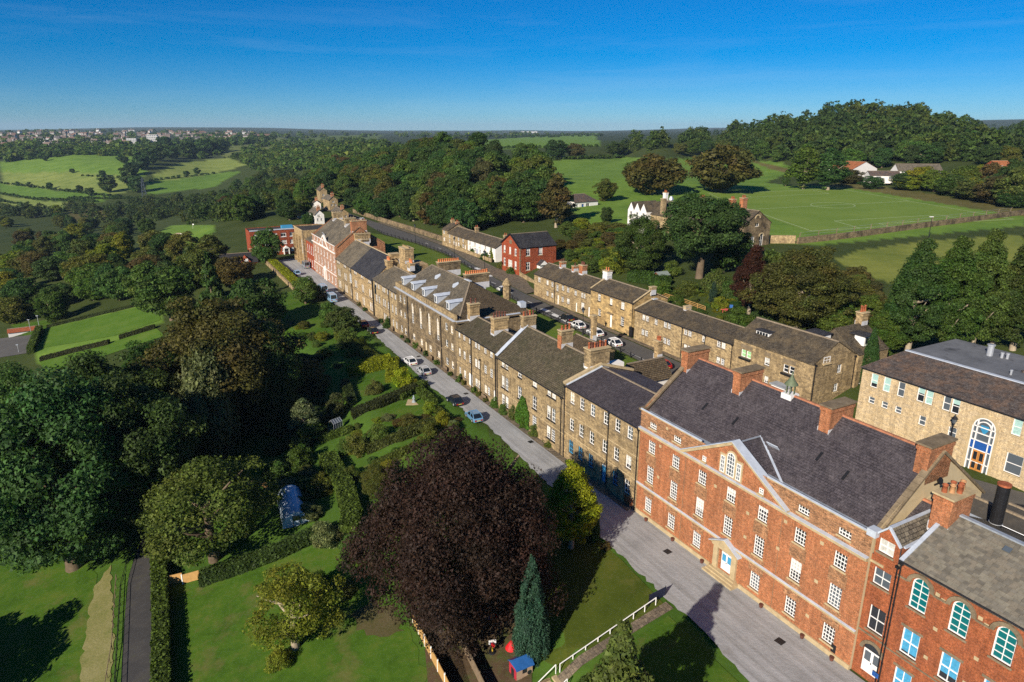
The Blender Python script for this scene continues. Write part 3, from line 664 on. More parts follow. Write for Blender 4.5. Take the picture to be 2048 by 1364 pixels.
for x, z in ((2.6, 10.15), (3.0, 9.95), (2.9, 7.6), (2.7, 5.1), (5.3, 10.2), (5.7, 9.95), (5.6, 7.3), (5.3, 5.1), (8.0, 10.2), (8.4, 9.95), (8.1, 7.3)): b.boxp('pattress_stone', TRIM, x, x + .28, -.025, .02, z, z + .26)
# roof of single stone slates: the nearest 300 one by one, the rest as one part
ev, rv_ = Vector((0, -.2, 11.28)), Vector((0, 5.0, 13.68)); dv = (rv_ - ev); n_ = Vector((0, -dv.z, dv.y)).normalized()
m = MB(); s_ = b.slope(m, (0, -.2, 11.25), (15.05, -.2, 11.25), (15.05, 5, 13.65), (0, 5, 13.65), 3, lift=.004); b.slope(m, (15.05, 10.7, 11.25), (0, 10.7, 11.25), (0, 5, 13.65), (15.05, 5, 13.65), .35)
m.box(0, 15.05, -.1, 10.6, 11.1, 11.2); rf = b.part(m, 'roof', SLATE_G)
SL = [plain('stone_slate_%s' % k, c, .9, .25, 2.2, .1, bump=.2) for k, c in (('grey', (.185, .168, .135)), ('brown', (.20, .175, .135)), ('dark', (.15, .136, .11)), ('pale', (.215, .195, .152)))]
nr = 20; pieces = []
for r_ in range(nr):
    x = -RN.random() * .3
    while x < 14.9:
        w_ = .28 + .2 * RN.random(); pieces.append((r_, max(x, 0.0), min(x + w_, 15.0))); x += w_ + .012
def slate_geo(m, r_, x0, x1):
    a = ev + dv * (r_ / nr - .004); c = ev + dv * ((r_ + 1.35) / nr); lift = .05 + .02 * RN.random(); 
    if r_ == nr - 1: c = rv_
    ps = [(x0, a.y, a.z), (x1, a.y, a.z), (x1, c.y, c.z), (x0, c.y, c.z)]
    o1 = [Vector(p) + n_ * (lift if i < 2 else .012) for i, p in enumerate(ps)]; o0 = [Vector(p) + n_ * (.0) for p in ps]
    m.poly(o1); m.poly([o0[0], o0[1], o1[1], o1[0]]); m.poly([o0[1], o0[2], o1[2], o1[1]]); m.poly([o0[3], o0[0], o1[0], o1[3]])
pieces.sort(key=lambda p: p[1] + p[0] * .12); vis = [p for p in pieces if p[1] < 8.5]; 
near = sorted(vis, key=lambda p: -p[1] + p[0] * .1)[:300]; nset = set(near)
for p in near:
    m = MB(); slate_geo(m, *p); b.part(m, 'roof_slate', RN.choice(SL), rf)
mbs = [MB() for _ in SL]
m = MB()
for p in pieces:
    if p not in nset:
        k0 = len(m.f); slate_geo(m, *p); q = RN.randrange(4)
        for j in range(k0, len(m.f)): m.m[j] = q
o = b.part(m, 'roof_slates', SL, rf); o['kind'] = 'stuff'
m = MB(); m.beam((0, 5, 13.78), (15.05, 5, 13.78), .34, .12); b.part(m, 'lead_ridge', LEAD)
m = MB(); m.beam((.08, -.15, 11.36), (.08, 4.9, 13.7), .3, .1); b.part(m, 'lead_flashing', LEADP)
m = MB(); m.beam((4.1, 4.1, 13.4), (4.55, 4.1, 13.4), .42, .08, 0, (0, -.42, .9)); b.part(m, 'skylight', GLASS2)
b.chimney(-.55, .75, 3.6, 6.2, 12.0, 15.35, BRICK, 0, cap=TRIM)
for i, (x, y, mt) in enumerate(((-.2, 4.1, POT), (.1, 4.5, POT_L), (-.15, 5.0, POT), (.25, 5.3, POT), (.1, 5.75, POT_L), (.4, 4.9, POT))):
    m = MB(); m.smooth = True; m.lathe([(.19, 0), (.16, .5), (.2, .52), (.2, .62), (.14, .62), (.13, .4)], 10, (x, y, 15.4)); b.part(m, 'pot', mt)
b.finish()
# --- D: stone house with plain purple roof
b = terr('stone_house', 'three-storey buff stone house with plain purple slate roof beside the brick school', 66.25, 51.62, 0, 10.4, STONE)
XD = [66.25 - q for q in (65.1, 63.0, 60.8, 58.2, 56.0, 53.8)]; ops = []
colwin(b, 'F', XD, 7.85, 1.0, 1.5, ops, nx=2, nz=3, pane=[GLASS2, BLIND, BLINDC, GLASS], sill=TRIM_D, fr=.1); colwin(b, 'F', XD, 4.3, 1.0, 1.6, ops, nx=2, nz=3, pane=[GLASS2, GLASS, BLIND], sill=TRIM_D, fr=.1)
colwin(b, 'F', XD[:3] + [XD[4]], 1.2, 1.0, 1.75, ops, nx=2, nz=3, pane=GLASS, sill=TRIM_D, mat=BLUE, fr=.1); colwin(b, 'F', XD[5:], 1.2, 1.0, 1.75, ops, nx=2, nz=3, pane=GLASS, sill=TRIM_D, fr=.1)
ops.append((XD[3], .5, 1.0, 2.4)); b.door('F', XD[3], .5, 1.0, 2.4, BLUE, fan=.35)
b.wall('F', -.2, 9.85, ops); b.wall('K', 0, 9.85); b.wall('L', 0, 9.85, gable=[(5.2, 11.4)]); b.wall('R', 0, 9.85, gable=[(5.2, 11.4)])
b.gable_roof(.3, 14.6, 0, 9.85, 10.4, 9.85, 5.2, 11.4, SLATE_P, over=.2, course=.24, ridge=RIDGE_S)
b.band('F', 6.25, .14, .05, TRIM); b.band('F', 3.5, .14, .05, TRIM); b.gutter('F', 9.78); b.pipe('F', 9.2, 0, 9.7); b.pipe('F', 14.45, 0, 9.7); b.pipe('F', .1, 0, 9.7)
b.coping(.05, [(-.2, 10.1), (5.2, 11.75), (10.4, 10.1)], TRIM, .5, .3); b.boxp('parapet_flashing', LEADP, .3, .6, 0, 5.2, 9.9, 10.2) if 0 else None
m = MB(); m.beam((.45, -.1, 10.0), (.45, 5.2, 11.55), .35, .06); b.part(m, 'lead_flashing', LEADP)
for i in range(12):
    m = MB(); z = .1 + i * .8; m.box(-.02, .5 if i % 2 else .34, -.03, .02, z, z + .72); b.part(m, 'quoin', STONE_P)
for i in range(4): b.boxp('step', TRIM_D, XD[3] - .3, XD[3] + 1.3 + .3 * i, -.35 - .25 * i, 0, -.05, .45 - .12 * i)
b.boxp('brick_plinth', BRICK_A, 12.6, 14.1, -.06, 0, -.1, 1.0); b.finish()
# --- E: stone house with mossy roof and ivy
b = terr('stone_house', 'long buff stone house with mossy stone slate roof and green creeper on its wall', 84.85, 66.3, 0, 10, STONE)
q = lambda s_: 84.85 - s_; ops = []
dk = TRIM_D
for s_, w_ in ((83.3, 2.2), (78.4, 1.2), (74.3, 1.2), (70.5, 2.2)):
    for v, h, nz in ((7.0, .95, 2), (3.8, 1.85, 3), (1.05, 1.75, 5)):
        if w_ > 2:
            for k in (0, 1.15): ops.append((q(s_) + k, v, 1.0, h)); b.win('F', q(s_) + k, v, 1.0, h, 2, nz, RN.choice([BLIND, GLASS, GLASS2, BLIND]), sill=BLACK, sur=BLACK if 0 else None)
            b.boxp('window_mullion', TRIM_D, q(s_) + 1.0, q(s_) + 1.15, -.03, .05, v, v + h)
            b.boxp('window_head', TRIM_D, q(s_) - .12, q(s_) + 2.27, -.03, .03, v + h, v + h + .13)
        else:
            ops.append((q(s_), v, w_, h)); b.win('F', q(s_), v, w_, h, 2, nz, RN.choice([BLIND, GLASS, GLASS2]), sill=BLACK); b.boxp('window_head', TRIM_D, q(s_) - .12, q(s_) + w_ + .12, -.03, .03, v + h, v + h + .13)
b.wall('F', -.2, 8.15, ops); b.wall('K', 0, 8.15); b.wall('L', 0, 8.15, gable=[(5, 12.1)]); b.wall('R', 0, 8.15, gable=[(5, 12.1)])
b.gable_roof(-.1, 18.3, 0, 8.15, 10, 8.15, 5, 12.15, SLATE_M, over=.25, course=.24)
b.band('F', 3.05, .12, .05, TRIM); b.gutter('F', 8.02, .25); b.pipe('F', 17.9, 0, 7.9); b.pipe('F', .35, 0, 7.9)
for i in range(13):
    m = MB(); z = .1 + i * .63; m.box(18.05 if i % 2 else 18.2, 18.56, -.03, .02, z, z + .56); b.part(m, 'quoin', TRIM_D)
    m = MB(); m.box(-.02, .5 if i % 2 else .32, -.03, .02, z, z + .56); b.part(m, 'quoin', TRIM_D)
m = MB(); m.beam((.25, -.2, 8.3), (.25, 5, 12.3), .8, .06); b.part(m, 'lead_flashing', LEADP)
b.chimney(17.2, 18.6, 3.7, 6.6, 10.5, 13.7, STONE, 7, [POT, POT_D], ph=.75, pr=.17); b.boxp('white_flashing_wall', WHITEW, 17.3, 18.55, 3.6, 9.0, 10.0, 11.3)
c = b.chimney(10.0, 10.9, 4.3, 6.1, 11.2, 14.1, STONE, 3, POT, ph=.7, pr=.17); m = MB(); m.box(9.97, 10.93, 4.22, 4.3, 11.3, 13.4); b.part(m, 'brick_face', BRICK, c)
b.chimney(-.4, .5, 4.3, 6.4, 11.0, 13.6, STONE, 4, [POT, POT_D], ph=.7, pr=.17)
b.finish()
# --- F: two stone cottages
for (lab, s1, s0, sw, dr, zt) in (('narrow three-storey stone house with dark downpipe next to the church', 99.4, 93.3, [(98.6, .8), (96.75, .9), (94.6, .85)], (95.0, 1.8), 0), ('three-storey stone house between downpipe and mossy-roofed house', 93.28, 84.9, [(92.4, 2.0), (89.1, .95), (87.05, .95)], (86.1, .85), 0)):
    b = terr('stone_house', lab, s1, s0, 0, 7.6, STONE); ops = []
    for i, (s_, w_) in enumerate(sw):
        for v, h in ((7.35, 1.0), (4.15, 1.4), (.9, 1.4)):
            if v < 1 and i == 2: continue
            ww = 2.0 if (v < 1 and s1 < 94) else w_
            n_w = 2 if ww > 1.5 else 1; wi = (ww - .12 * (n_w - 1)) / n_w
            for k in range(n_w): ops.append((s1 - s_ + k * (wi + .12), v, wi, h)); b.win('F', s1 - s_ + k * (wi + .12), v, wi, h, 2, 4, RN.choice(MIXW), sill=TRIM_D)
            b.boxp('window_head', TRIM_D, s1 - s_ - .1, s1 - s_ + ww + .1, -.03, .03, v + h, v + h + .12)
    ops.append((s1 - dr[0], .2, dr[1], 2.2)); b.door('F', s1 - dr[0], .2, dr[1], 2.2, WHITE)
    b.wall('F', -.2, 8.65, ops); b.wall('K', 0, 8.65); b.wall('R', 0, 8.65, gable=[(3.6, 10.4)]); b.wall('L', 0, 8.65, gable=[(4, 10.4)])
    b.gable_roof(0.0, s1 - s0, 0, 8.65, 7.6, 8.65, 3.6, 10.4, SLATE_M, over=.25, course=.24)
    b.band('F', 3.05, .12, .06, TRIM_D); b.gutter('F', 8.55, .24); b.pipe('F', s1 - s0 - .15, 0, 8.5, .09)
    if s1 > 95: b.chimney(-.2, .9, 2.2, 3.9, 9.5, 12.6, STONE_P, 2, POT_D, ph=.8)
    else: b.chimney(2.7, 3.9, 2.0, 4.4, 9.4, 12.4, STONE_P, 5, POT_D, ph=.8); b.pipe('F', 3.0, 0, 6.0, .05)
    b.finish()
# --- G: the church with dormers
b = terr('church_building', 'dark stone church with tall round-headed windows, hipped slate roof and five white dormers', 128.7, 99.42, 0, 14, STONE_D, cat='church')
q = lambda s_: 128.7 - s_; ops = []
for s_ in (127.1, 124.85, 104.05, 101.75):
    for v, h in ((7.25, 1.3), (4.3, 1.2), (1.0, 1.3)):
        ops.append((q(s_), v, 1.05, h)); b.win('F', q(s_), v, 1.05, h, 1, 2, RN.choice([BLINDC, BLINDC, GLASS2]), sill=TRIM, fr=.1)
for s_ in (120.45, 116.3, 112.0, 107.95):
    ops.append((q(s_), 4.4, 1.15, 4.1, True)); b.win('F', q(s_), 4.4, 1.15, 4.1, 2, 8, BLINDC, sill=TRIM_D, fr=.09, bar=.04, arch=True)
    k = 10; m = MB(); c = q(s_) + .575; zc = 4.4 + 4.1 - .575
    m.prism([(c + .88 * math.cos(math.pi * i / k), -.1, zc + .88 * math.sin(math.pi * i / k)) for i in range(k + 1)] + [(c + .6 * math.cos(math.pi * i / k), -.1, zc + .6 * math.sin(math.pi * i / k)) for i in range(k, -1, -1)], (0, .1, 0)); m.box(c - .2, c + .2, -.16, 0, zc + .6, zc + 1.05); b.part(m, 'arch_surround', TRIM_D)
for s_, w_ in ((120.3, 1.25), (116.3, 1.2), (111.9, 1.25), (107.9, 1.2)):
    ops.append((q(s_), 1.15, w_, 1.25)); b.win('F', q(s_), 1.15, w_, 1.25, 2, 2, BLINDC, sill=TRIM)
ops.append((q(114.1), .3, 1.1, 2.1)); b.door('F', q(114.1), .3, 1.1, 2.1, plain('cream_door', (.6, .5, .33), .6))
b.boxp('memorial_panel', TRIM_D, q(114.6), q(112.5), -.06, 0, 4.9, 7.3)
b.wall('F', -.2, 9.4, ops); b.wall('K', 0, 10.0); b.wall('L', 0, 9.6); b.wall('R', 0, 10.0)
b.band('F', 3.3, .3, .1, TRIM_D); b.band('F', 9.35, .4, .45, TRIM_D, u0=-.3, name='cornice', top=LEADP); b.band('R', 9.35, .4, .45, TRIM_D, u1=12, name='cornice', top=LEADP)
b.boxp('parapet', STONE, -.2, 29.3, -.05, .25, 9.9, 10.85); b.boxp('parapet', STONE, -.2, .1, .26, 5, 9.9, 10.85)
m = MB(); e0, e1 = (-.2, .7, 10.0), (29.0, .7, 10.0); r0, r1 = (2.0, 7, 14.0), (20.0, 7, 14.0); k0, k1 = (-.2, 13.8, 9.9), (29.0, 13.8, 9.9)
b.slope(m, e0, e1, r1, r0, .28); b.slope(m, k1, k0, r0, r1, .28); b.slope(m, k0, e0, r0, r0, .28); ro = b.part(m, 'roof', SLATE_K)
m = MB(); b.slope(m, e1, k1, r1, r1, .28); b.part(m, 'hip_slope', SLATE_B, ro)
m = MB(); m.beam(r0, r1, .3, .14); m.beam(e1, r1, .26, .14); m.beam(e0, r0, .22, .12); b.part(m, 'ridge_tiles', RIDGE_S, ro); m = MB(); m.beam((18, 7, 14.1), (20.3, 7, 14.1), .5, .14); b.part(m, 'lead_saddle', LEADP, ro)
for s_ in (127.6, 122.2, 116.5, 110.6, 105.1):
    x = q(s_) - .75; d = empty('dormer', (x, 1.1, 10.2), 0, parent=b.root)
    m = MB(); m.box(0, 1.5, 0, .1, 0, 1.55); m.prism([(0, 0, .05), (0, 2.4, 1.55), (0, 0, 1.55)], (.1, 0, 0)); m.prism([(1.4, 0, .05), (1.4, 2.4, 1.55), (1.4, 0, 1.55)], (.1, 0, 0)); ob('dormer_cheeks', m.mesh('dormer_cheeks', LEADP), d)
    m = MB(); m.poly([(-.15, -.2, 1.5), (.75, -.2, 1.85), (.75, 3.0, 1.9), (-.15, 2.6, 1.55)]); m.poly([(.75, -.2, 1.85), (1.65, -.2, 1.5), (1.65, 2.6, 1.55), (.75, 3.0, 1.9)]); m.poly([(-.15, -.2, 1.5), (1.65, -.2, 1.5), (.75, -.2, 1.85)]); ob('dormer_roof', m.mesh('dormer_roof', LEADP), d)
    m = MB(); m.box(.3, 1.2, -.06, -.01, .25, 1.45); m.box(.42, .72, -.08, -.055, .35, 1.35, 1); m.box(.78, 1.08, -.08, -.055, .35, 1.35, 1); ob('dormer_window', m.mesh('dormer_window', [WHITE, GLASS2]), d)
for x, y in ((9.2, 5.2), (17.6, 5.2)):
    m = MB(); z = 10 + (y - .7) * .635; m.prism([(x - .3, y - .5, z - .2), (x + .3, y - .5, z - .2), (x, y - .5, z + .45)], (0, 1.1, .3)); b.part(m, 'roof_vent', LEADP, ro)
for x in (6.4, 22.9): b.pipe('F', x, 0, 9.2, .09)
for x0, n_, zz in ((5.2, 11, 15.0), (18.0, 12, 14.9)): b.chimney(x0 - .7, x0 + .5, 7.0, 11.6, 12.2, zz, STONE_D, n_, POT_L if 0 else plain('orange_pot%d' % n_, (.58, .2, .075), .8, .2), ph=.5, pr=.17)
for x, y in ((12.0, 12.0), (27.0, 12.4)):
    m = MB(); m.box(x, x + 1.2, y + .4, y + 1.5, 10.2, 11.2); b.part(m, 'rear_dormer', LEADP)
m = MB(); m.lathe([(.75, 10.0), (.75, 12.6), (.95, 12.65), (.95, 12.85), (.6, 13.4), (.2, 13.9), (.0, 14.0)], 8, (20.5, 14.2, 0)); b.part(m, 'bell_turret', STONE)
b.finish()
# --- H, I, J: stone houses further on
b = terr('stone_house', 'buff stone house with many sash windows left of the church', 144.6, 128.75, 0, 10, STONE_R); ops = []; q = lambda s_: 144.6 - s_
for s_, w_ in ((143.0, 1.1), (141.15, 1.2), (138.1, 2.0), (134.95, 1.3), (132.3, .95), (130.3, 1.1)):
    for v, h in ((6.95, 1.05), (3.8, 1.65), (.8, 1.5)):
        if v < 1 and s_ in (143.0, 141.15): continue
        n_w = 2 if w_ > 1.5 else 1; wi = (w_ - .12 * (n_w - 1)) / n_w
        for k in range(n_w): ops.append((q(s_) + k * (wi + .12), v, wi, h)); b.win('F', q(s_) + k * (wi + .12), v, wi, h, 2, 4, RN.choice([GLASS, GLASS2, BLIND]), sill=TRIM_D)
        b.boxp('window_head', TRIM_D, q(s_) - .1, q(s_) + w_ + .1, -.03, .03, v + h, v + h + .14)
b.wall('F', -.2, 8.5, ops); b.wall('K', 0, 8.5); b.wall('L', 0, 8.5, gable=[(5, 11)]); b.wall('R', 0, 8.5, gable=[(5, 11)]); b.gable_roof(0, 15.85, 0, 8.5, 10, 8.5, 5, 11.0, SLATE_K, over=.2, course=.26); b.band('F', 3.1, .15, .07, TRIM_D)
b.pipe('F', 11.1, 0, 8.4, .08); b.pipe('F', .3, 0, 8.4, .08); b.gutter('F', 8.4)
c_ = plain('orange_pots', (.55, .19, .075), .8, .2)
b.chimney(-1.2, .6, 3.4, 4.6, 8.4, 12.2, STONE_P, 3, c_, ph=.8, pr=.2); b.boxp('tall_rear_block', STONE_P, 1.2, 7.0, 6.0, 10.5, 6, 12.0); b.chimney(.6, 4.4, 6.2, 8.2, 11.5, 15.2, STONE_P, 10, STONE_P, ph=.3, pr=.2); b.chimney(6.2, 8.0, 6.0, 7.0, 11, 12.6, STONE_P, 4, c_, ph=.7, pr=.18)
b.win('F', 4.4, 9.2, 1.1, 1.9, 3, 4, GLASS, TRIM, arch=True, dep=-6.1, name='round_headed_window'); b.finish()
for nm, lab, s1, s0, mt, cols, rm in (('stone_house', 'pale honey stone house with paired sashes and dark slate roof', 161.5, 144.65, STONE_P, [(159.6, 2.6), (153.8, 2.3), (148.1, 2.4)], SLATE_D), ('stone_house', 'dark stone house with streaked slate roof beside the pink building', 175.8, 161.55, STONE, [(174.9, 2.9), (168.8, 2.7), (163.9, 1.6)], SLATE_K)):
    b = terr(nm, lab, s1, s0, 0, 11, mt); ops = []
    for s_, w_ in cols:
        for v, h in ((7.0, .85), (3.75, 1.8), (.65, 1.95)):
            n_w = 2; wi = (w_ - .25) / 2 * .85
            for k in range(n_w): ops.append((s1 - s_ + .1 + k * (wi + .18), v, wi, h)); b.win('F', s1 - s_ + .1 + k * (wi + .18), v, wi, h, 2, 2, RN.choice([GLASS2, BLIND, BLINDC]), sill=TRIM_D, fr=.13)
    b.wall('F', -.2, 8.05, ops); b.wall('K', 0, 8); b.wall('L', 0, 8, gable=[(5.5, 12.5)]); b.wall('R', 0, 8, gable=[(5.5, 12.5)]); b.gable_roof(0, s1 - s0, 0, 8.05, 11, 8.05, 5.5, 12.55, rm, over=.2, course=.3, ridge=TRIM); b.band('F', 3.15, .2, .08, TRIM_D); b.pipe('F', s1 - s0 - .2, 0, 8, .1); b.gutter('F', 7.95)
    if s1 < 170: b.chimney(15.2, 16.6, 4.5, 6.5, 11, 13.5, STONE_P, 0)
    else: b.chimney(-.6, .9, 5.2, 9.2, 11.5, 14.0, STONE_P, 5, TRIM_D, ph=.4); b.chimney(4.5, 5.8, 5.6, 7.4, 11.5, 13.2, STONE_D, 3, TRIM_D)
    b.finish()
# --- K: the pink twin of the school
b = terr('pink_school_building', 'pink brick building with white trim, small pediment and tall slate roof at the far end', 201.4, 176.0, 0, 13.4, BRICK_P); ops = []
XK = [(201.4 - 199.4) + 3.5 * i for i in range(7)]
for x in XK:
    for v, h in ((6.7, 1.5), (3.9, 1.9), (.7, 1.7)):
        if abs(x - XK[3]) < .1 and v < 1: continue
        ops.append((x, v, 1.1, h)); b.win('F', x, v, 1.1, h, 2, 2, RN.choice([BLIND, GLASS2, BLINDC, BLIND]), sill=WHITE, fr=.16, bar=.1)
for x in (XK[0], XK[1], XK[5], XK[6]): ops.append((x, 9.9, 1.1, .8)); b.win('F', x, 9.9, 1.1, .8, 2, 1, GLASS2, sill=WHITE, fr=.16, bar=.1)
ops.append((XK[3], .2, 1.3, 2.4)); b.door('F', XK[3], .2, 1.3, 2.4, WHITE)
b.wall('F', -.2, 11.1, ops); b.wall('K', 0, 11.1); b.wall('L', 0, 11.1, gable=[(6.7, 15.6)], mat=BRICK); b.wall('R', 0, 11.1, gable=[(6.7, 15.6)], mat=BRICK)
for z, h, d in ((3.05, .22, .14), (9.0, .35, .3), (11.0, .2, .15)): b.band('F', z, h, d, WHITEW)
m = MB(); m.prism([(XK[3] - 4.4, -.1, 9.35), (XK[3] + 5.6, -.1, 9.35), (XK[3] + .6, -.1, 12.5)], (0, .5, 0)); pd = b.part(m, 'pediment', WHITEW); m = MB(); m.prism([(XK[3] - 3.6, -.14, 9.5), (XK[3] + 4.8, -.14, 9.5), (XK[3] + .6, -.14, 12.0)], (0, .04, 0)); b.part(m, 'tympanum', BRICK_P, pd)
b.win('F', XK[3] + .05, 9.6, 1.1, 1.5, 2, 2, GLASS2, None, fr=.16, dep=-.2)
m = MB(); m.box(XK[3] - .5, XK[3] + 1.8, -.3, 0, 2.7, 3.1); m.box(XK[3] - .5, XK[3] - .1, -.25, 0, 0, 2.7); m.box(XK[3] + 1.4, XK[3] + 1.8, -.25, 0, 0, 2.7); m.prism([(XK[3] - .7, -.35, 3.1), (XK[3] + 2.0, -.35, 3.1), (XK[3] + .65, -.35, 3.9)], (0, .35, 0)); b.part(m, 'doorcase', WHITEW)
b.gable_roof(-.1, 25.5, .7, 10.9, 13.2, 10.8, 6.7, 15.6, SLATE_K, over=.1, course=.35, ridge=TRIM); m = MB(); m.beam((7.8, 1.4, 12.0), (9.0, 1.4, 12.0), .06, 1.1, 0, (0, -.6, .8)); b.part(m, 'skylight', LEADP)
b.chimney(24.0, 25.3, 4.8, 8.8, 13.5, 17.2, BRICK, 6, BRICK, ph=.3); b.chimney(16.0, 17.2, 5.4, 8.2, 14.5, 17.0, STONE, 4, TRIM_D, ph=.4); b.chimney(2.5, 3.8, 5.6, 8.2, 14.5, 17.2, STONE, 4, TRIM_D, ph=.4); b.win('R', 5.4, 11.6, 1.1, 1.5, 2, 2, BLIND, TRIM, dep=.0); b.finish()
# --- L: red wing and grey stone end block
b = terr('red_wing', 'short red brick wing with tall white sashes beyond the pink building', 211.5, 201.45, .2, 9, BRICK_H); ops = []
for x in (1.0, 3.4, 5.8, 8.2):
    for v, h in ((4.6, 2.4), (.8, 1.9)): ops.append((x, v, 1.0, h)); b.win('F', x, v, 1.0, h, 2, 2, BLIND, WHITE, fr=.16)
b.wall('F', -.2, 8.3, ops); b.wall('K', 0, 8.3); b.wall('L', 0, 8.3); b.gable_roof(0, 10, 0, 8.3, 9, 8.3, 4.5, 10.2, SLATE_K, course=.35); b.finish()
b = terr('grey_stone_block', 'tall buttressed buff stone block with flat dark roof at the end of the lane', 224, 211.55, -.6, 9, STONE_P); ops = []
for x in (2.2, 6, 9.4): ops.append((x, 3.5, 1.3, 4.6, True)); b.win('F', x, 3.5, 1.3, 4.6, 2, 5, GLASS2, TRIM, arch=True, fr=.14)
b.wall('F', -.2, 10.8, ops); b.wall('R', 0, 10.8); b.wall('L', 0, 10.8); b.wall('K', 0, 10.8); b.boxp('roof', FELT_D, .1, 12.3, .1, 8.9, 10.3, 10.5); b.band('F', 10.6, .3, .2, TRIM)
for i in range(11): b.boxp('quoin', TRIM_D, 11.9 if i % 2 else 11.6, 12.5, -.08, .1, .3 + i * .95, .3 + i * .95 + .8)
for x in (.2, 4.4, 8.2): b.boxp('buttress', STONE_P, x, x + .9, -.7, 0, -.2, 8.6)
b.finish()
# ---------------------------------------------------------------- cottages across the upper street
GR = 'stone cottages across the upper street'
def cot(lab, s1, s0, t, D, ev, rt, rz_, wins, doors, wall=STONE_R, roof=SLATE_R, z=4.9, chim=(), wk=dict(), pane=None, nm='stone_cottage', grp=GR):
    b = Bld(nm, lab, L(s1, t, z), ROT, s1 - s0, D, wall, 'house', grp); ops = []
    for s_, v, w_, h in wins:
        n_w = 2 if w_ > 1.4 else 1; wi = (w_ - .12 * (n_w - 1)) / n_w
        for k in range(n_w): u = s1 - s_ + k * (wi + .12); ops.append((u, v - z, wi, h)); b.win('F', u, v - z, wi, h, 2, 4, pane or RN.choice([GLASS, GLASS, GLASS2, BLIND]), **{'sill': TRIM_D, 'fr': .08, 'bar': .05, **wk})
        b.boxp('window_head', TRIM_D, s1 - s_ - .1, s1 - s_ + w_ + .1, -.03, .03, v - z + h, v - z + h + .13)
    for s_, w_, h, mt in doors: ops.append((s1 - s_, .1, w_, h)); b.door('F', s1 - s_, .1, w_, h, mt)
    e = ev - z; r = rz_ - z; yr = rt - t
    b.wall('F', -.3, e, ops); b.wall('K', -.3, e); b.wall('L', -.3, e, gable=[(D - yr, r)]); b.wall('R', -.3, e, gable=[(yr, r)])
    b.gable_roof(-.02, s1 - s0 + .02, 0, e, D, e, yr, r, roof, over=.18, course=.22); b.gutter('F', e - .08, .2); b.pipe('F', s1 - s0 - .12, 0, e - .1)
    for x0, x1, zt, mt, np_, pt in chim: b.chimney(x0, x1, yr - .5, yr + .6, r - .5, zt - z, mt, np_, pt, ph=.6, pr=.14)
    b.root['_'] = 1; del b.root['_']
    return b
b = cot('long low stone cottage row at the upper end with small paired sashes', 127.0, 104.4, 31, 7.4, 9.85, 34.7, 11.85,
        [(125.4, 8.3, 1.1, 1.05), (121.9, 8.3, .9, 1.05), (119.9, 8.3, .85, 1.05), (117.9, 7.8, .9, 1.35), (115.8, 8.35, .95, 1.05), (113.9, 8.35, 1.0, 1.05), (111.1, 8.3, .9, 1.0), (108.7, 8.35, 1.5, 1.0),
         (121.85, 6.0, .9, 1.0), (119.85, 6.0, .85, 1.0), (115.85, 5.95, 1.0, 1.1), (113.8, 6.0, 1.05, 1.1), (108.6, 6.0, 1.1, 1.4)],
        [(117.5, .65, 2.0, WHITE), (110.6, .6, 1.9, WHITE), (106.2, .6, 2.0, WHITE)], chim=[(5.2, 6.0, 13.0, BRICK, 2, POT_D), (10.0, 10.7, 12.9, BRICK, 1, POT_D), (12.6, 13.9, 13.6, BRICK, 4, POT_D)])
b.band('F', 2.6, .12, .05, TRIM_D, 4.4, 14.5); b.pipe('F', 8.6, 0, 4.8); b.finish()
b = cot('taller honey ashlar house with three upper sashes and stone door hood', 104.38, 91.4, 30.3, 7.6, 11.0, 33.8, 12.75,
        [(102.1, 9.2, .9, 1.3), (98.4, 9.25, .85, 1.25), (95.0, 9.2, 1.0, 1.35), (101.9, 6.4, .9, 1.3), (94.9, 6.2, 1.0, 1.6)], [(98.2, .75, 2.4, WHITE)], wall=ASHLAR, roof=SLATE_R, chim=[(-.5, .9, 14.2, WHITEW, 2, c_)], wk=dict(sill=BLACK))
b.boxp('door_hood', TRIM_D, 5.7, 7.4, -.35, 0, 2.7, 2.85); b.chimney(12.6, 13.2, 3.6, 4.6, 7.2, 8.6, STONE_R, 0); b.coping(.0, [(-.1, 6.25), (3.5, 7.98)], TRIM, .3, .12); b.coping(12.95, [(-.1, 6.25), (3.5, 7.98), (7.6, 6.2)], TRIM, .3, .12)
m = MB(); m.box(12.4, 13.2, -.3, 0, -.1, 1.8); b.part(m, 'bin_store', BLACK); b.finish()
b = cot('long stone cottage row with paired casements below the shed garden', 89.95, 67.35, 29.5, 8, 10.35, 33.6, 11.75,
        [(88.0, 9.0, 1.75, .95), (84.8, 9.0, .8, .95), (82.5, 9.1, 1.75, .95), (77.7, 9.1, 1.75, .9), (73.7, 9.0, .75, 1.0), (70.6, 9.1, 1.75, .95), (88.0, 6.4, 1.75, 1.0), (82.4, 6.4, 1.75, 1.0), (77.5, 7.0, 1.55, .6), (70.4, 6.6, 1.65, 1.0)], [], chim=[(8.0, 8.5, 12.3, TRIM, 0, POT)])
b.pipe('F', 12.0, 0, 5.3); b.pipe('F', 17.0, 0, 5.3); b.coping(.0, [(-.1, 5.6), (4.1, 7.0)], TRIM, .3, .12); b.boxp('lead_flashing', LEADP, -.2, .5, 3.6, 4.5, 6.8, 6.95); b.finish()
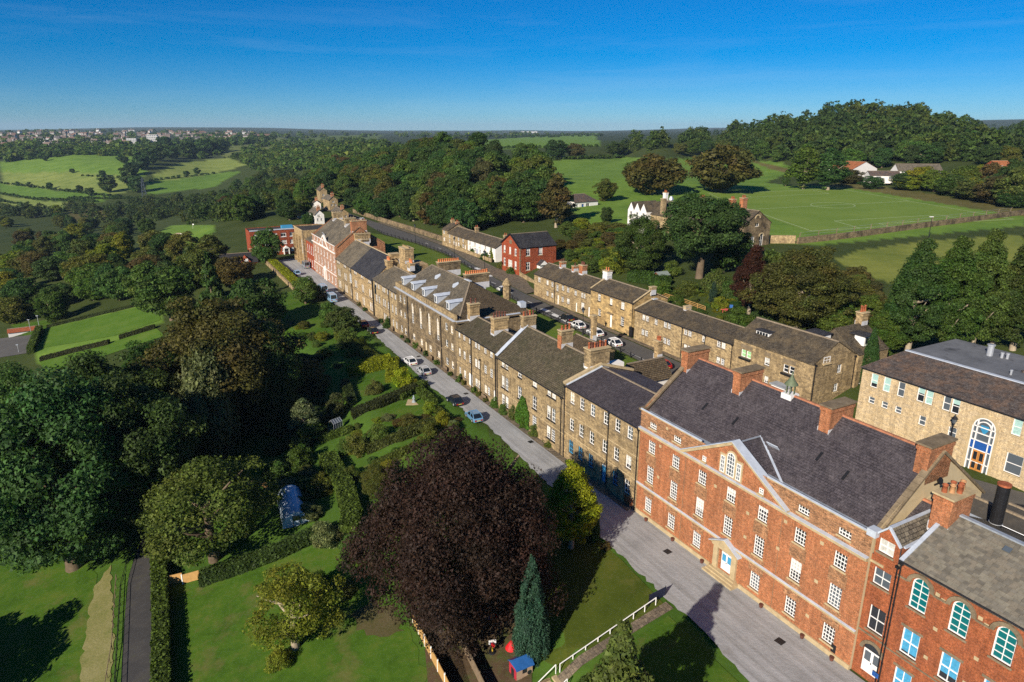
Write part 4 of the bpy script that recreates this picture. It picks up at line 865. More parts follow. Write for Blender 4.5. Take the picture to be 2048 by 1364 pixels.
# R4: corner house with dormers
b = Bld('stone_corner_house', 'dark speckled stone corner house with box dormers and lime green blinds', L(67.3, 29.5, 4.9), ROT, 13.6, 8.2, STONE, 'house', GR); ops = []
for s_, v, w_, h, pn in ((65.8, 9.0, 1.8, 1.1, BLINDL), (61.6, 9.0, .9, 1.1, BLIND), (58.4, 9.0, 1.8, 1.1, GLASS)):
    n_w = 2 if w_ > 1.4 else 1; wi = (w_ - .1 * (n_w - 1)) / n_w
    for k in range(n_w): u = 67.3 - s_ + k * (wi + .1); ops.append((u, v - 4.9, wi, h)); b.win('F', u, v - 4.9, wi, h, 1, 2, pn, TRIM_D, fr=.1)
    b.boxp('window_head', TRIM_D, 67.3 - s_ - .1, 67.3 - s_ + w_ + .1, -.03, .03, v - 4.9 + h + .25, v - 4.9 + h + .75)
    if n_w == 2:
        m = MB(); m.box(67.3 - s_ - .1, 67.3 - s_ + w_ + .1, -.4, -.05, v - 5.15, v - 4.95); b.part(m, 'window_box', BLACK)
ops.append((6.0, 1.6, .7, 1.0)); b.win('F', 6.0, 1.6, .7, 1.0, 2, 3, BLIND, TRIM_D); m = MB(); m.box(8.4, 10.6, -1.3, 0, .0, 2.4); m.box(8.2, 10.8, -1.5, .05, 2.4, 2.55, 1); b.part(m, 'porch', [WHITE, LEAD])
b.wall('F', -.5, 6.6, ops)
op2 = [(1.5, 6.4, 1.3, 1.0), (4.6, 4.5, .9, 1.2), (4.4, 1.9, .9, 1.2)]
for u, v, w_, h in op2: b.win('R', u, v, w_, h, 2, 2, GLASS2, TRIM, fr=.1)
b.wall('R', -.5, 6.6, [o for o in op2 if o[1] < 6], gable=[(8.2, 6.6), (4.2, 8.9)]); b.wall('K', -.5, 6.6); b.wall('L', -.5, 6.6, gable=[(4.2, 8.6)])
b.gable_roof(0, 13.6, 0, 6.6, 8.2, 6.6, 4.2, 8.95, SLATE_R, over=.2, course=.25); b.win('R', 1.6, 6.3, 1.3, .9, 2, 2, GLASS2, TRIM, fr=.1, dep=.05)
for x, y, zb in ((2.4, 1.6, 7.1), (8.0, 1.5, 7.2)): 
    if x > 5: continue
    m = MB(); m.box(x, x + 2.2, y, y + 1.6, zb, zb + .95); m.box(x - .15, x + 2.35, y - .2, y + 2.2, zb + .95, zb + 1.05, 1)
    for k in range(4): m.box(x + .15 + k * .5, x + .55 + k * .5, y - .03, y, zb + .15, zb + .8, 2)
    b.part(m, 'dormer', [WHITE, SLATE_D, GLASS])
m = MB(); m.box(7.5, 10.0, 5.4, 7.4, 7.5, 8.6); m.box(7.3, 10.2, 5.2, 7.6, 8.6, 8.7, 1); b.part(m, 'rear_dormer', [WHITE, SLATE_D]); b.pipe('R', .1, 0, 6.5); b.pipe('R', 7.9, 0, 6.5); b.finish()
b = Bld('rear_wing', 'stone rear wing with white roof dormer and red chimney pots behind the corner house', L(60.0, 37.72, 4.9), ROT, 6.6, 6.2, STONE, 'house', GR)
op2 = [(1.2, 3.6, 1.1, 1.3), (.8, 1.4, 1.0, 1.1)]
for (u, v, w_, h), pn in zip(op2, (BLINDL, BLIND)): b.win('R', u, v, w_, h, 2, 2, pn, TRIM, fr=.1)
b.wall('R', -.5, 6.6, op2); b.wall('F', -.5, 6.6); b.wall('K', -.5, 6.6); b.wall('L', -.5, 6.6); m = MB(); b.slope(m, (6.7, -.2, 6.5), (6.7, 6.3, 6.5), (2.6, 6.3, 9.3), (2.6, -.2, 9.3), .26); b.slope(m, (-.2, 6.3, 6.5), (-.2, -.2, 6.5), (2.6, -.2, 9.3), (2.6, 6.3, 9.3), .26); m.poly([(6.6, 6.2, 6.6), (2.6, 6.2, 9.2), (-.1, 6.2, 6.6)]); m.poly([(6.6, 0, 6.6), (2.6, 0, 9.2), (-.1, 0, 6.6)]); b.part(m, 'roof', SLATE_R)
m = MB(); m.box(4.4, 5.9, 1.8, 3.6, 7.3, 8.6); m.box(3.6, 6.1, 1.6, 3.8, 8.6, 8.72, 1); m.box(5.9, 5.93, 2.0, 2.6, 7.6, 8.4, 2); m.box(5.9, 5.93, 2.8, 3.4, 7.6, 8.4, 2); b.part(m, 'dormer', [WHITE, SLATE_D, GLASS])
b.chimney(2.0, 3.0, 5.0, 6.2, 8.5, 10.8, STONE_P, 3, POT, ph=.8); b.finish()
# ---------------------------------------------------------------- modern school block on the right
b = Bld('modern_stone_block', 'modern pale stone school block with tall glazed entrance arch and rusty slate roof', L(48.5, 31.5, 4.9), ROT, 28, 16, STONE_M, 'building'); ops = []; q = lambda s_: 48.5 - s_
for s_, v, w_, h in ((47.3, 10.25, .9, 1.75), (45.7, 10.25, .9, 1.8), (43.9, 10.25, .85, 1.8), (47.2, 8.2, .8, .85), (45.5, 8.2, .8, .85), (43.8, 8.2, .8, .85), (40.9, 7.8, .8, 1.15), (41.6, 10.45, .85, 1.7), (40.65, 10.45, .85, 1.7), (38.7, 10.45, .85, 1.7), (37.75, 10.45, .85, 1.7), (31.7, 10.35, .9, 1.8), (30.5, 10.35, .9, 1.8), (31.6, 6.2, 1.6, 2.2), (37.6, 7.6, .9, 1.3), (28, 10.35, .9, 1.8), (28, 6.2, 1.6, 2.2)):
    ops.append((q(s_), v - 4.9, w_, h)); b.win('F', q(s_), v - 4.9, w_, h, 1, 2, RN.choice([BLINDG, BLINDG, GLASS2]) if h > 1.2 else GLASS2, TRIM, fr=.09)
ops.append((q(35.2), .1, 2.2, 6.1, True)); u0 = q(35.2)
m = MB(); 
for x in (0, .42, 1.78, 2.2): m.box(u0 + x - .06, u0 + x + .06, -.05, .08, .1, 5.2 + (.6 if x in (.42, 1.78) else -.1))
for z in (1.1, 2.55, 3.55, 4.4, 5.1): m.box(u0, u0 + 2.2, -.05, .08, z - .05, z + .05)
k = 12
for r0_, r1_ in ((1.1, .98), (.72, .62)): m.prism([(u0 + 1.1 + r0_ * math.cos(math.pi * i / k), -.05, 5.1 + r0_ * math.sin(math.pi * i / k)) for i in range(k + 1)] + [(u0 + 1.1 + r1_ * math.cos(math.pi * i / k), -.05, 5.1 + r1_ * math.sin(math.pi * i / k)) for i in range(k, -1, -1)], (0, .12, 0))
en = b.part(m, 'entrance_arch', WHITE); m = MB(); m.poly([(u0, .09, .1), (u0 + 2.2, .09, .1)] + [(u0 + 1.1 + 1.1 * math.cos(math.pi * i / k), .09, 5.1 + 1.1 * math.sin(math.pi * i / k)) for i in range(k + 1)]); b.part(m, 'pane', GLASS2, en)
b.boxp('blue_panel', BLUED, u0 + .05, u0 + 2.15, -.02, .06, 2.6, 3.5, parent=en); m = MB(); m.box(u0 + .5, u0 + 1.08, -.04, .05, .12, 2.5); m.box(u0 + 1.12, u0 + 1.7, -.04, .05, .12, 2.5)
for x in (.6, 1.22): m.box(u0 + x, u0 + x + .36, -.06, -.04, 1.4, 2.3, 1); m.box(u0 + x, u0 + x + .36, -.06, -.04, .4, 1.1, 1)
b.part(m, 'oak_doors', [DOORW, GLASS], en); m = MB(); m.prism([(u0 + .75, .05, 4.9), (u0 + 1.0, .05, 4.55), (u0 + 1.15, .05, 4.45), (u0 + 1.3, .05, 4.55), (u0 + 1.5, .05, 4.9), (u0 + 1.5, .05, 5.35), (u0 + .75, .05, 5.35)], (0, -.06, 0)); b.part(m, 'shield_crest', plain('crest_blue', (.04, .25, .45), .4), en)
m = MB(); m.prism([(u0 + 1.1 + 1.45 * math.cos(math.pi * i / k), -.04, 5.1 + 1.45 * math.sin(math.pi * i / k)) for i in range(k + 1)] + [(u0 + 1.1 + 1.13 * math.cos(math.pi * i / k), -.04, 5.1 + 1.13 * math.sin(math.pi * i / k)) for i in range(k, -1, -1)], (0, .04, 0)); m.box(u0 - .35, u0 - .03, -.04, 0, .1, 5.1); m.box(u0 + 2.23, u0 + 2.55, -.04, 0, .1, 5.1); b.part(m, 'arch_surround', TRIM, en)
b.wall('F', -.6, 7.5, ops); b.wall('L', -.6, 7.5); b.wall('R', -.6, 7.5); b.wall('K', -.6, 7.5)
m = MB(); b.slope(m, (-.25, -.25, 7.42), (28, -.25, 7.42), (28, 5.5, 9.2), (1.6, 5.5, 9.2), .3); rr = b.part(m, 'roof', SLATE_N); m = MB(); m.poly([(-.25, -.25, 7.42), (1.6, 5.5, 9.2), (1.6, 16, 9.2), (-.25, 16.2, 7.42)]); b.part(m, 'side_roof', SLATE_N, rr)
m = MB(); m.box(1.6, 28, 5.5, 16, 9.0, 9.14); b.part(m, 'flat_roof', FELT, rr); m = MB(); m.beam((1.6, 5.5, 9.24), (28, 5.5, 9.24), .5, .1); b.part(m, 'lead_edge', LEADP, rr); b.gutter('F', 7.4, .25, BLACK)
m = MB(); m.box(12.5, 28, 9.5, 16, 9.15, 9.2); m.beam((12.5, 9.5, 9.2), (20, 16, 9.5), .5, .25); b.part(m, 'raised_roof', SLATE_N, rr)
for x, y, r_, h in ((7.5, 12.5, .35, 1.3), (8.7, 12.8, .16, .6), (9.2, 13.0, .16, .6), (15.0, 8.6, .16, .6), (15.8, 8.8, .18, .6), (12.4, 7.4, .12, .5)):
    m = MB(); m.tube((x, y, 9.1), (x, y, 9.1 + h), r_, n=10); m.tube((x, y, 9.1 + h), (x, y, 9.25 + h), r_ * 1.25, n=10); b.part(m, 'roof_vent', STEEL, rr)
b.finish()
# ---------------------------------------------------------------- terrain and flat ground
def terrain():
    th = np.concatenate([np.radians(np.linspace(-178, -62, 40)), np.radians(np.arange(-60, 60.01, .28)), np.radians(np.linspace(62, 178, 40))])
    rr = np.exp(np.concatenate([np.linspace(math.log(6), math.log(140), 80), np.linspace(math.log(144), math.log(15000), 260)]))
    T, Rr = np.meshgrid(th, rr); x = (np.sin(T) * Rr); y = (np.cos(T) * Rr)
    z = TZ(x.ravel(), y.ravel()); V = np.stack([x.ravel(), y.ravel(), z], 1)
    n, m = len(th), len(rr); i, j = np.meshgrid(np.arange(m - 1), np.arange(n - 1), indexing='ij')
    a = (i * n + j).ravel(); Q = np.stack([a, a + 1, a + n + 1, a + n], 1)[:, ::-1]
    me = np_mesh('ground', V, Q, [GROUND]); me.polygons.foreach_set('use_smooth', [True] * len(Q))
    # what grows where
    f = V[:, 1] * CT - (V[:, 2] - H) * SN; up = V[:, 1] * SN + (V[:, 2] - H) * CT; ok = f > 1
    ff = np.where(ok, f, 1); U = 1024 + F * V[:, 0] / ff; Vv = 682 - F * up / ff
    col = np.tile(np.array([.050, .070, .018]), (len(V), 1)); dist = np.hypot(V[:, 0], V[:, 1])
    st_t = SA * V[:, 0] + CA * V[:, 1] - T0; col[(dist < 150) & (st_t < -5)] = (.062, .125, .018); col[dist > 1250] = (.045, .062, .03)
    def inside(poly):
        c = np.zeros(len(V), bool); p = poly; k = len(p)
        for q in range(k):
            x0, y0 = p[q]; x1, y1 = p[(q + 1) % k]
            if y0 == y1: continue
            hit = ((y0 > Vv) != (y1 > Vv)) & (U < (x1 - x0) * (Vv - y0) / (y1 - y0) + x0); c ^= hit
        return c & ok
    for cl, dmin, poly in FIELDS: col[inside(poly) & (dist > dmin)] = cl
    ca = me.color_attributes.new('cover', 'FLOAT_COLOR', 'POINT'); ca.data.foreach_set('color', np.concatenate([col, np.ones((len(V), 1))], 1).astype(np.float32).ravel())
    return tag(ob('ground', me), kind='structure')
g1, g2, g3 = (.135, .23, .036), (.20, .255, .062), (.11, .20, .03)
FIELDS = [(g1, 300, [(0, 322), (130, 309), (275, 304), (262, 325), (296, 345), (280, 354), (150, 344), (0, 346)]), (g2, 300, [(0, 346), (150, 344), (280, 354), (262, 374), (240, 388), (120, 380), (0, 367)]),
          (g3, 300, [(0, 367), (120, 382), (215, 385), (242, 395), (190, 404), (80, 400), (0, 387)]), (g2, 300, [(0, 389), (80, 402), (140, 406), (120, 418), (0, 408)]), (g2, 300, [(300, 352), (370, 325), (460, 316), (492, 330), (440, 345), (330, 362)]),
          (g3, 300, [(295, 364), (330, 362), (440, 346), (485, 342), (425, 375), (295, 390)]), ((.135, .165, .05), 300, [(440, 302), (470, 285), (560, 274), (590, 285), (565, 297), (450, 316)]), ((.10, .09, .03), 300, [(135, 425), (220, 415), (215, 435), (150, 445)]),
          (g1, 200, [(318, 463), (345, 450), (428, 450), (424, 480), (402, 494), (330, 478)]), (g1, 400, [(880, 285), (1060, 274), (1195, 266), (1198, 292), (1010, 299), (885, 302)]), ((.10, .14, .035), 400, [(610, 272), (770, 269), (740, 286), (620, 289)]),
          (g1, 120, [(1080, 322), (1250, 315), (1400, 318), (1560, 324), (1595, 340), (1530, 365), (1590, 372), (1700, 370), (2048, 428), (2048, 452), (1640, 490), (1530, 486), (1250, 476), (1175, 445), (1140, 420), (1085, 372)]),
          ((.14, .12, .045), 150, [(1500, 322), (1590, 338), (1600, 350), (1540, 338)]), ((.125, .115, .04), 100, [(1640, 374), (1700, 362), (2048, 418), (2048, 434), (1700, 376)]), ((.19, .22, .045), 60, [(1668, 520), (1720, 500), (1850, 482), (2048, 470), (2048, 575), (1800, 570), (1735, 552)]),
          (g1, 50, [(60, 690), (90, 655), (310, 605), (330, 640), (200, 700), (90, 745)])]
t = NT('ground_cover'); tc = t.n('ShaderNodeTexCoord').outputs['Object']
at = t.n('ShaderNodeVertexColor'); at.layer_name = 'cover'
n1 = t.noise(.06, 6, .6, tc); n2 = t.noise(1.5, 6, .75, tc); n3 = t.noise(.35, 4, .6, tc)
c = t.mix(1.0, at.outputs[0], t.ramp(n1, [(.3, (.72, .78, .7)), (.7, (1.25, 1.15, 1.2))]), 'MULTIPLY'); c = t.mix(.8, c, t.ramp(t.mix(.5, n2, n3), [(.32, (.65, .7, .7)), (.68, (1.3, 1.25, 1.15))]), 'MULTIPLY')
t.bsdf(c, .95, .1, 0, n2, .5, .12); GROUND = t.m
terrain()
LAWN = ground('mown_lawn', [(.040, .058, .007), (.062, .086, .011), (.10, .108, .018)], .25, 3.0, .95, .5, ((.14, .13, .04), .16, .55, .6))
LAWN_R = ground('rough_lawn', [(.028, .066, .006), (.055, .115, .011), (.105, .138, .022)], .3, 1.6, .95, .8, ((.125, .115, .038), .22, .54, .65))
LAWN_B = ground('bright_lawn', [(.055, .115, .012), (.08, .155, .018), (.12, .18, .03)], .15, 1.2, .95, .4)
DRYG = ground('dry_bank_grass', [(.13, .15, .04), (.20, .19, .07), (.28, .25, .12)], .5, 4.0, .95, .8)
GRAVEL = ground('pale_gravel', [(.24, .246, .252), (.33, .335, .338), (.41, .41, .405)], .22, 3.0, .95, .6, ((.17, .15, .12), .16, .6, .5), lane=True)
ASPH = ground('asphalt', [(.075, .073, .07), (.10, .096, .09), (.13, .123, .112)], .3, 4, .9, .2, ((.15, .135, .11), .12, .58, .6))
PAVE = masonry('stone_setts', (.23, .19, .14), (.18, .145, .105), (.12, .1, .075), .5, .35, .02, (.12, .1, .07), .4, .3)
SOIL = ground('garden_soil', [(.05, .035, .02), (.09, .062, .036), (.13, .10, .055)], .6, 4, .95, .8, ((.06, .09, .02), .5, .5, .7))
WHITEL = plain('road_marking', (.62, .62, .6), .8, .2, 2)
def rough_edge(pts, a, step=.7, seed=0, closed=True):
    r = random.Random(seed + len(pts)); o = []
    for p, q in zip(pts, pts[1:] + (pts[:1] if closed else [])):
        d = q - p; n = max(1, int(d.length / step)); s_ = Vector((-d.y, d.x, 0)).normalized()
        for k in range(n): o.append(p + d * (k / n) + s_ * (r.uniform(-a, a) if k else 0))
    return o
def sheet(name, pts, mat, z=None, lift=.02, kind='structure', label=None, cat=None, sub=2.0, parent=None):
    """a patch of ground that follows the terrain (or lies level at z)"""
    bm = bmesh.new(); vs = [bm.verts.new((p[0], p[1], 0)) for p in pts]; f = bm.faces.new(vs)
    if f.normal.z < 0: f.normal_flip()
    if z is None:
        xs = [p[0] for p in pts]; ys = [p[1] for p in pts]
        for ax, lo, hi in (('x', min(xs), max(xs)), ('y', min(ys), max(ys))):
            k = lo + sub
            while k < hi:
                co = (k, 0, 0) if ax == 'x' else (0, k, 0); no = (1, 0, 0) if ax == 'x' else (0, 1, 0)
                bmesh.ops.bisect_plane(bm, geom=bm.verts[:] + bm.edges[:] + bm.faces[:], plane_co=co, plane_no=no); k += sub
    V = np.array([v.co[:] for v in bm.verts]); Zs = TZ(V[:, 0], V[:, 1]) + lift if z is None else np.full(len(V), z)
    for v, zz in zip(bm.verts, Zs): v.co.z = zz
    bmesh.ops.recalc_face_normals(bm, faces=bm.faces[:])
    me = bpy.data.meshes.new(name); bm.to_mesh(me); bm.free()
    if len(me.polygons) and me.polygons[0].normal.z < 0: me.flip_normals()
    me.materials.append(mat); uv_world(me)
    o = ob(name, me, parent); tag(o, label, cat, None, kind); return o
def SP(*st): return [L(a, c) for a, c in st]
sheet('gravel_lane', SP((-20, .02)) + rough_edge(SP((-20, -9.5), (10, -9.2), (28, -7.7), (32.4, -7.0), (39.5, -6.7), (49.2, -6.4), (60, -5.4), (79, -4.2), (93.4, -5.4), (99.7, -5.6), (114, -5.0), (132, -4.5), (156, -4.9), (180, -5.6), (212, -6.2), (226, -7)), .22, .6, 1, False) + SP((226, .02)), GRAVEL, z=.0)
sheet('terrace_footway', SP((52, -.06), (52, -.95), (128.6, -.95), (176, -.95), (176, -.06)), PAVE, z=.035)
sheet('yard_ground', SP((10, 8), (10, 34), (54, 34), (54, 29.3), (53, 22), (60, 14), (60, 8)), ASPH, z=4.9)
sheet('upper_street', SP((40, 22.4), (40, 27.8), (67, 28.0), (104, 28.6), (128, 29.8), (146, 31.5), (170, 35), (195, 39.0), (226, 39.5), (262, 38.5), (330, 36), (330, 31), (262, 33.5), (231, 31.0), (207, 34.0), (184, 34.6), (161, 31.9), (140, 27), (120, 24.6), (96, 24.0), (70, 22.6)), ASPH, z=4.95)
sheet('pavement', SP((54, 27.85), (54, 29.45), (91.3, 29.45), (104, 30.25), (127.2, 31.0), (128, 29.85), (104, 28.65), (67, 28.05)), PAVE, z=5.06)
sheet('pavement', SP((128.5, 29.9), (130, 34.0), (146, 38.2), (158, 37.6), (176, 39.8), (200, 41.8), (226, 41.5), (262, 40.2), (262, 38.55), (226, 39.55), (195, 39.05), (170, 35.05), (146, 31.55)), PAVE, z=5.05)
for k in range(26):
    s_ = 80 + 5.2 * k; t_ = float(np.interp(s_, [60, 104, 128, 146, 170, 195, 226], [25.3, 26.3, 27.2, 29.2, 33.4, 36.8, 36.4]))
    if k % 2 == 0 and s_ > 96:
        p = L(s_, t_, 4.958); m = MB(); m.box(-1.2, 1.2, -.07, .07, 0, .004); o = m.build('road_marking', WHITEL, None, p, ROT); tag(o, kind='structure')
m = MB(); a, c = L(97.5, 24.6, 4.96), L(76, 23.9, 4.96); m.beam(a, c, .1, .006); tag(m.build('road_edge_line', WHITEL), kind='structure')
for s_, t_ in ((105.5, 25.6), (110, 26.0), (114.5, 26.4), (150.5, 31.8), (154.5, 31.6), (160, 33.0)):
    m = MB(); m.box(-1.3, 1.3, -.55, .55, 0, .004); tag(m.build('road_hatching', WHITEL, None, L(s_, t_, 4.958), ROT), kind='structure')
sheet('green_bank', SP((66, 13.5), (66, 22.2), (96, 23.4), (120, 24.2), (140, 26.5), (161, 31.0), (184, 33.4), (207, 33), (231, 30), (240, 26), (226, 13.5), (150, 14), (128, 15)), BANKG, lift=.06)
# ---------------------------------------------------------------- other houses
def house(name, label, origin, rz, Wd, D, ev, rd, wall, roof, wins=(), doors=(), ridge='x', group=None, cat='house', chim=(), pane=None, course=.35, hip=0.0, **k):
    b = Bld(name, label, origin, rz, Wd, D, wall, cat, group); per = {}
    for f, u, v, w, h in wins: per.setdefault(f, []).append((u, v, w, h)); b.win(f, u, v, w, h, 2, 2, pane or RN.choice([GLASS, GLASS2, BLIND]), TRIM, **{'fr': .1, **k})
    for f, u, w, h, mt in doors: per.setdefault(f, []).append((u, .05, w, h)); b.door(f, u, .05, w, h, mt)
    for f in 'FRKL':
        g = None
        if hip == 0:
            if ridge == 'x' and f in 'RL': g = [(D / 2, rd)]
            if ridge == 'y' and f in 'FK': g = [(Wd / 2, rd)]
        b.wall(f, -1.0, ev, per.get(f, []), gable=g)
    if ridge == 'x': b.gable_roof(-.15, Wd + .15, 0, ev, D, ev, D / 2, rd, roof, over=.25, course=course, xr0=hip - .15, xr1=Wd - hip + .15)
    else:
        m = MB(); o = .3; dz = o * (rd - ev) / (Wd / 2)
        b.slope(m, (-o, D + .2, ev - dz), (-o, -.2, ev - dz), (Wd / 2, -.2 + hip, rd), (Wd / 2, D + .2 - hip, rd), course); b.slope(m, (Wd + o, -.2, ev - dz), (Wd + o, D + .2, ev - dz), (Wd / 2, D + .2 - hip, rd), (Wd / 2, -.2 + hip, rd), course)
        r = b.part(m, 'roof', roof); m = MB(); m.beam((Wd / 2, -.2, rd + .03), (Wd / 2, D + .2, rd + .03), .3, .12); b.part(m, 'ridge_tiles', RIDGE_S, r)
    for x0, y0, w, d, z0, z1, mt, n_, pt in chim: b.chimney(x0, x0 + w, y0, y0 + d, z0, z1, mt, n_, pt, ph=.6, flash=False)
    return b
b = house('red_brick_house', 'bright red brick house with dark slate gable roof and white sashes on the upper street', L(156.2, 38.3, 4.95), ROT, 9.7, 10.5, 7.1, 9.8, BRICK_H, SLATE_D,
      [('F', .9, 4.7, 1.1, 1.8), ('F', 3.9, 4.7, 1.1, 1.8), ('F', 6.8, 4.7, 1.1, 1.8), ('F', .9, 1.3, 1.1, 2.0), ('F', 3.4, 1.3, 2.2, 1.9), ('F', 6.8, 1.3, 1.1, 2.0), ('R', 1.7, 4.8, 1.2, 1.9), ('R', 5.3, 4.8, 1.2, 1.9), ('R', 1.7, 1.2, 1.2, 2.1)], ridge='y', course=.25, pane=BLIND, fr=.13, bar=.07)
m = MB(); m.box(9.7, 11.2, 4.9, 7.1, 0, 2.4); m.prism([(9.7, 4.6, 2.4), (9.7, 7.4, 2.4), (9.7, 6.0, 3.7)], (1.8, 0, 0), 1); m.prism([(11.51, 4.75, 2.5), (11.51, 7.25, 2.5), (11.51, 6.0, 3.55)], (.04, 0, 0), 2); b.part(m, 'porch', [WHITE, SLATE_D, WHITE])
m = MB(); m.box(4.2, 5.5, -.06, 0, 7.4, 8.3); b.part(m, 'date_stone', TRIM_D)
for x in (-.15, 9.85):
    m = MB(); m.beam((x, -.25, 7.0), (4.85, -.25, 9.9), .2, .3); b.part(m, 'barge_board', BLACK)
for i in range(10):
    z = .2 + i * .68; b.boxp('quoin', TRIM_D, 9.35, 9.72, -.03, .3 if i % 2 else .2, z, z + .5)
m = MB(); m.box(9.6, 9.7, 10.5, 13, 0, 3.0); b.part(m, 'yard_wall', BRICK_H); b.finish()
GC = 'low cottages opposite the green bank'
for lab, s1, s0, mt in (('end stone cottage with twin chimneys beyond the white cottages', 203.0, 198.5, STONE_R), ('buff stone cottage with grey slate roof between end cottage and white cottages', 198.45, 184.0, STONE_R), ('whitewashed cottage row beside the bright red brick house', 183.95, 166.0, WHITEW)):
    Wd = s1 - s0; ws = []; ds = []
    for k in range(int(Wd / 3.4)):
        x = .8 + k * 3.4; ws += [('F', x, 2.5 if s1 < 199 else 3.2, 1.2, 1.0), ('F', x, .9, 1.2, 1.1)]
        if k % 2: ds.append(('F', x + 1.6, .8, 1.8, WHITE if mt != WHITEW else BLUED))
    tt = {203.0: 41.3, 198.45: 41.2, 183.95: 41.4}[s1]
    b = house('stone_cottage', lab, L(s1, tt, 5.0), ROT, Wd, 7, 4.6 if s1 > 200 else 3.9, 6.6 if s1 > 200 else 5.7, mt, SLATE_R, ws, ds, group=GC, chim=[(Wd - .9, 3, .8, 1, 4.8, 7.0, BRICK if s1 > 200 else STONE, 2, POT)] + ([(0, 3, .8, 1, 5, 7.2, STONE_P, 2, POT)] if s1 > 200 else []), fr=.12); b.finish()
# outbuildings behind the terrace
b = house('white_outbuilding', 'white-walled outbuilding with brown stone slate roof behind the purple-roofed house', L(70.6, 11.5, 3.6), ROT, 3.9, 6.0, 4.3, 6.3, WHITEW, SLATE_B, [('R', 2.0, 2.2, 1.6, 1.3)], ridge='y', cat='outbuilding', pane=GLASS, mat=TRIM, course=.27, bar=.1); b.chimney(.9, 1.7, 5.3, 6.1, 5.6, 8.6, STONE_P, 3, POT, ph=.6, pr=.14); b.finish()
b = house('stone_outbuilding', 'low stone outbuilding with curling brown slate roof and tall single stack', L(88.2, 13.2, 3.8), ROT, 6.0, 6.4, 3.0, 4.5, STONE, SLATE_B, ridge='x', cat='outbuilding', course=.27); b.chimney(.4, 1.1, 5.6, 6.3, 3.0, 7.4, STONE_P, 0); b.finish()
# low buildings behind the near end
b = house('felt_roofed_outbuilding', 'low outbuilding with dark felt roof behind the arched-window building', L(24.6, 13.2, 4.9), ROT, 11, 9, 3.4, 5.0, BRICK_A, FELT_D, cat='outbuilding', course=2); m = MB(); m.beam((-.2, -.3, 3.6), (11.2, -.3, 3.6), .5, .3); b.part(m, 'stone_kerb', TRIM_D); b.finish()
b = house('lead_edged_outbuilding', 'red brick outbuilding with pale lead gutter beside the tall black flue', L(24.9, 10.4, 4.9), ROT, 6.5, 3.0, 6.2, 7.2, BRICK_A, FELT_D, cat='outbuilding', ridge='x', course=2); m = MB(); m.beam((-.1, -.3, 6.35), (2.2, -.3, 6.35), .8, .12); b.part(m, 'lead_gutter', LEADP); b.win('F', 3.3, 5.2, .7, .8, 1, 2, GLASS2, TRIM, dep=.0); b.finish()
m = MB(); m.smooth = False; m.tube((0, 0, 0), (0, 0, 10.2), .42, n=16); fl = empty('boiler_flue', L(21.9, 9.3, 5.0), ROT, 'tall black cylindrical flue rising behind the stone slate roof', 'flue'); ob('flue_pipe', m.mesh('flue_pipe', BLACK), fl)
m = MB(); m.tube((0, 0, 10.2), (0, 0, 10.35), .46, n=16); ob('flue_cap', m.mesh('flue_cap', POT), fl)
for z in (6.6, 7.1):
    m = MB(); m.tube((0, 0, z), (0, 0, z + .05), .45, n=16); ob('flue_band', m.mesh('flue_band', STEEL), fl); m = MB(); m.tube((.4, 0, z), (2.0, .4, z - .2), .03, n=5); ob('flue_stay', m.mesh('flue_stay', STEEL), fl)
# red brick block across the end of the lane
RM = ROT + math.pi / 2 * 0
def face_near(s0, t0, t1, z=0.0):
    a, c = L(s0, t0, z), L(s0, t1, z); return a, math.atan2(c.y - a.y, c.x - a.x), (c - a).length
o_, r_, w_ = face_near(236, -12.5, 11.5)
ws = []
for k in range(8):
    for v in (.9, 3.4, 5.8): ws.append(('F', 1.2 + k * 2.85, v, 1.7, 1.3))
b = Bld('flat_roofed_brick_block', 'flat-roofed red brick block with blue roof edge across the end of the lane', o_, r_, w_, 9, BRICK_H, 'building'); ops = []
for f, u, v, w, h in ws: ops.append((u, v, w, h)); b.win(f, u, v, w, h, 2, 1, RN.choice([BLIND, GLASS2, BLIND]), WHITE, fr=.15)
b.wall('F', -1, 8.2, ops); b.wall('R', -1, 8.2); b.wall('L', -1, 8.2); b.wall('K', -1, 8.2); b.boxp('roof', FELT_D, .1, w_ - .1, .1, 8.9, 7.9, 8.0); b.band('F', 8.0, .5, .15, LEADP, name='blue_fascia'); b.boxp('roof_box', BLUE, w_ * .45, w_ * .6, 3, 5, 8.0, 9.0)
m = MB(); m.prism([(10, -1.2, 2.0), (12, -1.2, 2.0), (11, -1.2, 2.8)], (0, 1.2, 0)); m.box(10.1, 10.3, -1.2, 0, 0, 2.0); m.box(11.7, 11.9, -1.2, 0, 0, 2.0); b.part(m, 'porch', WHITE); b.finish()
GF = 'houses up the road beyond the terrace'
o_, r_, w_ = face_near(252, -26, -17, -6)
house('lodge_house', 'slate-roofed lodge with white gable wall beside the golf green', o_ + Vector((0, 0, 0)), r_ + .5, 9, 11, 4.0, 6.6, WHITEW, SLATE_D, [('F', 2, 1, 1.2, 1.3), ('F', 5.5, 1, 1.2, 1.3)], ridge='y', group=GF).finish()
o_, r_, w_ = face_near(228, -23, -12, -3)
b = house('brick_lodge', 'low dark-roofed brick lodge with small gabled window by the lane end', o_, r_, 11, 8, 2.8, 5.2, BRICK_H, SLATE_D, [('F', 1.5, .7, 1.3, 1.3), ('F', 7.8, .7, 1.3, 1.3)], group=GF, chim=[(9.5, 4, .8, .8, 4.0, 6.2, BRICK, 1, POT)]); m = MB(); m.prism([(6.0, -.4, 2.8), (9.0, -.4, 2.8), (7.5, -.4, 4.6)], (0, 3, 0)); m.box(6.9, 8.1, -.45, -.38, 2.9, 3.9, 1); b.part(m, 'gabled_window', [BRICK_H, WHITE]); b.finish()
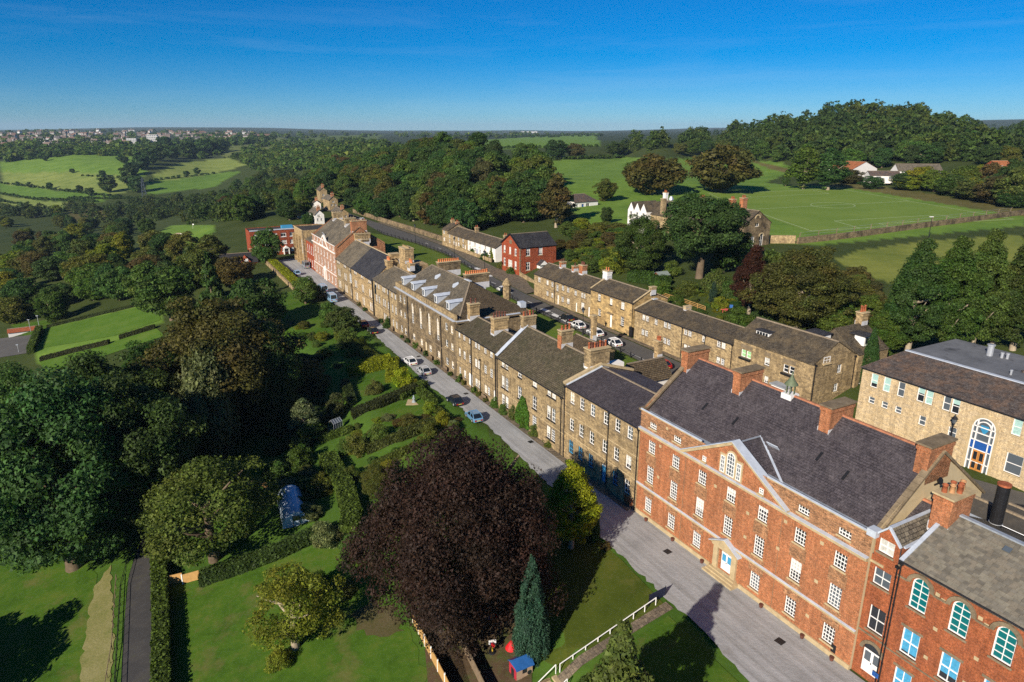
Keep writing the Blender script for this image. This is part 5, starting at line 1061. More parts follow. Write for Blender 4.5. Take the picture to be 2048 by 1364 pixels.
for lab, u, v, z, wpx, ev, rd, mt, rf, rz, rg, D in (('white twin-gabled house up the road behind the brick block', 640, 446, 5, 18, 4.8, 7.6, WHITEW, SLATE_G, .45, 'y', 16), ('buff stone house with gable end up the road', 688, 440, 5, 20, 4.2, 6.6, STONE_P, SLATE_G, .5, 'y', 14),
                                       ('stone house with tall chimney up the road', 668, 416, 6, 17, 5.4, 8.0, STONE_R, SLATE_G, .5, 'y', 14), ('tall stone house with red chimney at the top of the road', 648, 402, 7, 14, 7.4, 9.8, STONE_R, SLATE_R, .4, 'y', 14), ('small stone house with white gable at the head of the road', 634, 420, 4, 16, 4.4, 6.6, WHITEW, SLATE_R, .3, 'y', 10), ('low stone house half hidden left of the road', 600, 440, 3, 18, 3.2, 5.2, STONE_P, SLATE_R, .4, 'y', 10)):
    p = un(u - wpx / 2, v, z); w_ = wpx * depth(p) / F
    ev, rd, D = ev * .66, rd * .64, D * .8
    house('stone_house', lab, p, rz, w_, D, ev, rd, mt, rf, [('F', w_ * .2, .8, w_ * .2, .9), ('F', w_ * .6, .8, w_ * .2, .9)] + ([('F', w_ * .3, 2.3, w_ * .3, .8)] if ev > 3.1 else []), ridge=rg, group=GF, chim=[(w_ / 2 - .6, 1.0, 1.2, .9, rd - 1, rd + 1.2, BRICK, 2, POT)], course=.6).finish()
# the old school on the hill
ZB = 12.3
b = house('hill_school', 'stone hill school with round windows in its gable, beside the football pitch', L(131, 84.5, ZB - 1.2), ROT, 12.5, 9, 7.0, 10.0, STONE_D, SLATE_R, [('R', 5.5, 1.2, 1.3, 3.0), ('R', 2.6, 1.2, 1.2, 2.6), ('R', 3.6, 6.2, 1.3, 2.0), ('F', 3, 3, 1.2, 2), ('F', 7, 3, 1.2, 2)], ridge='x', course=.5, chim=[(3, 4, 1.2, 1.2, 8.6, 12.0, BRICK, 3, POT), (6.5, 4, 1.2, 1.4, 8.6, 12.6, BRICK, 3, POT)], cat='school')
m = MB(); k = 10
for y, z, r in ((4.25, 8.2, .95), (6.15, 3.7, .95)): m.prism([(12.52, y + r * math.cos(math.pi * i / k), z + r * math.sin(math.pi * i / k)) for i in range(k + 1)] + [(12.52, y + (r - .3) * math.cos(math.pi * i / k), z + (r - .3) * math.sin(math.pi * i / k)) for i in range(k, -1, -1)], (.1, 0, 0))
b.part(m, 'arch_surround', TRIM); b.finish()
b = house('hill_school_wing', 'grey-roofed stone wing of the hill school behind the big sycamore', L(152, 83.5, ZB - 1.2), ROT, 20.5, 10, 6.2, 9.6, STONE_R, SLATE_R, [('F', 3, 1.5, 1.1, 2.4), ('F', 8, 1.5, 1.1, 2.4), ('F', 14, 1.5, 1.1, 2.4)], course=.5, chim=[(14, 4, 1.6, 1.6, 8.4, 11.6, STONE, 3, POT), (3.6, .2, 1.1, 1.1, 5, 10.6, STONE, 0, POT)], cat='school'); m = MB(); m.beam((7.2, 2.6, 8.05), (9.0, 2.6, 8.05), .06, 1.5, 0, (0, -.58, .82)); b.part(m, 'skylight', SKYB); b.finish()
b = Bld('white_gabled_wing', 'white rendered wing with three steep little gables on the hill school', L(160.5, 82.0, ZB - 1.2), ROT, 8.4, 9, WHITEW, 'school'); ops = []
for k in range(3): ops.append((.9 + 2.8 * k, 4.2, 1.0, 2.0)); b.win('F', .9 + 2.8 * k, 4.2, 1.0, 2.0, 2, 3, GLASS, TRIM, fr=.08)
b.wall('F', -1, 6.6, ops); b.wall('L', -1, 6.6); b.wall('R', -1, 6.6); b.wall('K', -1, 6.6); m = MB()
for k in range(3): m.prism([(2.8 * k, 0, 6.6), (2.8 * k + 2.8, 0, 6.6), (2.8 * k + 1.4, 0, 8.8)], (0, .25, 0))
b.part(m, 'gables', WHITEW); m = MB()
for k in range(3): b.slope(m, (2.8 * k - .05, 9, 6.6), (2.8 * k - .05, -.1, 6.6), (2.8 * k + 1.4, -.1, 8.9), (2.8 * k + 1.4, 9, 8.9), .5); b.slope(m, (2.8 * k + 2.85, -.1, 6.6), (2.8 * k + 2.85, 9, 6.6), (2.8 * k + 1.4, 9, 8.9), (2.8 * k + 1.4, -.1, 8.9), .5)
b.part(m, 'roof', SLATE_R); b.chimney(6.0, 7.1, 7.6, 8.6, 7, 11.6, WHITEW, 3, POT); m = MB(); m.lathe([(.5, 7.5), (.5, 9.6), (.75, 9.7), (.4, 10.5), (0, 10.7)], 10, (8.2, 8.8, 0)); b.part(m, 'roof_ventilator', STEEL); b.finish()
# bungalows round the playing field
p = un(1148, 421, 11.5)
house('white_bungalow', 'white pavilion bungalow with hipped brown roof at the edge of the playing field', p, .55, 11, 9, 3.0, 5.4, WHITEW, SLATE_N, [('F', 5.5, .9, 1.6, 1.4), ('F', 1, .9, 1.2, 1.4)], [('F', 3.4, 1.1, 2.1, BLUED)], hip=3.2, course=.5, cat='bungalow').finish()
for lab, u, v, z, wpx, D, ev, rd, rf, rz, wl, rg in (('cream bungalow with orange and brown tiled gable roof beyond the pitch', 1738, 352, 18, 70, 14, 3.2, 6.6, TILE_O, .42, WHITEW, 'y'), ('low white garage bungalow in front of the orange-roofed one', 1768, 362, 17, 58, 8, 2.6, 4.4, SLATE_N, -.15, WHITEW, 'x'), ('grey-roofed bungalow with white barge boards behind the bright green trees', 1838, 350, 19, 84, 9, 2.0, 5.0, SLATE_G, -.1, WHITEW, 'x'), ('red-tiled house almost hidden in trees at the right edge', 2010, 340, 22, 34, 8, 1.6, 4.0, TILE_O, .1, BRICK_H, 'x'), ('small brown-roofed bungalow behind the roadside trees', 1050, 420, 12, 40, 9, 3, 5.6, SLATE_N, .3, STONE_P, 'x')):
    p = un(u - wpx / 2, v, z); w_ = wpx * depth(p) / F
    house('bungalow', lab, p, rz, w_, D, ev, rd, wl, rf, [('F', w_ * .2, .9, w_ * .16, 1.2), ('F', w_ * .6, .9, w_ * .2, 1.2)], ridge=rg, group='bungalows beyond the playing field', course=.7).finish()
# ---------------------------------------------------------------- trees and shrubs
def leafmat(name, trans=.32, rough=.6, lo=.55, hi=1.5):
    t = NT(name); oi = t.n('ShaderNodeObjectInfo'); ge = t.n('ShaderNodeNewGeometry'); vc = t.n('ShaderNodeVertexColor'); vc.layer_name = 'tint'
    c = t.mix(1.0, oi.outputs['Color'], t.ramp(ge.outputs['Random Per Island'], [(0, (lo, lo, lo * .9)), (.6, (1, 1, 1)), (1, (hi, hi * .97, hi * .8))]), 'MULTIPLY')
    c = t.mix(1.0, c, vc.outputs[0], 'MULTIPLY')
    q = t.bsdf(c, rough, .18); tr = t.n('ShaderNodeBsdfTranslucent'); t.l(t.mix(1.0, c, (1.2, 1.25, .6), 'MULTIPLY'), tr.inputs[0]); ms = t.n('ShaderNodeMixShader'); ms.inputs[0].default_value = trans
    t.l(q.outputs[0], ms.inputs[1]); t.l(tr.outputs[0], ms.inputs[2]); t.l(ms.outputs[0], t.o.inputs[0]); return t.m
LEAF = leafmat('leaves'); BARK = plain('bark', (.14, .105, .07), .95, .35, 3, .1, bump=.4); BARKL = plain('pale_bark', (.34, .28, .20), .9, .3, 3, .1, bump=.3)
def leaves(P, N, rng, size, elong=1.5, tint=None):
    n = len(P); N = N / np.linalg.norm(N, axis=1, keepdims=True); r = rng.normal(size=(n, 3)); T = np.cross(N, r); T /= np.linalg.norm(T, axis=1, keepdims=True) + 1e-9; B = np.cross(N, T)
    s = size * (.45 + 1.25 * rng.random((n, 1)) ** 2); V = np.stack([P + T * s * elong * .66, P + B * s * .6 - T * s * .3 + N * s * .1, P - B * s * .6 - T * s * .3 + N * s * .1], 1).reshape(-1, 3)
    return V, np.arange(3 * n).reshape(n, 3), (np.repeat(tint, 3, 0) if tint is not None else np.ones((3 * n, 3)))
def sph(rng, n): 
    v = rng.normal(size=(n, 3)); return v / np.linalg.norm(v, axis=1, keepdims=True)
def crown_data(seed, shape, nc, nl, leaf):
    """unit crown: radius 1 about the z axis, foot at z=0"""
    rng = np.random.default_rng(seed); d = sph(rng, nc)
    if shape in ('round', 'beech', 'loose', 'high', 'tall', 'wide', 'weep'):
        hh, zc, rz = {'round': (2.2, 1.14, 1.06), 'loose': (2.2, 1.2, 1.0), 'beech': (2.05, 1.02, 1.0), 'high': (2.2, 1.38, .84), 'tall': (3.2, 1.75, 1.45), 'wide': (1.7, .86, .84), 'weep': (2.0, 1.05, .95)}[shape]
        rad_ = (.15 + .2 * rng.random(nc)) * (.8 if nc > 150 else 1.0 if nc > 40 else 1.3); q = (.55 + .45 * rng.random(nc) ** .45)
        q = np.where(rng.random(nc) < .14, q * (1.07 if shape in ('wide', 'beech') else 1.16), q); lop = 1 + .2 * np.sin(np.arctan2(d[:, 1], d[:, 0]) * (2 + seed % 3) + seed) + .1 * rng.normal(size=nc)
        C = np.stack([d[:, 0] * (1 - rad_) * q * lop, d[:, 1] * (1 - rad_) * q * lop, zc + d[:, 2] * (rz - rad_ * .8) * q * (1 + .08 * rng.normal(size=nc))], 1); C[:, 2] = np.maximum(C[:, 2], .5 if shape == 'high' else .06 if shape in ('wide', 'beech') else .2)
        ctr = np.array([0, 0, zc - .25])
        if shape == 'beech': C[:, :2] *= (np.interp(C[:, 2], [0, .3, 1.1, 2.05], [.95, 1.06, 1.0, .55]) * (1 + .13 * np.sin(np.arctan2(C[:, 1], C[:, 0]) * 5 + C[:, 2] * 3)))[:, None]
        if shape == 'tall': C[:, :2] *= np.interp(C[:, 2], [0, 1.2, 2.2, 3.2], [.95, 1.0, .66, .16])[:, None]
    elif shape == 'column':
        z = .1 + 3.6 * rng.random(nc) ** 1.1; pr = np.interp(z, [0, .5, 1.6, 2.8, 3.9], [.75, .95, .8, .5, .05]); a = rng.random(nc) * 6.283; rad_ = (.2 + .1 * rng.random(nc)) * (.35 + .7 * pr); r = np.maximum(pr - rad_, .02) * (.75 + .3 * rng.random(nc)); C = np.stack([r * np.cos(a), r * np.sin(a), z], 1); ctr = None
    elif shape == 'cone':
        z = .15 + 2.72 * rng.random(nc) ** .95; pr = np.interp(z, [0, .3, 1.6, 2.9], [.85, 1.0, .46, .01]); a = rng.random(nc) * 6.283; rad_ = (.16 + .1 * rng.random(nc)) * (.3 + .75 * pr); r = np.maximum(pr - rad_ * .6, .02) * (.65 + .45 * rng.random(nc)); C = np.stack([r * np.cos(a), r * np.sin(a), z], 1); ctr = None
    else:   # dome
        d[:, 2] = np.abs(d[:, 2]); rad_ = .16 + .26 * rng.random(nc); q = (.45 + .75 * rng.random(nc)) * (1 + .22 * np.sin(np.arctan2(d[:, 1], d[:, 0]) * 3 + seed)); C = np.stack([d[:, 0] * (1 - rad_) * q, d[:, 1] * (1 - rad_) * q, .1 + d[:, 2] * .75 * q], 1); ctr = np.array([0, 0, .1])
    k = rng.choice(nc, nl, p=rad_ ** 2 / (rad_ ** 2).sum()); dd = sph(rng, nl)
    out = (C - ctr) if ctr is not None else np.stack([C[:, 0], C[:, 1], 0 * C[:, 0] + .3], 1); out = out / (np.linalg.norm(out, axis=1, keepdims=True) + 1e-6)
    flip = (dd * out[k]).sum(1) < -.35; dd[flip] *= -1
    sq = np.array([1.1, 1.1, .66]) if shape not in ('column', 'cone', 'weep') else (np.array([.8, .8, 1.9]) if shape == 'column' else np.array([.85, .85, 1.5]) if shape == 'weep' else np.array([1.1, 1.1, .8]))
    P = C[k] + dd * rad_[k][:, None] * (.55 + .55 * rng.random((nl, 1))) * sq
    P[:, 2] = np.maximum(P[:, 2], .02)
    N = .8 * dd + .62 * rng.normal(size=(nl, 3)) + np.array([0, 0, .4])
    tint = (np.array([1, 1, 1]) * (.86 + .28 * rng.random((nc, 1))) * np.array([1, 1, 1]) + rng.normal(size=(nc, 3)) * np.array([.07, .03, .02]))[k]
    return leaves(P, N, rng, leaf, 1.5 if shape not in ('column', 'weep') else 2.2, tint)
def crown_mesh(*a):
    V, Q, T = crown_data(*a); me = np_mesh('crown', V, Q, [LEAF]); ca = me.color_attributes.new('tint', 'FLOAT_COLOR', 'POINT'); ca.data.foreach_set('color', np.concatenate([T, np.ones((len(T), 1))], 1).astype(np.float32).ravel()); return me
def trunk_mesh(seed, shape, mat):
    rng = random.Random(seed); m = MB(); m.smooth = True
    if shape in ('column', 'cone'): m.tube((0, 0, 0), (0, 0, 1.8), .09, .03, 7); return m.mesh('trunk', mat)
    if shape == 'dome':
        for k in range(5): a = k * 1.26; m.tube((0, 0, -.02), (.4 * math.cos(a), .4 * math.sin(a), .5), .05, .015, 5)
        return m.mesh('stems', mat)
    top = {'round': 1.0, 'beech': 1.0, 'loose': 1.2, 'high': 1.0, 'tall': 1.6, 'wide': .7, 'weep': .8}[shape]; pts = [Vector((0, 0, -.05)), Vector((rng.uniform(-.04, .04), rng.uniform(-.04, .04), top * .5)), Vector((rng.uniform(-.1, .1), rng.uniform(-.1, .1), top))]
    m.tube(pts[0], pts[1], .10, .075, 8, cap=False); m.tube(pts[1], pts[2], .075, .055, 8, cap=False)
    for k in range(7):
        a = k * 2.4 + rng.random(); b0 = pts[1].lerp(pts[2], rng.uniform(-.2, 1)); ln = rng.uniform(.45, .75); e = b0 + Vector((math.cos(a) * ln, math.sin(a) * ln, ln * rng.uniform(.5, 1.1))); mid = b0.lerp(e, .5) + Vector((0, 0, -.05))
        m.tube(b0, mid, .045, .032, 6, cap=False); m.tube(mid, e, .032, .012, 6, cap=False)
    return m.mesh('trunk', mat)
PROTO = {}
def proto(kind, lod):
    """kind -> list of (crown mesh, trunk mesh, height)"""
    if (kind, lod) in PROTO: return PROTO[(kind, lod)]
    nc, nl, lf, nv = {('round', 'n'): (230, 90000, .026, 3), ('loose', 'n'): (80, 24000, .03, 2), ('high', 'n'): (170, 60000, .031, 1), ('round', 'm'): (100, 15000, .060, 4), ('round', 'f'): (40, 2200, .15, 4), ('beech', 'n'): (430, 240000, .0155, 1), ('wide', 'm'): (90, 12000, .066, 2), ('tall', 'n'): (200, 60000, .034, 2), ('tall', 'm'): (100, 12000, .075, 2), ('weep', 'n'): (120, 24000, .042, 1),
                      ('column', 'n'): (220, 34000, .036, 2), ('column', 'm'): (60, 5000, .1, 1), ('cone', 'n'): (260, 34000, .042, 2), ('cone', 'm'): (80, 6000, .09, 1), ('dome', 'n'): (46, 9000, .052, 4), ('dome', 'm'): (24, 1400, .14, 3)}[(kind, lod)]
    hh = {'round': 2.2, 'beech': 2.05, 'loose': 2.2, 'high': 2.2, 'tall': 3.2, 'wide': 1.7, 'weep': 2.0, 'column': 3.95, 'cone': 2.9, 'dome': .95}[kind]
    PROTO[(kind, lod)] = [(crown_mesh(100 * nv + 7 * i + len(kind) + ord(lod), kind, nc, nl, lf), trunk_mesh(i, kind, BARKL if (kind == 'tall' or i == 1) else BARK), hh) for i in range(nv)]
    return PROTO[(kind, lod)]
RT = random.Random(5)
def jit(c, a=.18): k = 1 + RT.uniform(-a, a); return (c[0] * k * (1 + RT.uniform(-.15, .2)), c[1] * k, c[2] * k * (1 + RT.uniform(-.2, .2)), 1)
CN = {}
GREEN, DKGRN, OLIVE, YELG, BROWN, COPPER, PALE, BLUEG = (.080, .138, .025), (.049, .095, .023), (.100, .122, .026), (.17, .20, .020), (.100, .086, .027), (.032, .0215, .0145), (.15, .17, .065), (.05, .11, .06)
for _c, _n in ((GREEN, 'fresh green'), (DKGRN, 'dark green'), (OLIVE, 'olive'), (YELG, 'yellow-green'), (BROWN, 'brown-tinged')): CN[_c] = _n
def put_tree(p, h, r, kind, col, label, group=None, lod='m', name='tree', cat='tree', var=None, rz=None):
    v = PROTO and None; pr = proto(kind, lod); cm, tm, hh = pr[RT.randrange(len(pr)) if var is None else var % len(pr)]
    rz = RT.random() * 6.28 if rz is None else rz
    root = empty(name, p, rz, label, cat, group); root.scale = (r, r, h / hh)
    cr = ob('crown' if kind != 'dome' else 'foliage', cm, root, color=jit(col)); 
    if lod != 'f': ob('trunk' if kind != 'dome' else 'stems', tm, root)
    return root
def zat(p, v):
    """height at which a vertical over p meets picture row v"""
    b = (v - 682) / F; dY, dZ = CT - b * SN, -SN - b * CT; return H + p[1] * dZ / dY
def tree(u, vb, vt, wpx, kind, col, label, lod='m', group=None, name='tree', z=None, cat='tree', rz=None, var=None):
    p = G(u, vb) if z is None else un(u, vb, z); h = zat(p, vt) - p.z; r = wpx / 2 * depth(p) / F
    return put_tree(p, max(h, r * .6), r, kind, col, label, group, lod, name, cat, var, rz)
# -- single trees near the camera
tree(926, 1252, 852, 352, 'beech', COPPER, 'huge dark copper beech in the middle of the foreground garden', 'n', name='copper_beech')
tree(1142, 1096, 922, 118, 'tall', (.25, .26, .016), 'bright yellow-green cypress behind the copper beech', 'n', name='golden_cypress')
tree(1186, 1080, 985, 34, 'column', DKGRN, 'small dark cypress beside the gravel next to the golden one', 'n', name='cypress')
tree(1062, 1312, 1108, 92, 'column', BLUEG, 'blue-green cypress standing over the playhouse', 'n', name='cypress')
tree(1230, 1548, 1248, 280, 'cone', OLIVE, 'olive grey spruce by the path at the bottom of the picture', 'n', name='spruce', z=-.4)
tree(150, 1135, 752, 340, 'round', DKGRN, 'massive dark sycamore shading the lower left grass', 'n', name='sycamore')
tree(300, 1060, 752, 250, 'round', DKGRN, 'dark dense tree just right of the massive sycamore', 'n')
tree(235, 985, 705, 260, 'round', DKGRN, 'broad dark tree above the lower sycamore', 'n')
tree(468, 860, 592, 270, 'round', BROWN, 'great brown-green beech left of the formal garden', 'n', name='beech')
tree(548, 845, 655, 125, 'round', DKGRN, 'dark tree on the right flank of the brown beech', 'n')
tree(432, 925, 712, 130, 'weep', PALE, 'pale weeping willow below the brown beech', 'n', name='willow')
tree(60, 960, 740, 190, 'round', GREEN, 'green tree at the left edge under the lawn', 'n')
tree(25, 1010, 830, 200, 'round', OLIVE, 'olive tree cut by the left edge of the picture', 'n')
tree(340, 860, 675, 170, 'round', DKGRN, 'dark tree between the bowling lawn and the brown beech', 'n')
tree(430, 1120, 915, 245, 'loose', OLIVE, 'loose olive-green apple tree left of the polytunnel', 'n', name='apple_tree')
tree(592, 1295, 1140, 180, 'loose', YELG, 'yellow-green hawthorn on the lower lawn', 'n', name='hawthorn')
tree(520, 675, 548, 115, 'round', DKGRN, 'dark round tree below the lane hedge', 'm')
tree(345, 640, 528, 118, 'round', GREEN, 'large green tree at the end of the bowling lawn', 'm')
tree(430, 640, 505, 78, 'cone', DKGRN, 'dark cypress clump behind the bowling lawn tree', 'm', name='cypress')
tree(612, 608, 552, 54, 'round', GREEN, 'round clipped tree beside the parked minibuses', 'm')
tree(688, 668, 612, 64, 'round', OLIVE, 'small olive tree in front of the red car', 'm')
tree(757, 995, 930, 66, 'round', OLIVE, 'rounded shrub tree just left of the copper beech', 'n')
tree(535, 528, 456, 58, 'round', GREEN, 'green tree standing in front of the flat-roofed brick block', 'm')
tree(612, 875, 798, 66, 'tall', PALE, 'silvery feathery tamarisk at the garden edge', 'm')
_p = G(178, 1195) - Vector((.545, .839, 0)) * 17.5; _p.z = tz(_p.x, _p.y); put_tree(_p, 10.5, 6.0, 'round', DKGRN, 'tree standing just outside the left edge, its round shadow on the lower left grass', None, 'm')
_p = G(60, 1215) - Vector((.545, .839, 0)) * 17.5; _p.z = tz(_p.x, _p.y); put_tree(_p, 10.5, 6.0, 'round', DKGRN, 'further tree outside the left edge casting the long shadow on the grass', None, 'm')
# -- behind the cottages, on the hill side
tree(1398, 556, 388, 172, 'high', DKGRN, 'big spreading sycamore in front of the hill school', 'n', name='sycamore')
tree(1283, 548, 428, 104, 'round', DKGRN, 'dark dense tree left of the spreading sycamore', 'n')
tree(1445, 545, 445, 90, 'round', DKGRN, 'dark crown touching the right of the spreading sycamore', 'm')
tree(1497, 628, 492, 84, 'tall', (.05, .02, .014), 'dark red plum tree below the hill school gable', 'n', name='plum_tree')
tree(1592, 655, 492, 172, 'round', (.072, .085, .022), 'large olive-green tree right of the red plum', 'n')
tree(1545, 600, 500, 80, 'round', GREEN, 'green tree between the red plum and the olive tree', 'm')
for u, vb, vt, w_, c_k, lb in ((1812, 715, 482, 128, DKGRN, 'first tall poplar-like tree behind the modern block, its top tallest'), (1880, 712, 476, 118, GREEN, 'second tall tree behind the modern block'), (1942, 700, 462, 110, GREEN, 'third tall tree behind the modern block, leaning tops'), (2025, 700, 465, 130, DKGRN, 'last tall tree behind the modern block at the right edge'), (1770, 715, 600, 90, GREEN, 'lower tree left of the tall trees behind the modern block'), (1985, 690, 560, 90, GREEN, 'shorter tree filling the gap among the tall trees')):
    tree(u, vb, vt, w_, 'tall', {DKGRN: (.052, .088, .02)}.get(c_k, cs(c_k, .85)), lb, 'n', group='tall trees behind the modern block')
tree(1732, 768, 652, 46, 'column', (.035, .085, .02), 'smooth green conical cypress beside the corner house', 'n', name='cypress')
for u, vb, vt, w_, c_k, k, lb in ((1303, 388, 306, 118, (.078, .080, .022), 'wide', 'left of two great beeches on the playing field'), (1442, 384, 288, 138, (.078, .080, .022), 'wide', 'right of two great beeches on the playing field'), (1209, 402, 357, 44, OLIVE, 'round', 'small round tree alone on the playing field'), (1212, 447, 411, 26, DKGRN, 'round', 'thin dark sapling above the roadside bushes'), (1606, 378, 290, 78, GREEN, 'tall', 'left of two trees at the corner of the football pitch'), (1655, 380, 298, 84, DKGRN, 'tall', 'right of two trees at the corner of the football pitch'), (1571, 372, 346, 17, DKGRN, 'round', 'little bush tree behind the football pitch'),
                              (1112, 318, 276, 46, DKGRN, 'round', 'dark round tree on the field edge in the distance'), (1150, 316, 286, 40, BROWN, 'round', 'brown bushy tree beside the dark round field tree'), (1112, 455, 348, 76, BROWN, 'tall', 'tall brownish ash with bare stems beside the bungalow'), (983, 522, 496, 22, YELG, 'cone', 'small bright conifer by the white cottages')):
    tree(u, vb, vt, w_, k, c_k, lb, 'm')
# -- woods: every crown a tree of its own
def inpoly(x, y, p):
    c = False
    for (x0, y0), (x1, y1) in zip(p, p[1:] + p[:1]):
        if (y0 > y) != (y1 > y) and x < (x1 - x0) * (y - y0) / (y1 - y0) + x0: c = not c
    return c
def wood(poly, n, h, r, cols, label, group, lod='m', kinds=('round',), gap=.62, name='tree', tries=40, avoid=(), cat='tree'):
    xs = [p[0] for p in poly]; ys = [p[1] for p in poly]; done = []
    cand = []
    for _ in range(n * tries):
        u, v = RT.uniform(min(xs), max(xs)), RT.uniform(min(ys), max(ys))
        if inpoly(u, v, poly) and not any(inpoly(u, v, a) for a in avoid): cand.append((u, v))
        if len(cand) > n * 14: break
    for u, v in cand:
        p = G(u, v); rr = RT.uniform(*r)
        if any((p.x - q[0]) ** 2 + (p.y - q[1]) ** 2 < (gap * (rr + q[2])) ** 2 for q in done): continue
        done.append((p.x, p.y, rr)); cc = RT.choice(cols); put_tree(p + Vector((0, 0, -.4)), RT.uniform(*h) * (.8 + .2 * rr / r[1]), rr, RT.choice(kinds), cc, CN.get(cc, 'green') + ' ' + label, group, lod, name, cat)
        if len(done) >= n: break
    return len(done)
MIXG = [GREEN, DKGRN, DKGRN, OLIVE, GREEN, DKGRN, BROWN, GREEN]
WU = [(600, 395), (660, 345), (760, 322), (870, 306), (980, 318), (1075, 345), (1088, 420), (1080, 448), (1000, 462), (905, 458), (830, 445), (745, 420), (700, 400), (650, 395)]
NW = wood(WU, 118, (12, 16), (5.0, 7.2), MIXG, 'tree in the dense wood above the upper road', 'trees of the wood above the upper road', gap=.5)
NW += wood([(405, 410), (470, 372), (560, 345), (650, 345), (640, 385), (600, 412), (560, 440), (500, 446), (455, 440)], 34, (10, 14), (4.4, 6.6), MIXG, 'tree in the dark wood beyond the end of the lane', 'trees beyond the end of the lane', kinds=('round', 'round', 'tall'), gap=.52)
NW += wood([(0, 440), (120, 425), (235, 445), (330, 440), (315, 480), (330, 492), (440, 502), (500, 545), (545, 560), (470, 590), (390, 600), (310, 598), (180, 620), (95, 650), (0, 655)], 78, (8, 13), (4.2, 6.6), MIXG + [YELG, OLIVE], 'tree in the wooded slope below the lane on the left', 'trees of the wooded slope on the left', gap=.5, avoid=[[(310, 440), (545, 440), (545, 565), (430, 560), (430, 520), (310, 522)]])
HW = [(1190, 318), (1250, 310), (1400, 313), (1500, 320), (1590, 334), (1720, 342), (1850, 332), (2048, 335), (2048, 330), (1850, 318), (1500, 308), (1250, 302), (1190, 310)]
NW += wood(HW, 26, (11, 15), (5.5, 8), MIXG, 'tree along the front edge of the hilltop wood', 'front trees of the hilltop wood', gap=.5)
NW += wood([(1790, 370), (1860, 358), (2048, 372), (2048, 425), (1960, 408), (1880, 392), (1800, 380)], 26, (6, 10), (3.2, 5.5), [OLIVE, DKGRN, BROWN, YELG, OLIVE], 'tree screening the bungalows right of the football pitch', 'trees screening the bungalows', gap=.5)
for i, (u, v, vt, w_, c_k) in enumerate(((1700, 368, 338, 50, BROWN), (1742, 378, 352, 46, DKGRN), (1806, 380, 348, 50, DKGRN), (1838, 378, 332, 56, YELG), (1868, 384, 336, 56, (.10, .15, .02)), (1900, 392, 350, 60, DKGRN), (1945, 400, 352, 76, OLIVE), (1990, 408, 350, 80, BROWN), (2035, 414, 330, 90, OLIVE), (1925, 380, 330, 60, GREEN), (1975, 380, 325, 60, BROWN), (2020, 385, 318, 60, DKGRN))):
    tree(u, v, vt, w_, 'round', c_k, ['russet bush at the pitch corner below the orange roof', 'dark bush before the orange-roofed bungalow', 'dark bush before the garage bungalow', 'yellow-green tree before the grey-roofed bungalow', 'bright green tree before the grey-roofed bungalow', 'dark rounded tree right of the bright green one', 'broad olive tree at the right side of the pitch', 'brown-tinged tree near the right end of the pitch', 'olive tree at the right edge above the pitch', 'green tree behind the dark rounded one by the pitch', 'brown tree behind the broad olive one by the pitch', 'dark tree behind the right pitch corner'][i], 'm', group='trees screening the bungalows')
for i, (u, v, vt, w_, c_k) in enumerate(((605, 428, 388, 50, GREEN), (580, 440, 396, 54, DKGRN), (618, 452, 425, 26, DKGRN), (712, 415, 372, 50, DKGRN), (735, 432, 385, 54, GREEN), (765, 440, 392, 56, DKGRN), (692, 398, 360, 50, OLIVE), (600, 405, 372, 46, OLIVE))):
    tree(u, v, vt, w_, 'round', c_k, ['green tree left of the houses up the road', 'dark tree above the brick block', 'small dark tree beside the white twin-gabled house', 'dark tree right of the houses at the road bend', 'green tree overhanging the upper road at the bend', 'dark tree overhanging the upper road wall', 'olive tree behind the top house of the road', 'olive tree left of the top house of the road'][i], 'm', group='trees crowding the far road')
for i, s_ in enumerate(range(206, 300, 8)):
    p = L(s_ + RT.uniform(-2, 2), 49 + RT.uniform(-1, 3)); p.z = tz(p.x, p.y); cc = RT.choice(MIXG); put_tree(p, RT.uniform(10, 14), RT.uniform(5, 6.5), 'round', cc, CN[cc] + ' tree leaning over the retaining wall of the upper road', 'trees over the retaining wall', 'm')
GB = 'bushes on the bank behind the cottages'
wood([(545, 740), (620, 720), (650, 760), (655, 830), (640, 880), (600, 930), (540, 900), (530, 800)], 44, (1.6, 3.6), (1.1, 2.2), [DKGRN, GREEN, OLIVE, DKGRN], 'bush in the wild garden left of the formal lawns', 'bushes of the wild garden', gap=.42, name='bush', cat='bush')
wood([(570, 960), (640, 930), (660, 1000), (700, 1090), (640, 1070), (560, 990)], 14, (1.2, 2.4), (.9, 1.6), [OLIVE, GREEN, PALE], 'bush around the polytunnel', 'bushes around the polytunnel', gap=.5, name='bush', cat='bush')
wood([(690, 865), (780, 835), (880, 815), (920, 850), (880, 880), (760, 935), (700, 940)], 22, (.7, 1.5), (.6, 1.2), [OLIVE, GREEN, YELG, BROWN, PALE], 'low shrub in the mixed garden beds', 'shrubs of the mixed garden beds', gap=.45, name='bush', cat='bush')
wood([(590, 655), (655, 645), (690, 690), (715, 725), (670, 740), (620, 705)], 10, (1.2, 2.6), (.9, 1.7), [OLIVE, GREEN, YELG, DKGRN], 'shrub on the garden terraces below the far cars', 'shrubs on the far garden terraces', gap=.45, name='bush', cat='bush')
wood([(1290, 575), (1400, 575), (1470, 600), (1560, 640), (1500, 660), (1420, 640), (1330, 605)], 34, (.7, 1.8), (.7, 1.5), [OLIVE, GREEN, YELG, DKGRN], 'shrub on the rockery bank above the rail fence', 'shrubs on the rockery bank', gap=.45, name='bush', cat='bush')
wood([(1118, 470), (1200, 450), (1262, 480), (1268, 540), (1210, 552), (1140, 548), (1110, 510)], 44, (2.6, 5), (1.8, 3.2), [OLIVE, GREEN, BROWN, YELG], 'bush on the bank behind the red brick house', GB, gap=.42, name='bush', cat='bush')
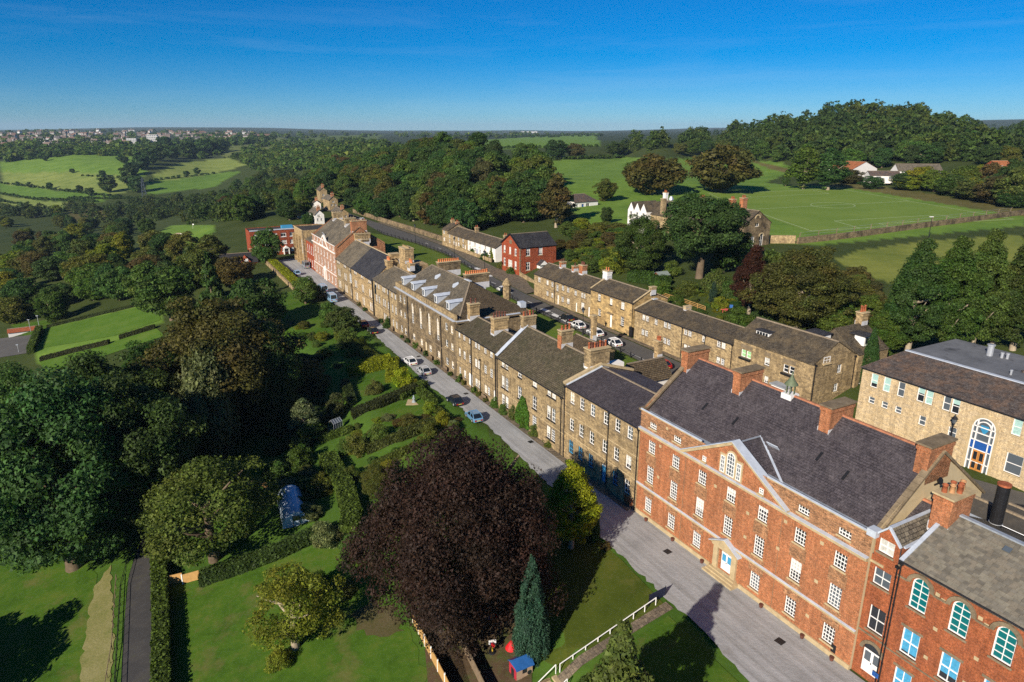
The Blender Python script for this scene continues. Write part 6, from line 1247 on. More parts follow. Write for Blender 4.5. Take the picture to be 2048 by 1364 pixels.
wood([(1690, 560), (1745, 580), (1760, 690), (1700, 670), (1600, 660), (1640, 630)], 26, (2.5, 5), (1.6, 3), [OLIVE, GREEN, BROWN], 'bush between the corner house and the tall trees', 'bushes behind the corner house', gap=.42, name='bush', cat='bush')
# distant field trees and hedges
for u, v, w_ in ((218, 385, 34), (262, 372, 40), (275, 385, 36), (265, 352, 30), (285, 340, 34), (300, 330, 34), (320, 322, 36), (345, 318, 30), (375, 314, 34), (410, 310, 36), (395, 348, 14), (373, 352, 12), (206, 355, 16), (145, 346, 10), (60, 375, 12), (100, 378, 14), (35, 372, 10), (160, 385, 16), (180, 392, 18), (92, 322, 12), (440, 306, 30), (330, 300, 30), (250, 328, 18), (240, 322, 14)):
    p = G(u, v); r = w_ / 2 * depth(p) / F; put_tree(p, r * 1.9, r, 'round', DKGRN, 'dark hedgerow tree on the distant fields', 'hedgerow trees on the distant fields', 'f', 'hedgerow_tree')
# woods too far off to count
def far_stuff(name, spots, rmin, rmax, col, label, kv=4, nl=260, lf=.34, hk=.85):
    Vs, Qs, Ts, n = [], [], [], 0; base = [crown_data(900 + i, 'round', 22 if nl < 500 else 50, nl, lf) for i in range(kv)]
    for (x, y, z) in spots:
        V, Q, T = base[RT.randrange(kv)]; r = RT.uniform(rmin, rmax); a = RT.random() * 6.28; ca, sa = math.cos(a), math.sin(a)
        Vs.append(np.stack([(V[:, 0] * ca - V[:, 1] * sa) * r + x, (V[:, 0] * sa + V[:, 1] * ca) * r + y, V[:, 2] * r * hk + z - r * .5], 1)); Qs.append(Q + n); Ts.append(T * np.array(RT.choice([(1, 1, 1), (.8, .8, .8), (1.15, 1.1, .9), (1.3, 1.05, .85)]))); n += len(V)
    me = np_mesh(name, np.concatenate(Vs), np.concatenate(Qs), [LEAF]); ca = me.color_attributes.new('tint', 'FLOAT_COLOR', 'POINT'); T = np.concatenate(Ts); ca.data.foreach_set('color', np.concatenate([T, np.ones((len(T), 1))], 1).astype(np.float32).ravel())
    o = ob(name, me, color=(*col, 1)); return tag(o, label, 'wood', None, 'stuff')
def spots(poly, n):
    xs = [p[0] for p in poly]; ys = [p[1] for p in poly]; o = []
    while len(o) < n:
        u, v = RT.uniform(min(xs), max(xs)), RT.uniform(min(ys), max(ys))
        if inpoly(u, v, poly): o.append(tuple(G(u, v)))
    return o
far_stuff('far_wood', spots([(470, 318), (500, 296), (600, 276), (700, 276), (780, 290), (830, 312), (700, 330), (600, 345), (520, 345)], 420), 5, 8, GREEN, 'far wood of packed crowns on the hill beyond the valley')
far_stuff('valley_wood', spots([(0, 305), (120, 296), (250, 296), (420, 294), (455, 300), (420, 318), (300, 312), (150, 312), (0, 326)], 260), 6, 10, GREEN, 'dark belt of trees below the far town')
far_stuff('town_trees', spots([(0, 264), (300, 262), (620, 266), (900, 266), (1100, 264), (1100, 274), (760, 276), (600, 276), (440, 298), (0, 304)], 420), 6, 13, GREEN, 'trees scattered among the far town houses')
far_stuff('hedge_rows', [tuple(G(a + (c - a) * k / n + RT.uniform(-2, 2), b_ + (d_ - b_) * k / n)) for a, b_, c, d_, n in ((0, 388, 80, 401, 16), (80, 400, 200, 404, 20), (0, 367, 120, 381, 14), (120, 381, 245, 396, 24), (165, 352, 268, 358, 10), (300, 362, 440, 347, 12), (0, 402, 60, 413, 10), (140, 398, 300, 398, 30), (10, 420, 130, 424, 40), (200, 420, 330, 410, 40), (450, 316, 600, 296, 20), (880, 300, 1200, 293, 40), (1080, 320, 1250, 315, 30)) for k in range(n)], 1.6, 3.2, DKGRN, 'straggling hedgerows between the distant fields')
far_stuff('hilltop_wood', spots([(1200, 306), (1400, 306), (1500, 312), (1600, 326), (1740, 336), (1850, 322), (2048, 326), (2048, 260), (1900, 246), (1800, 232), (1760, 228), (1700, 232), (1620, 242), (1500, 255), (1300, 280), (1200, 296)], 285), 5, 9.8, (.055, .094, .022), 'mass of trees covering the hill top behind the playing field', nl=1150, lf=.14, hk=1.0)
far_stuff('far_hedgerow', [tuple(G(u, 277 - (u - 900) * .02 + RT.uniform(-2, 2))) for u in range(885, 1205, 5)], 4, 9, DKGRN, 'far hedgerow of trees left of the hilltop wood')
far_stuff('slope_wood', spots([(0, 418), (120, 414), (200, 418), (290, 405), (420, 398), (480, 385), (560, 350), (620, 350), (600, 400), (500, 440), (430, 448), (330, 442), (235, 447), (120, 432), (0, 445)], 190), 4, 6.5, (.055, .09, .022), 'tangled wood on the slope between the far fields and the golf green', nl=800, lf=.15, hk=1.0)
# ---------------------------------------------------------------- ground patches in the gardens
def PP(*px_): return [G(u, v) for u, v in px_]
sheet('lawn', SP((49.6, -6.7), (45, -6.7), (38.3, -7.3), (37.2, -18.2), (42, -20), (52, -14)), LAWN, lift=.05)
sheet('lawn', SP((37.0, -7.9), (28, -8.2), (10, -9.6), (10, -22), (35.6, -19.6)), LAWN_R, lift=.05)
sheet('garden_path', SP((36.5, -19.0), (37.4, -19.0), (38.4, -7.0), (37.4, -7.0)), PAVE, lift=.09)
sheet('playground', PP((905, 1420), (880, 1310), (955, 1235), (1030, 1225), (1065, 1300), (1062, 1420)), SOIL, lift=.05)
sheet('leafy_strip', PP((860, 1420), (850, 1300), (870, 1260), (905, 1262), (958, 1420)), SOIL, lift=.05)
sheet('soil_patch', rough_edge(PP((700, 1232), (740, 1200), (790, 1220), (810, 1262), (760, 1275), (712, 1262)), .5, .6, 3), ground('leaf_litter_soil', [(.05, .06, .016), (.085, .075, .03), (.12, .09, .05)], .8, 4, .95, .9), lift=.05)
sheet('lower_lawn', rough_edge(PP((343, 1430), (345, 1190), (400, 1172), (560, 1118), (690, 1075), (740, 1150), (820, 1260), (880, 1430)), .3, .7, 9), LAWN_R, lift=.03)
sheet('left_lawn', PP((0, 1440), (0, 1060), (120, 1060), (195, 1150), (175, 1290), (150, 1440)), LAWN_R, lift=.03)
sheet('dry_bank', rough_edge(PP((150, 1440), (162, 1330), (186, 1180), (222, 1130), (228, 1300), (216, 1440)), .2, .6, 4), DRYG, lift=.05)
sheet('asphalt_path', PP((238, 1440), (248, 1250), (258, 1150), (290, 1060), (322, 1060), (303, 1160), (304, 1440)), ground('dark_path_asphalt', [(.035, .035, .036), (.052, .05, .05), (.08, .074, .066)], .4, 3, .9, .3, ((.06, .07, .025), .4, .6, .6)), lift=.06)
for i, pl in enumerate(([(756, 818), (845, 795), (868, 830), (778, 862)], [(712, 758), (790, 745), (802, 775), (700, 802)], [(715, 940), (850, 876), (872, 892), (762, 955)], [(556, 592), (602, 576), (655, 628), (650, 670), (570, 690)], [(655, 665), (680, 655), (735, 712), (690, 725)], [(20, 650), (95, 640), (120, 660), (70, 690)])): sheet('garden_lawn', rough_edge(PP(*pl), .3, .8, i), LAWN_R, lift=.06)
sheet('tennis_court', PP((-40, 682), (66, 670), (60, 706), (-40, 722)), ASPH, lift=.1)
sheet('green_terrace', PP((78, 697), (94, 657), (308, 607), (322, 640), (228, 672)), LAWN_B, lift=.08); sheet('green_terrace', PP((78, 722), (226, 685), (310, 655), (330, 672), (200, 715), (92, 745)), LAWN_B, lift=.08)
sheet('golf_bunker', PP((340, 470), (355, 466), (372, 468), (368, 473), (350, 474)), plain('bunker_sand', (.5, .38, .24), .9), lift=.1)
# football pitch lines
PA, PB, PC, PD = (127.5, 120.5), (112.5, 193), (209, 240), (219, 170)
def lp(a, c): # bilinear on the pitch
    x = [PA[i] * (1 - a) * (1 - c) + PB[i] * a * (1 - c) + PC[i] * a * c + PD[i] * (1 - a) * c for i in (0, 1)]; p = L(*x); p.z = tz(p.x, p.y) + .06; return p
sheet('football_pitch', [lp(-.02, -.02), lp(1.02, -.02), lp(1.02, 1.02), lp(-.02, 1.02)], ground('pitch_turf', [(.115, .19, .028), (.15, .225, .038), (.19, .26, .05)], .05, .6, .95, .2), lift=.03, sub=6)
LW = plain('pitch_line', (.42, .50, .30), .9, .1)
def stripes(pts, w=.17):
    m = MB()
    for a, c in zip(pts, pts[1:]): m.beam(a, c, w, .02)
    return m
m = stripes([lp(a, c) for a, c in ((0, 0), (.25, 0), (.5, 0), (.75, 0), (1, 0), (1, .25), (1, .5), (1, .75), (1, 1), (.75, 1), (.5, 1), (.25, 1), (0, 1), (0, .75), (0, .5), (0, .25), (0, 0))])
for seg in ([(0, .5), (.33, .5), (.66, .5), (1, .5)], [(.5 + .12 * math.cos(q * .349), .5 + .085 * math.sin(q * .349)) for q in range(19)], [(.22, 0), (.22, .15), (.78, .15), (.78, 0)], [(.36, 0), (.36, .055), (.64, .055), (.64, 0)], [(.22, 1), (.22, .85), (.78, .85), (.78, 1)]):
    q = stripes([lp(*p) for p in seg]); k = len(m.v); m.v += q.v; m.f += [tuple(i + k for i in f) for f in q.f]; m.m += q.m
tag(m.build('pitch_markings', LW), kind='structure')
# ---------------------------------------------------------------- hedges
def hedge(pts, w, h, col, label, seed=1, dens=55, leaf=.17, name='hedge', lvl=None, group=None):
    rng = np.random.default_rng(seed); V, Q, T, N0 = [], [], [], 0
    pts = [Vector((p[0], p[1], (tz(p[0], p[1]) if lvl is None else lvl) - .1)) for p in pts]; o0 = pts[0].copy()
    d = [(b_ - a).normalized() for a, b_ in zip(pts, pts[1:])]
    side = []
    for i in range(len(pts)):
        q = (d[max(i - 1, 0)] + d[min(i, len(d) - 1)]); q.z = 0; q.normalize(); side.append(Vector((q.y, -q.x, 0)))
    m = MB()
    rings = []
    for p, s_ in zip(pts, side): p = p - o0; rings.append([p + s_ * w * .46, p + s_ * w * .42 + Vector((0, 0, h * .93)), p - s_ * w * .42 + Vector((0, 0, h * .93)), p - s_ * w * .46])
    for r0, r1 in zip(rings, rings[1:]):
        for k in range(3): m.poly([r0[k], r1[k], r1[k + 1], r0[k + 1]])
    m.poly(rings[0]); m.poly(rings[-1][::-1])
    cv = np.array(m.v); V.append(cv); Q.append(np.array([t3 for f in m.f for t3 in ((f[0], f[1], f[2]), (f[0], f[2], f[3]))])); T.append(np.full((len(cv), 3), .55)); n0 = len(cv)
    P, N = [], []
    for i in range(len(pts) - 1):
        a, b_ = pts[i] - o0, pts[i + 1] - o0; ln = (b_ - a).length
        for k, (wd, nrm) in enumerate(((h, 1), (w, 0), (h, -1))):
            n = int(ln * wd * dens); f = rng.random(n); g = rng.random(n); s_ = np.array(side[i]); up = np.array([0, 0, 1.0]); base = np.array(a)[None] + (np.array(b_) - np.array(a))[None] * f[:, None]
            if nrm: P.append(base + s_ * nrm * (w * .5 + .05 * rng.normal(size=(n, 1))) + up * (g * h)[:, None]); N.append(np.tile(s_ * nrm, (n, 1)))
            else: P.append(base + s_ * ((g - .5) * w)[:, None] + up * (h + .05 * rng.normal(size=(n, 1)))); N.append(np.tile(up, (n, 1)))
    for e, sgn in ((0, -1), (-1, 1)):
        n = int(w * h * dens); c = np.array(pts[e] - o0); s_ = np.array(side[e]); dd = np.array(d[e]) * sgn
        P.append(c + s_ * ((rng.random((n, 1)) - .5) * w) + np.array([0, 0, 1.0]) * rng.random((n, 1)) * h + dd * .03); N.append(np.tile(dd, (n, 1)))
    P, N = np.concatenate(P), np.concatenate(N); blk = .8 + .4 * (.5 + .5 * np.sin(P[:, 0] * 1.7 + 3 * np.sin(P[:, 1] * 1.3))); tn = blk[:, None] * np.ones((1, 3))
    lv, lq, lt = leaves(P, N + .5 * rng.normal(size=N.shape), rng, leaf, 1.4, tn)
    me = np_mesh(name, np.concatenate([cv, lv]), np.concatenate([Q[0], lq + n0]), [LEAF]); ca = me.color_attributes.new('tint', 'FLOAT_COLOR', 'POINT'); T = np.concatenate([T[0], lt]); ca.data.foreach_set('color', np.concatenate([T, np.ones((len(T), 1))], 1).astype(np.float32).ravel())
    o = ob(name, me, None, o0, color=(*col, 1)); return tag(o, label, 'hedge', group)
HG = (.085, .13, .022); HY = (.22, .25, .014)
hedge(PP((326, 1440), (325, 1250), (320, 1130), (318, 1078)), 1.5, 1.7, HG, 'long clipped hedge running up beside the asphalt path', 1)
hedge(PP((402, 1168), (470, 1146), (560, 1112), (650, 1070)), 1.4, 1.6, (.05, .085, .02), 'dark clipped hedge from the orange gate towards the copper beech', 2)
hedge(PP((655, 925), (690, 985), (705, 1040), (700, 1075)), 2.2, 1.7, HG, 'thick curving hedge right of the polytunnel', 3)
hedge(PP((697, 750), (745, 738), (782, 730)), 3.2, 1.8, HY, 'broad flat-topped golden hedge beside the white cars', 4)
hedge(PP((786, 728), (784, 765)), 2.0, 1.5, HY, 'short golden hedge return at the corner by the lane', 5)
hedge(PP((705, 835), (760, 812), (832, 782)), 1.8, 1.3, (.045, .055, .018), 'dark low hedge between the two formal lawns', 6)
hedge(PP((735, 905), (800, 880), (880, 848)), 1.4, 1.2, (.07, .085, .02), 'olive hedge below the sundial lawn', 7)
hedge(PP((836, 782), (868, 812)), 1.3, 1.1, HG, 'clipped hedge along the lane by the navy car', 8)
hedge(PP((678, 675), (722, 706), (762, 734)), 2.0, 1.5, (.10, .13, .018), 'yellowing hedge along the lane below the red car', 9)
hedge([L(222, -8.8), L(205, -8.6), L(184, -8.8)], 2.2, 1.8, HY, 'golden hedge on the wall at the far end of the lane', 10)
hedge(PP((82, 722), (150, 704), (218, 688)), 1.4, 1.1, (.05, .055, .02), 'clipped brown-green hedge along the lower edge of the bowling lawn', 11)
hedge(PP((240, 678), (310, 657)), 1.4, 1.1, (.05, .06, .02), 'clipped hedge right of the gap at the bowling lawn', 12)
hedge(PP((62, 708), (80, 662)), 1.5, 1.8, HG, 'upright hedge between tennis court and bowling lawn', 13)
hedge(PP((95, 655), (190, 632), (300, 606)), 1.0, .8, (.05, .07, .02), 'low hedge along the top of the bowling lawn', 14)
hedge(PP((1262, 560), (1300, 565), (1330, 575)), 3.0, 2.2, (.05, .10, .018), 'big square green hedge left of the red shed', 15)
hedge(PP((640, 884), (705, 862)), 1.2, 1.0, HG, 'low hedge left of the mixed beds', 16); hedge(PP((745, 936), (800, 912), (858, 884)), 1.2, .9, (.09, .115, .02), 'low olive hedge above the lowest lawn', 17)
hedge(PP((800, 800), (850, 772)), 1.3, 1.1, HG, 'clipped hedge behind the statue square', 18); hedge(PP((872, 822), (912, 858)), 1.2, .8, (.10, .13, .02), 'clipped hedge along the lane between navy and blue cars', 19)
hedge(PP((690, 770), (705, 812)), 1.4, 1.2, (.05, .075, .02), 'dark hedge closing the upper lawn on its left', 20); hedge(PP((870, 845), (800, 872)), 1.2, 1.0, (.08, .10, .02), 'hedge at the foot of the statue lawn', 21)
# ---------------------------------------------------------------- shrubs one by one
SHR = [(672, 835, 46, 1.15, (.045, .065, .018), 'smooth dome-shaped yew at the garden corner'), (808, 775, 50, .85, HY, 'rounded golden dome bush beside the silver car'), (750, 785, 40, .8, OLIVE, 'grey-green bush in the middle of the upper lawn'), (858, 826, 32, .8, YELG, 'yellow-green shrub left of the navy car'), (884, 852, 34, 1.0, YELG, 'golden shrub left of the blue car'), (908, 866, 28, .8, GREEN, 'green shrub below the blue car'), (830, 775, 22, .8, HY, 'small golden bush in front of the silver car'),
       (715, 905, 56, .75, OLIVE, 'leafy bed of shrubs left of the sundial lawn'), (760, 880, 50, .7, GREEN, 'flowering bed below the dark hedge'), (690, 905, 40, .8, GREEN, 'bush beside the little greenhouse'), (775, 950, 44, .7, YELG, 'yellow-leaved shrub in the lower bed'), (700, 960, 44, .8, OLIVE, 'grey shrub at the corner of the lower lawn'), (820, 850, 44, .6, OLIVE, 'low shrub at the end of the sundial lawn'), (860, 870, 40, .8, OLIVE, 'bush above the copper beech crown'),
       (640, 985, 60, .8, OLIVE, 'straggly bush above the polytunnel'), (600, 930, 60, .8, GREEN, 'bush on the bank above the polytunnel'), (560, 955, 60, .7, GREEN, 'leafy bush left of the polytunnel'), (655, 1090, 66, .8, PALE, 'pale buddleia beside the lower hedge'), (700, 1110, 50, .9, GREEN, 'bush between pale buddleia and copper beech'), (640, 1180, 60, .7, GREEN, 'low bush above the yellow hawthorn'), (690, 1190, 50, .7, OLIVE, 'shrub at the left skirt of the copper beech'), (560, 1330, 60, .6, YELG, 'small bush in front of the yellow hawthorn'),
       (775, 655, 24, 1.1, DKGRN, 'clipped dark bush on the terrace wall left of the church'), (990, 815, 22, 1.1, GREEN, 'green bush by the stone house wall at its door'), (1010, 828, 28, 1.0, GREEN, 'round green bush left of the creeper'), (1030, 838, 30, 1.2, OLIVE, 'olive bush under the creeper'), (1050, 856, 30, 1.1, (.06, .13, .016), 'bright green bush below the creeper'), (1072, 872, 30, .9, GREEN, 'dark leafy bush right of the creeper'), (1098, 892, 26, .7, OLIVE, 'low scrub at the foot of the stone house'),
       (640, 600, 40, .8, BROWN, 'brown bush beside the nearer minibus'), (660, 640, 46, .8, GREEN, 'green shrub below the minibuses'), (700, 690, 50, .8, GREEN, 'garden shrub below the red car'), (722, 700, 34, .8, YELG, 'yellow-green shrub at the lane edge'), (1140, 1070, 60, .6, YELG, 'ragged yellow shrub at the foot of the golden cypress'), (1212, 1098, 26, .6, BROWN, 'dry brown plant at the lawn corner by the gravel'),
       (1345, 552, 40, .8, GREEN, 'bush behind the red shed'), (1230, 545, 56, .9, YELG, 'yellow-leaved bush behind the ashlar house'), (1320, 590, 50, .6, GREEN, 'rockery shrub below the red shed'), (1370, 590, 50, .6, OLIVE, 'rockery shrub in the middle of the bank'), (1350, 610, 40, .6, GREEN, 'low shrub above the rail fence'), (1425, 605, 18, 2.4, (.035, .07, .045), 'blue-green rounded conifer beside the garden steps'), (1391, 588, 14, 1.6, YELG, 'small golden conifer in the rockery'), (1440, 620, 40, .7, YELG, 'yellow shrub beside the garden chairs'), (1480, 650, 60, .6, GREEN, 'green shrub in front of the garden chairs'), (1530, 640, 50, .8, DKGRN, 'dark shrub right of the garden chairs'), (1430, 580, 60, .8, OLIVE, 'olive bush under the sycamore'), (1470, 600, 60, .9, DKGRN, 'dark bush left of the red plum'),
       (950, 508, 24, .8, GREEN, 'shrub at the white cottages'), (930, 500, 20, .8, OLIVE, 'cottage garden shrub by the low wall'), (905, 488, 18, .8, GREEN, 'bush before the end stone cottage'), (970, 518, 22, .9, DKGRN, 'dark bush between the cottages and the bright conifer'), (1000, 536, 20, .8, OLIVE, 'olive bush left of the red brick house front'), (1020, 548, 20, .8, GREEN, 'bush at the corner of the red brick house'), (1660, 560, 40, .9, OLIVE, 'bush at the edge of the mown meadow'), (1690, 600, 50, .9, (.10, .15, .02), 'bright green bush below the meadow'), (1650, 640, 50, .8, BROWN, 'russet bush behind the corner house')]
for i, (u, v, w_, hk, c_k, lb) in enumerate(SHR):
    p = G(u, v); d_ = depth(p); r = w_ / 2 * d_ / F; put_tree(p, r * 1.5 * hk, r, 'dome', c_k, lb, None, 'n', 'shrub', 'shrub')
# creeper on the stone house
rng = np.random.default_rng(4); n = 2600; x = 6.2 + 3.6 * rng.random(n); z = .2 + 4.4 * rng.random(n) * np.clip(1.15 - np.abs(x - 8.3) / 2.6, .2, 1); V, Q, T = leaves(np.stack([x, -.12 - .12 * rng.random(n), z], 1), np.tile([0, -1, .4], (n, 1)) + .5 * rng.normal(size=(n, 3)), rng, .2)
me = np_mesh('creeper', V, Q, [LEAF]); ca = me.color_attributes.new('tint', 'FLOAT_COLOR', 'POINT'); ca.data.foreach_set('color', np.ones(len(V) * 4, np.float32)); tag(ob('creeper', me, None, L(84.85, 0, 0), ROT, color=(.06, .14, .016, 1)), 'bright green creeper climbing the long stone house wall', 'creeper')
# ---------------------------------------------------------------- fences, rails, steps, play things
def panel_fence(pa, pb, h, mat, name, label, post=None, n=None, zoff=0.0, thick=.06):
    a, c = Vector(pa), Vector(pb); ln = (c - a).length; n = n or max(1, int(ln / 1.5)); r = empty(name, a, 0, label, 'fence')
    for i in range(n):
        p, q = (c - a) * (i / n), (c - a) * ((i + 1) / n); pz, qz = tz(a.x + p.x, a.y + p.y) - a.z, tz(a.x + q.x, a.y + q.y) - a.z
        m = MB(); m.beam((p.x, p.y, pz + h / 2 + .05), (q.x, q.y, qz + h / 2 + .05), thick, h); ob('fence_panel', m.mesh('fence_panel', mat), r)
        m = MB(); m.box(p.x - .06, p.x + .06, p.y - .06, p.y + .06, pz - .2, pz + h + .15); ob('fence_post', m.mesh('fence_post', post or mat), r)
    return r
panel_fence(G(826, 1245), G(905, 1400), 1.1, WOOD, 'panel_fence', 'new orange timber fence running down from the copper beech', WHITE)
panel_fence(G(905, 1255), G(975, 1400), 1.1, WOOD_D, 'panel_fence', 'weathered grey timber fence beside the playground')
panel_fence(G(330, 1172), G(368, 1163), 1.1, WOOD, 'garden_gate', 'left orange timber gate at the path hedge', n=1); panel_fence(G(366, 1168), G(402, 1158), 1.1, WOOD, 'garden_gate', 'right orange timber gate panel with white post', WHITE, n=1)
def rail_fence(pts, h, mat, name, label, rails=(.95, .5), gap=1.5, r_=.035, cat='railing'):
    o = empty(name, pts[0], 0, label, cat); a0 = Vector(pts[0])
    for a, c in zip(pts, pts[1:]):
        ln = (c - a).length; n = max(1, int(ln / gap))
        for i in range(n + 1):
            p = a.lerp(c, i / n) - a0; m = MB(); m.tube((p.x, p.y, p.z - .1), (p.x, p.y, p.z + h), r_, n=6); ob('post', m.mesh('post', mat), o)
        for k in rails:
            m = MB(); m.tube(a - a0 + Vector((0, 0, h * k)), c - a0 + Vector((0, 0, h * k)), r_, n=6); ob('rail', m.mesh('rail', mat), o)
    return o
Z = lambda s_, t_, z=0.0: (lambda p: Vector((p.x, p.y, tz(p.x, p.y) + z)))(L(s_, t_))
rail_fence([Z(37.6, -18.6), Z(38.6, -8.0)], .85, WHITE, 'hand_rail', 'white handrail beside the path from the gravel to the steps', (.97,), 1.3, .045)
rail_fence(PP((228, 1440), (236, 1300), (243, 1180), (262, 1110)), .9, BLACK, 'path_railing', 'black post railing along the left of the asphalt path', (.95, .5), 1.4, .03)
rail_fence(PP((205, 1420), (225, 1300), (234, 1160)), .8, WOOD_D, 'wire_fence', 'rough timber fence between the dry bank and the path', (.9,), 1.6, .04, 'fence')
rail_fence(PP((1325, 594), (1365, 606), (1410, 622)), .9, WOOD, 'post_and_rail_fence', 'timber post and rail fence behind the cottage roofs', (.95, .6, .3), 1.6, .05, 'fence')
st = empty('garden_steps', Z(36.9, -18.9), ROT, 'stone steps with white handrails down to the playground', 'steps')
for i in range(6):
    m = MB(); m.box(-.75, .75, -.45 * i - .45, -.45 * i, -.28 * i - .5, -.28 * i); ob('step', m.mesh('step', TRIM), st)
for x in (-.85, .85):
    m = MB(); m.tube((x, 0, .9), (x, -2.9, -.9), .04, n=6); m.tube((x, 0, -.1), (x, 0, .9), .04, n=6); m.tube((x, -2.9, -1.8), (x, -2.9, -.9), .04, n=6); ob('hand_rail', m.mesh('hand_rail', WHITE), st); m = MB(); m.box(x - .12, x + .12, -2.9, .1, -2.4, -.25 - .0); ob('side_wall', m.mesh('side_wall', STONE), st)
# banner by the gravel
bn = empty('school_banner', Z(38.9, -7.6), ROT - math.pi / 2 + .1, 'green and navy banner at the top of the white handrail', 'banner'); m = MB(); m.box(-1.0, 1.0, -.03, .03, .25, 1.15); ob('banner_cloth', m.mesh('banner_cloth', plain('banner_navy', (.015, .02, .05), .6)), bn)
m = MB(); m.box(-.85, .85, -.045, -.032, .35, .75); m.box(-.6, .6, -.045, -.032, .85, 1.0, 1); ob('banner_print', m.mesh('banner_print', [plain('banner_green', (.12, .42, .05), .6), WHITE]), bn)
for x in (-1.02, 1.02): m = MB(); m.tube((x, 0, -.1), (x, 0, 1.25), .04, n=6); ob('post', m.mesh('post', BLACK), bn)
# playhouse
ph = empty('playhouse', G(1042, 1345), .5, 'red and blue toy playhouse under the cypress', 'playhouse'); m = MB(); m.box(-.75, .75, -.6, .6, 0, 1.1); ob('wall', m.mesh('wall', plain('playhouse_tan', (.42, .30, .2), .6)), ph); m = MB(); m.box(-.79, -.752, -.6, .6, 0, 1.1); ob('side_wall', m.mesh('side_wall', plain('playhouse_red', (.42, .03, .05), .5)), ph)
m = MB(); m.prism([(-.85, -.75, 1.0), (-.85, 0, 1.55), (-.85, .75, 1.0), (-.85, .7, 1.1), (-.85, 0, 1.63), (-.85, -.7, 1.1)], (1.7, 0, 0)); m.prism([(-.8, -.72, 1.05), (-.8, .72, 1.05), (-.8, 0, 1.56)], (1.6, 0, 0)); ob('roof', m.mesh('roof', plain('playhouse_blue', (.02, .10, .30), .5)), ph); m = MB(); m.box(-.2, .2, -.62, -.6, .45, .85); m.tube((.45, -.6, .35), (.45, -.63, .35), .2, n=12); m.box(-.82, -.792, -.25, .2, 0, .8); ob('openings', m.mesh('openings', GLASS), ph)
m = MB(); m.lathe([(.55, 0), (.5, .12), (.12, .7), (0, .75)], 14); tag(m.build('play_tent', plain('tent_red', (.62, .015, .02), .6), None, G(1023, 1296)), 'bright red cone-shaped play tent', 'toy')
hp = empty('basketball_hoop', G(985, 1305), .2, 'toy basketball hoop with white backboard in the playground', 'toy'); m = MB(); m.tube((0, 0, 0), (0, 0, .9), .06, n=8); ob('pole', m.mesh('pole', plain('toy_yellow', (.65, .42, .04), .5)), hp); m = MB(); m.lathe([(.35, 0), (.32, .14), (0, .16)], 12); ob('base', m.mesh('base', BLACK), hp); m = MB(); m.box(-.32, .32, -.03, .03, .85, 1.3); ob('backboard', m.mesh('backboard', WHITE), hp); m = MB(); m.tube((0, -.05, .95), (0, -.32, .95), .16, .16, 10); ob('hoop', m.mesh('hoop', bpy.data.materials['tent_red']), hp)
for i, (u, v, c_) in enumerate(((976, 1236, (.03, .15, .5)), (984, 1230, (.65, .45, .05)), (988, 1237, (.6, .02, .03)))): m = MB(); m.lathe([(.25, 0), (.3, .15), (.22, .35), (0, .4)], 10); m.box(-.35, .35, -.1, .1, .05, .2); tag(m.build('toy_car', plain('toy_%d' % i, c_, .5), None, G(u, v)), ('blue', 'yellow', 'red')[i] + ' plastic toy in the heap under the copper beech', 'toy')
# polytunnel
a, c = G(594, 1052), G(578, 985); ax = (c - a); ax.z = 0; pt = empty('polytunnel', a, math.atan2(ax.y, ax.x) - math.pi / 2, 'blue-white polythene tunnel with a timber doorway', 'polytunnel'); ln = 7.0; k = 12; POLY = plain('blue_polythene', (.46, .55, .66), .25, .3, .8, .6)
m = MB(); m.smooth = True
for j in range(5):
    for i in range(k): y0, y1, q0, q1 = ln * j / 5, ln * (j + 1) / 5, math.pi * i / k, math.pi * (i + 1) / k; m.poly([(1.6 * math.cos(q0), y0, 1.9 * math.sin(q0)), (1.6 * math.cos(q0), y1, 1.9 * math.sin(q0)), (1.6 * math.cos(q1), y1, 1.9 * math.sin(q1)), (1.6 * math.cos(q1), y0, 1.9 * math.sin(q1))])
ob('cover', m.mesh('cover', POLY), pt)
for y in (0, ln): m = MB(); m.poly([(1.6 * math.cos(math.pi * i / k), y, 1.9 * math.sin(math.pi * i / k)) for i in range(k + 1)]); ob('end_sheet', m.mesh('end_sheet', POLY), pt)
m = MB(); m.box(-.42, -.34, -.05, 0, 0, 1.4); m.box(.34, .42, -.05, 0, 0, 1.4); m.box(-.42, .42, -.05, 0, 1.32, 1.4); m.box(-.34, .34, -.03, -.01, .75, 1.32, 1); ob('doorway', m.mesh('doorway', [WOOD_D, GLASS]), pt)
# greenhouse frame, sundial, timber pile, shed, garden chairs
gh = empty('greenhouse', G(672, 858), .9, 'small open metal-framed greenhouse beside the yew dome', 'greenhouse'); m = MB()
for x in (-.8, -.4, 0, .4, .8): m.beam((x, -.6, 0), (x, -.6, 1.2), .04, .04); m.beam((x, -.6, 1.2), (x, 0, 1.7), .04, .04); m.beam((x, 0, 1.7), (x, .6, 1.2), .04, .04); m.beam((x, .6, 0), (x, .6, 1.2), .04, .04)
for y, z in ((-.6, 1.2), (0, 1.7), (.6, 1.2), (-.6, .05), (.6, .05)): m.beam((-.8, y, z), (.8, y, z), .05, .05)
ob('frame', m.mesh('frame', STEEL), gh); m = MB(); m.poly([(-.8, -.58, 1.18), (.8, -.58, 1.18), (.8, 0, 1.66), (-.8, 0, 1.66)]); m.poly([(-.8, -.6, .1), (.8, -.6, .1), (.8, -.6, 1.15), (-.8, -.6, 1.15)]); ob('pane', m.mesh('pane', GLASS2), gh)
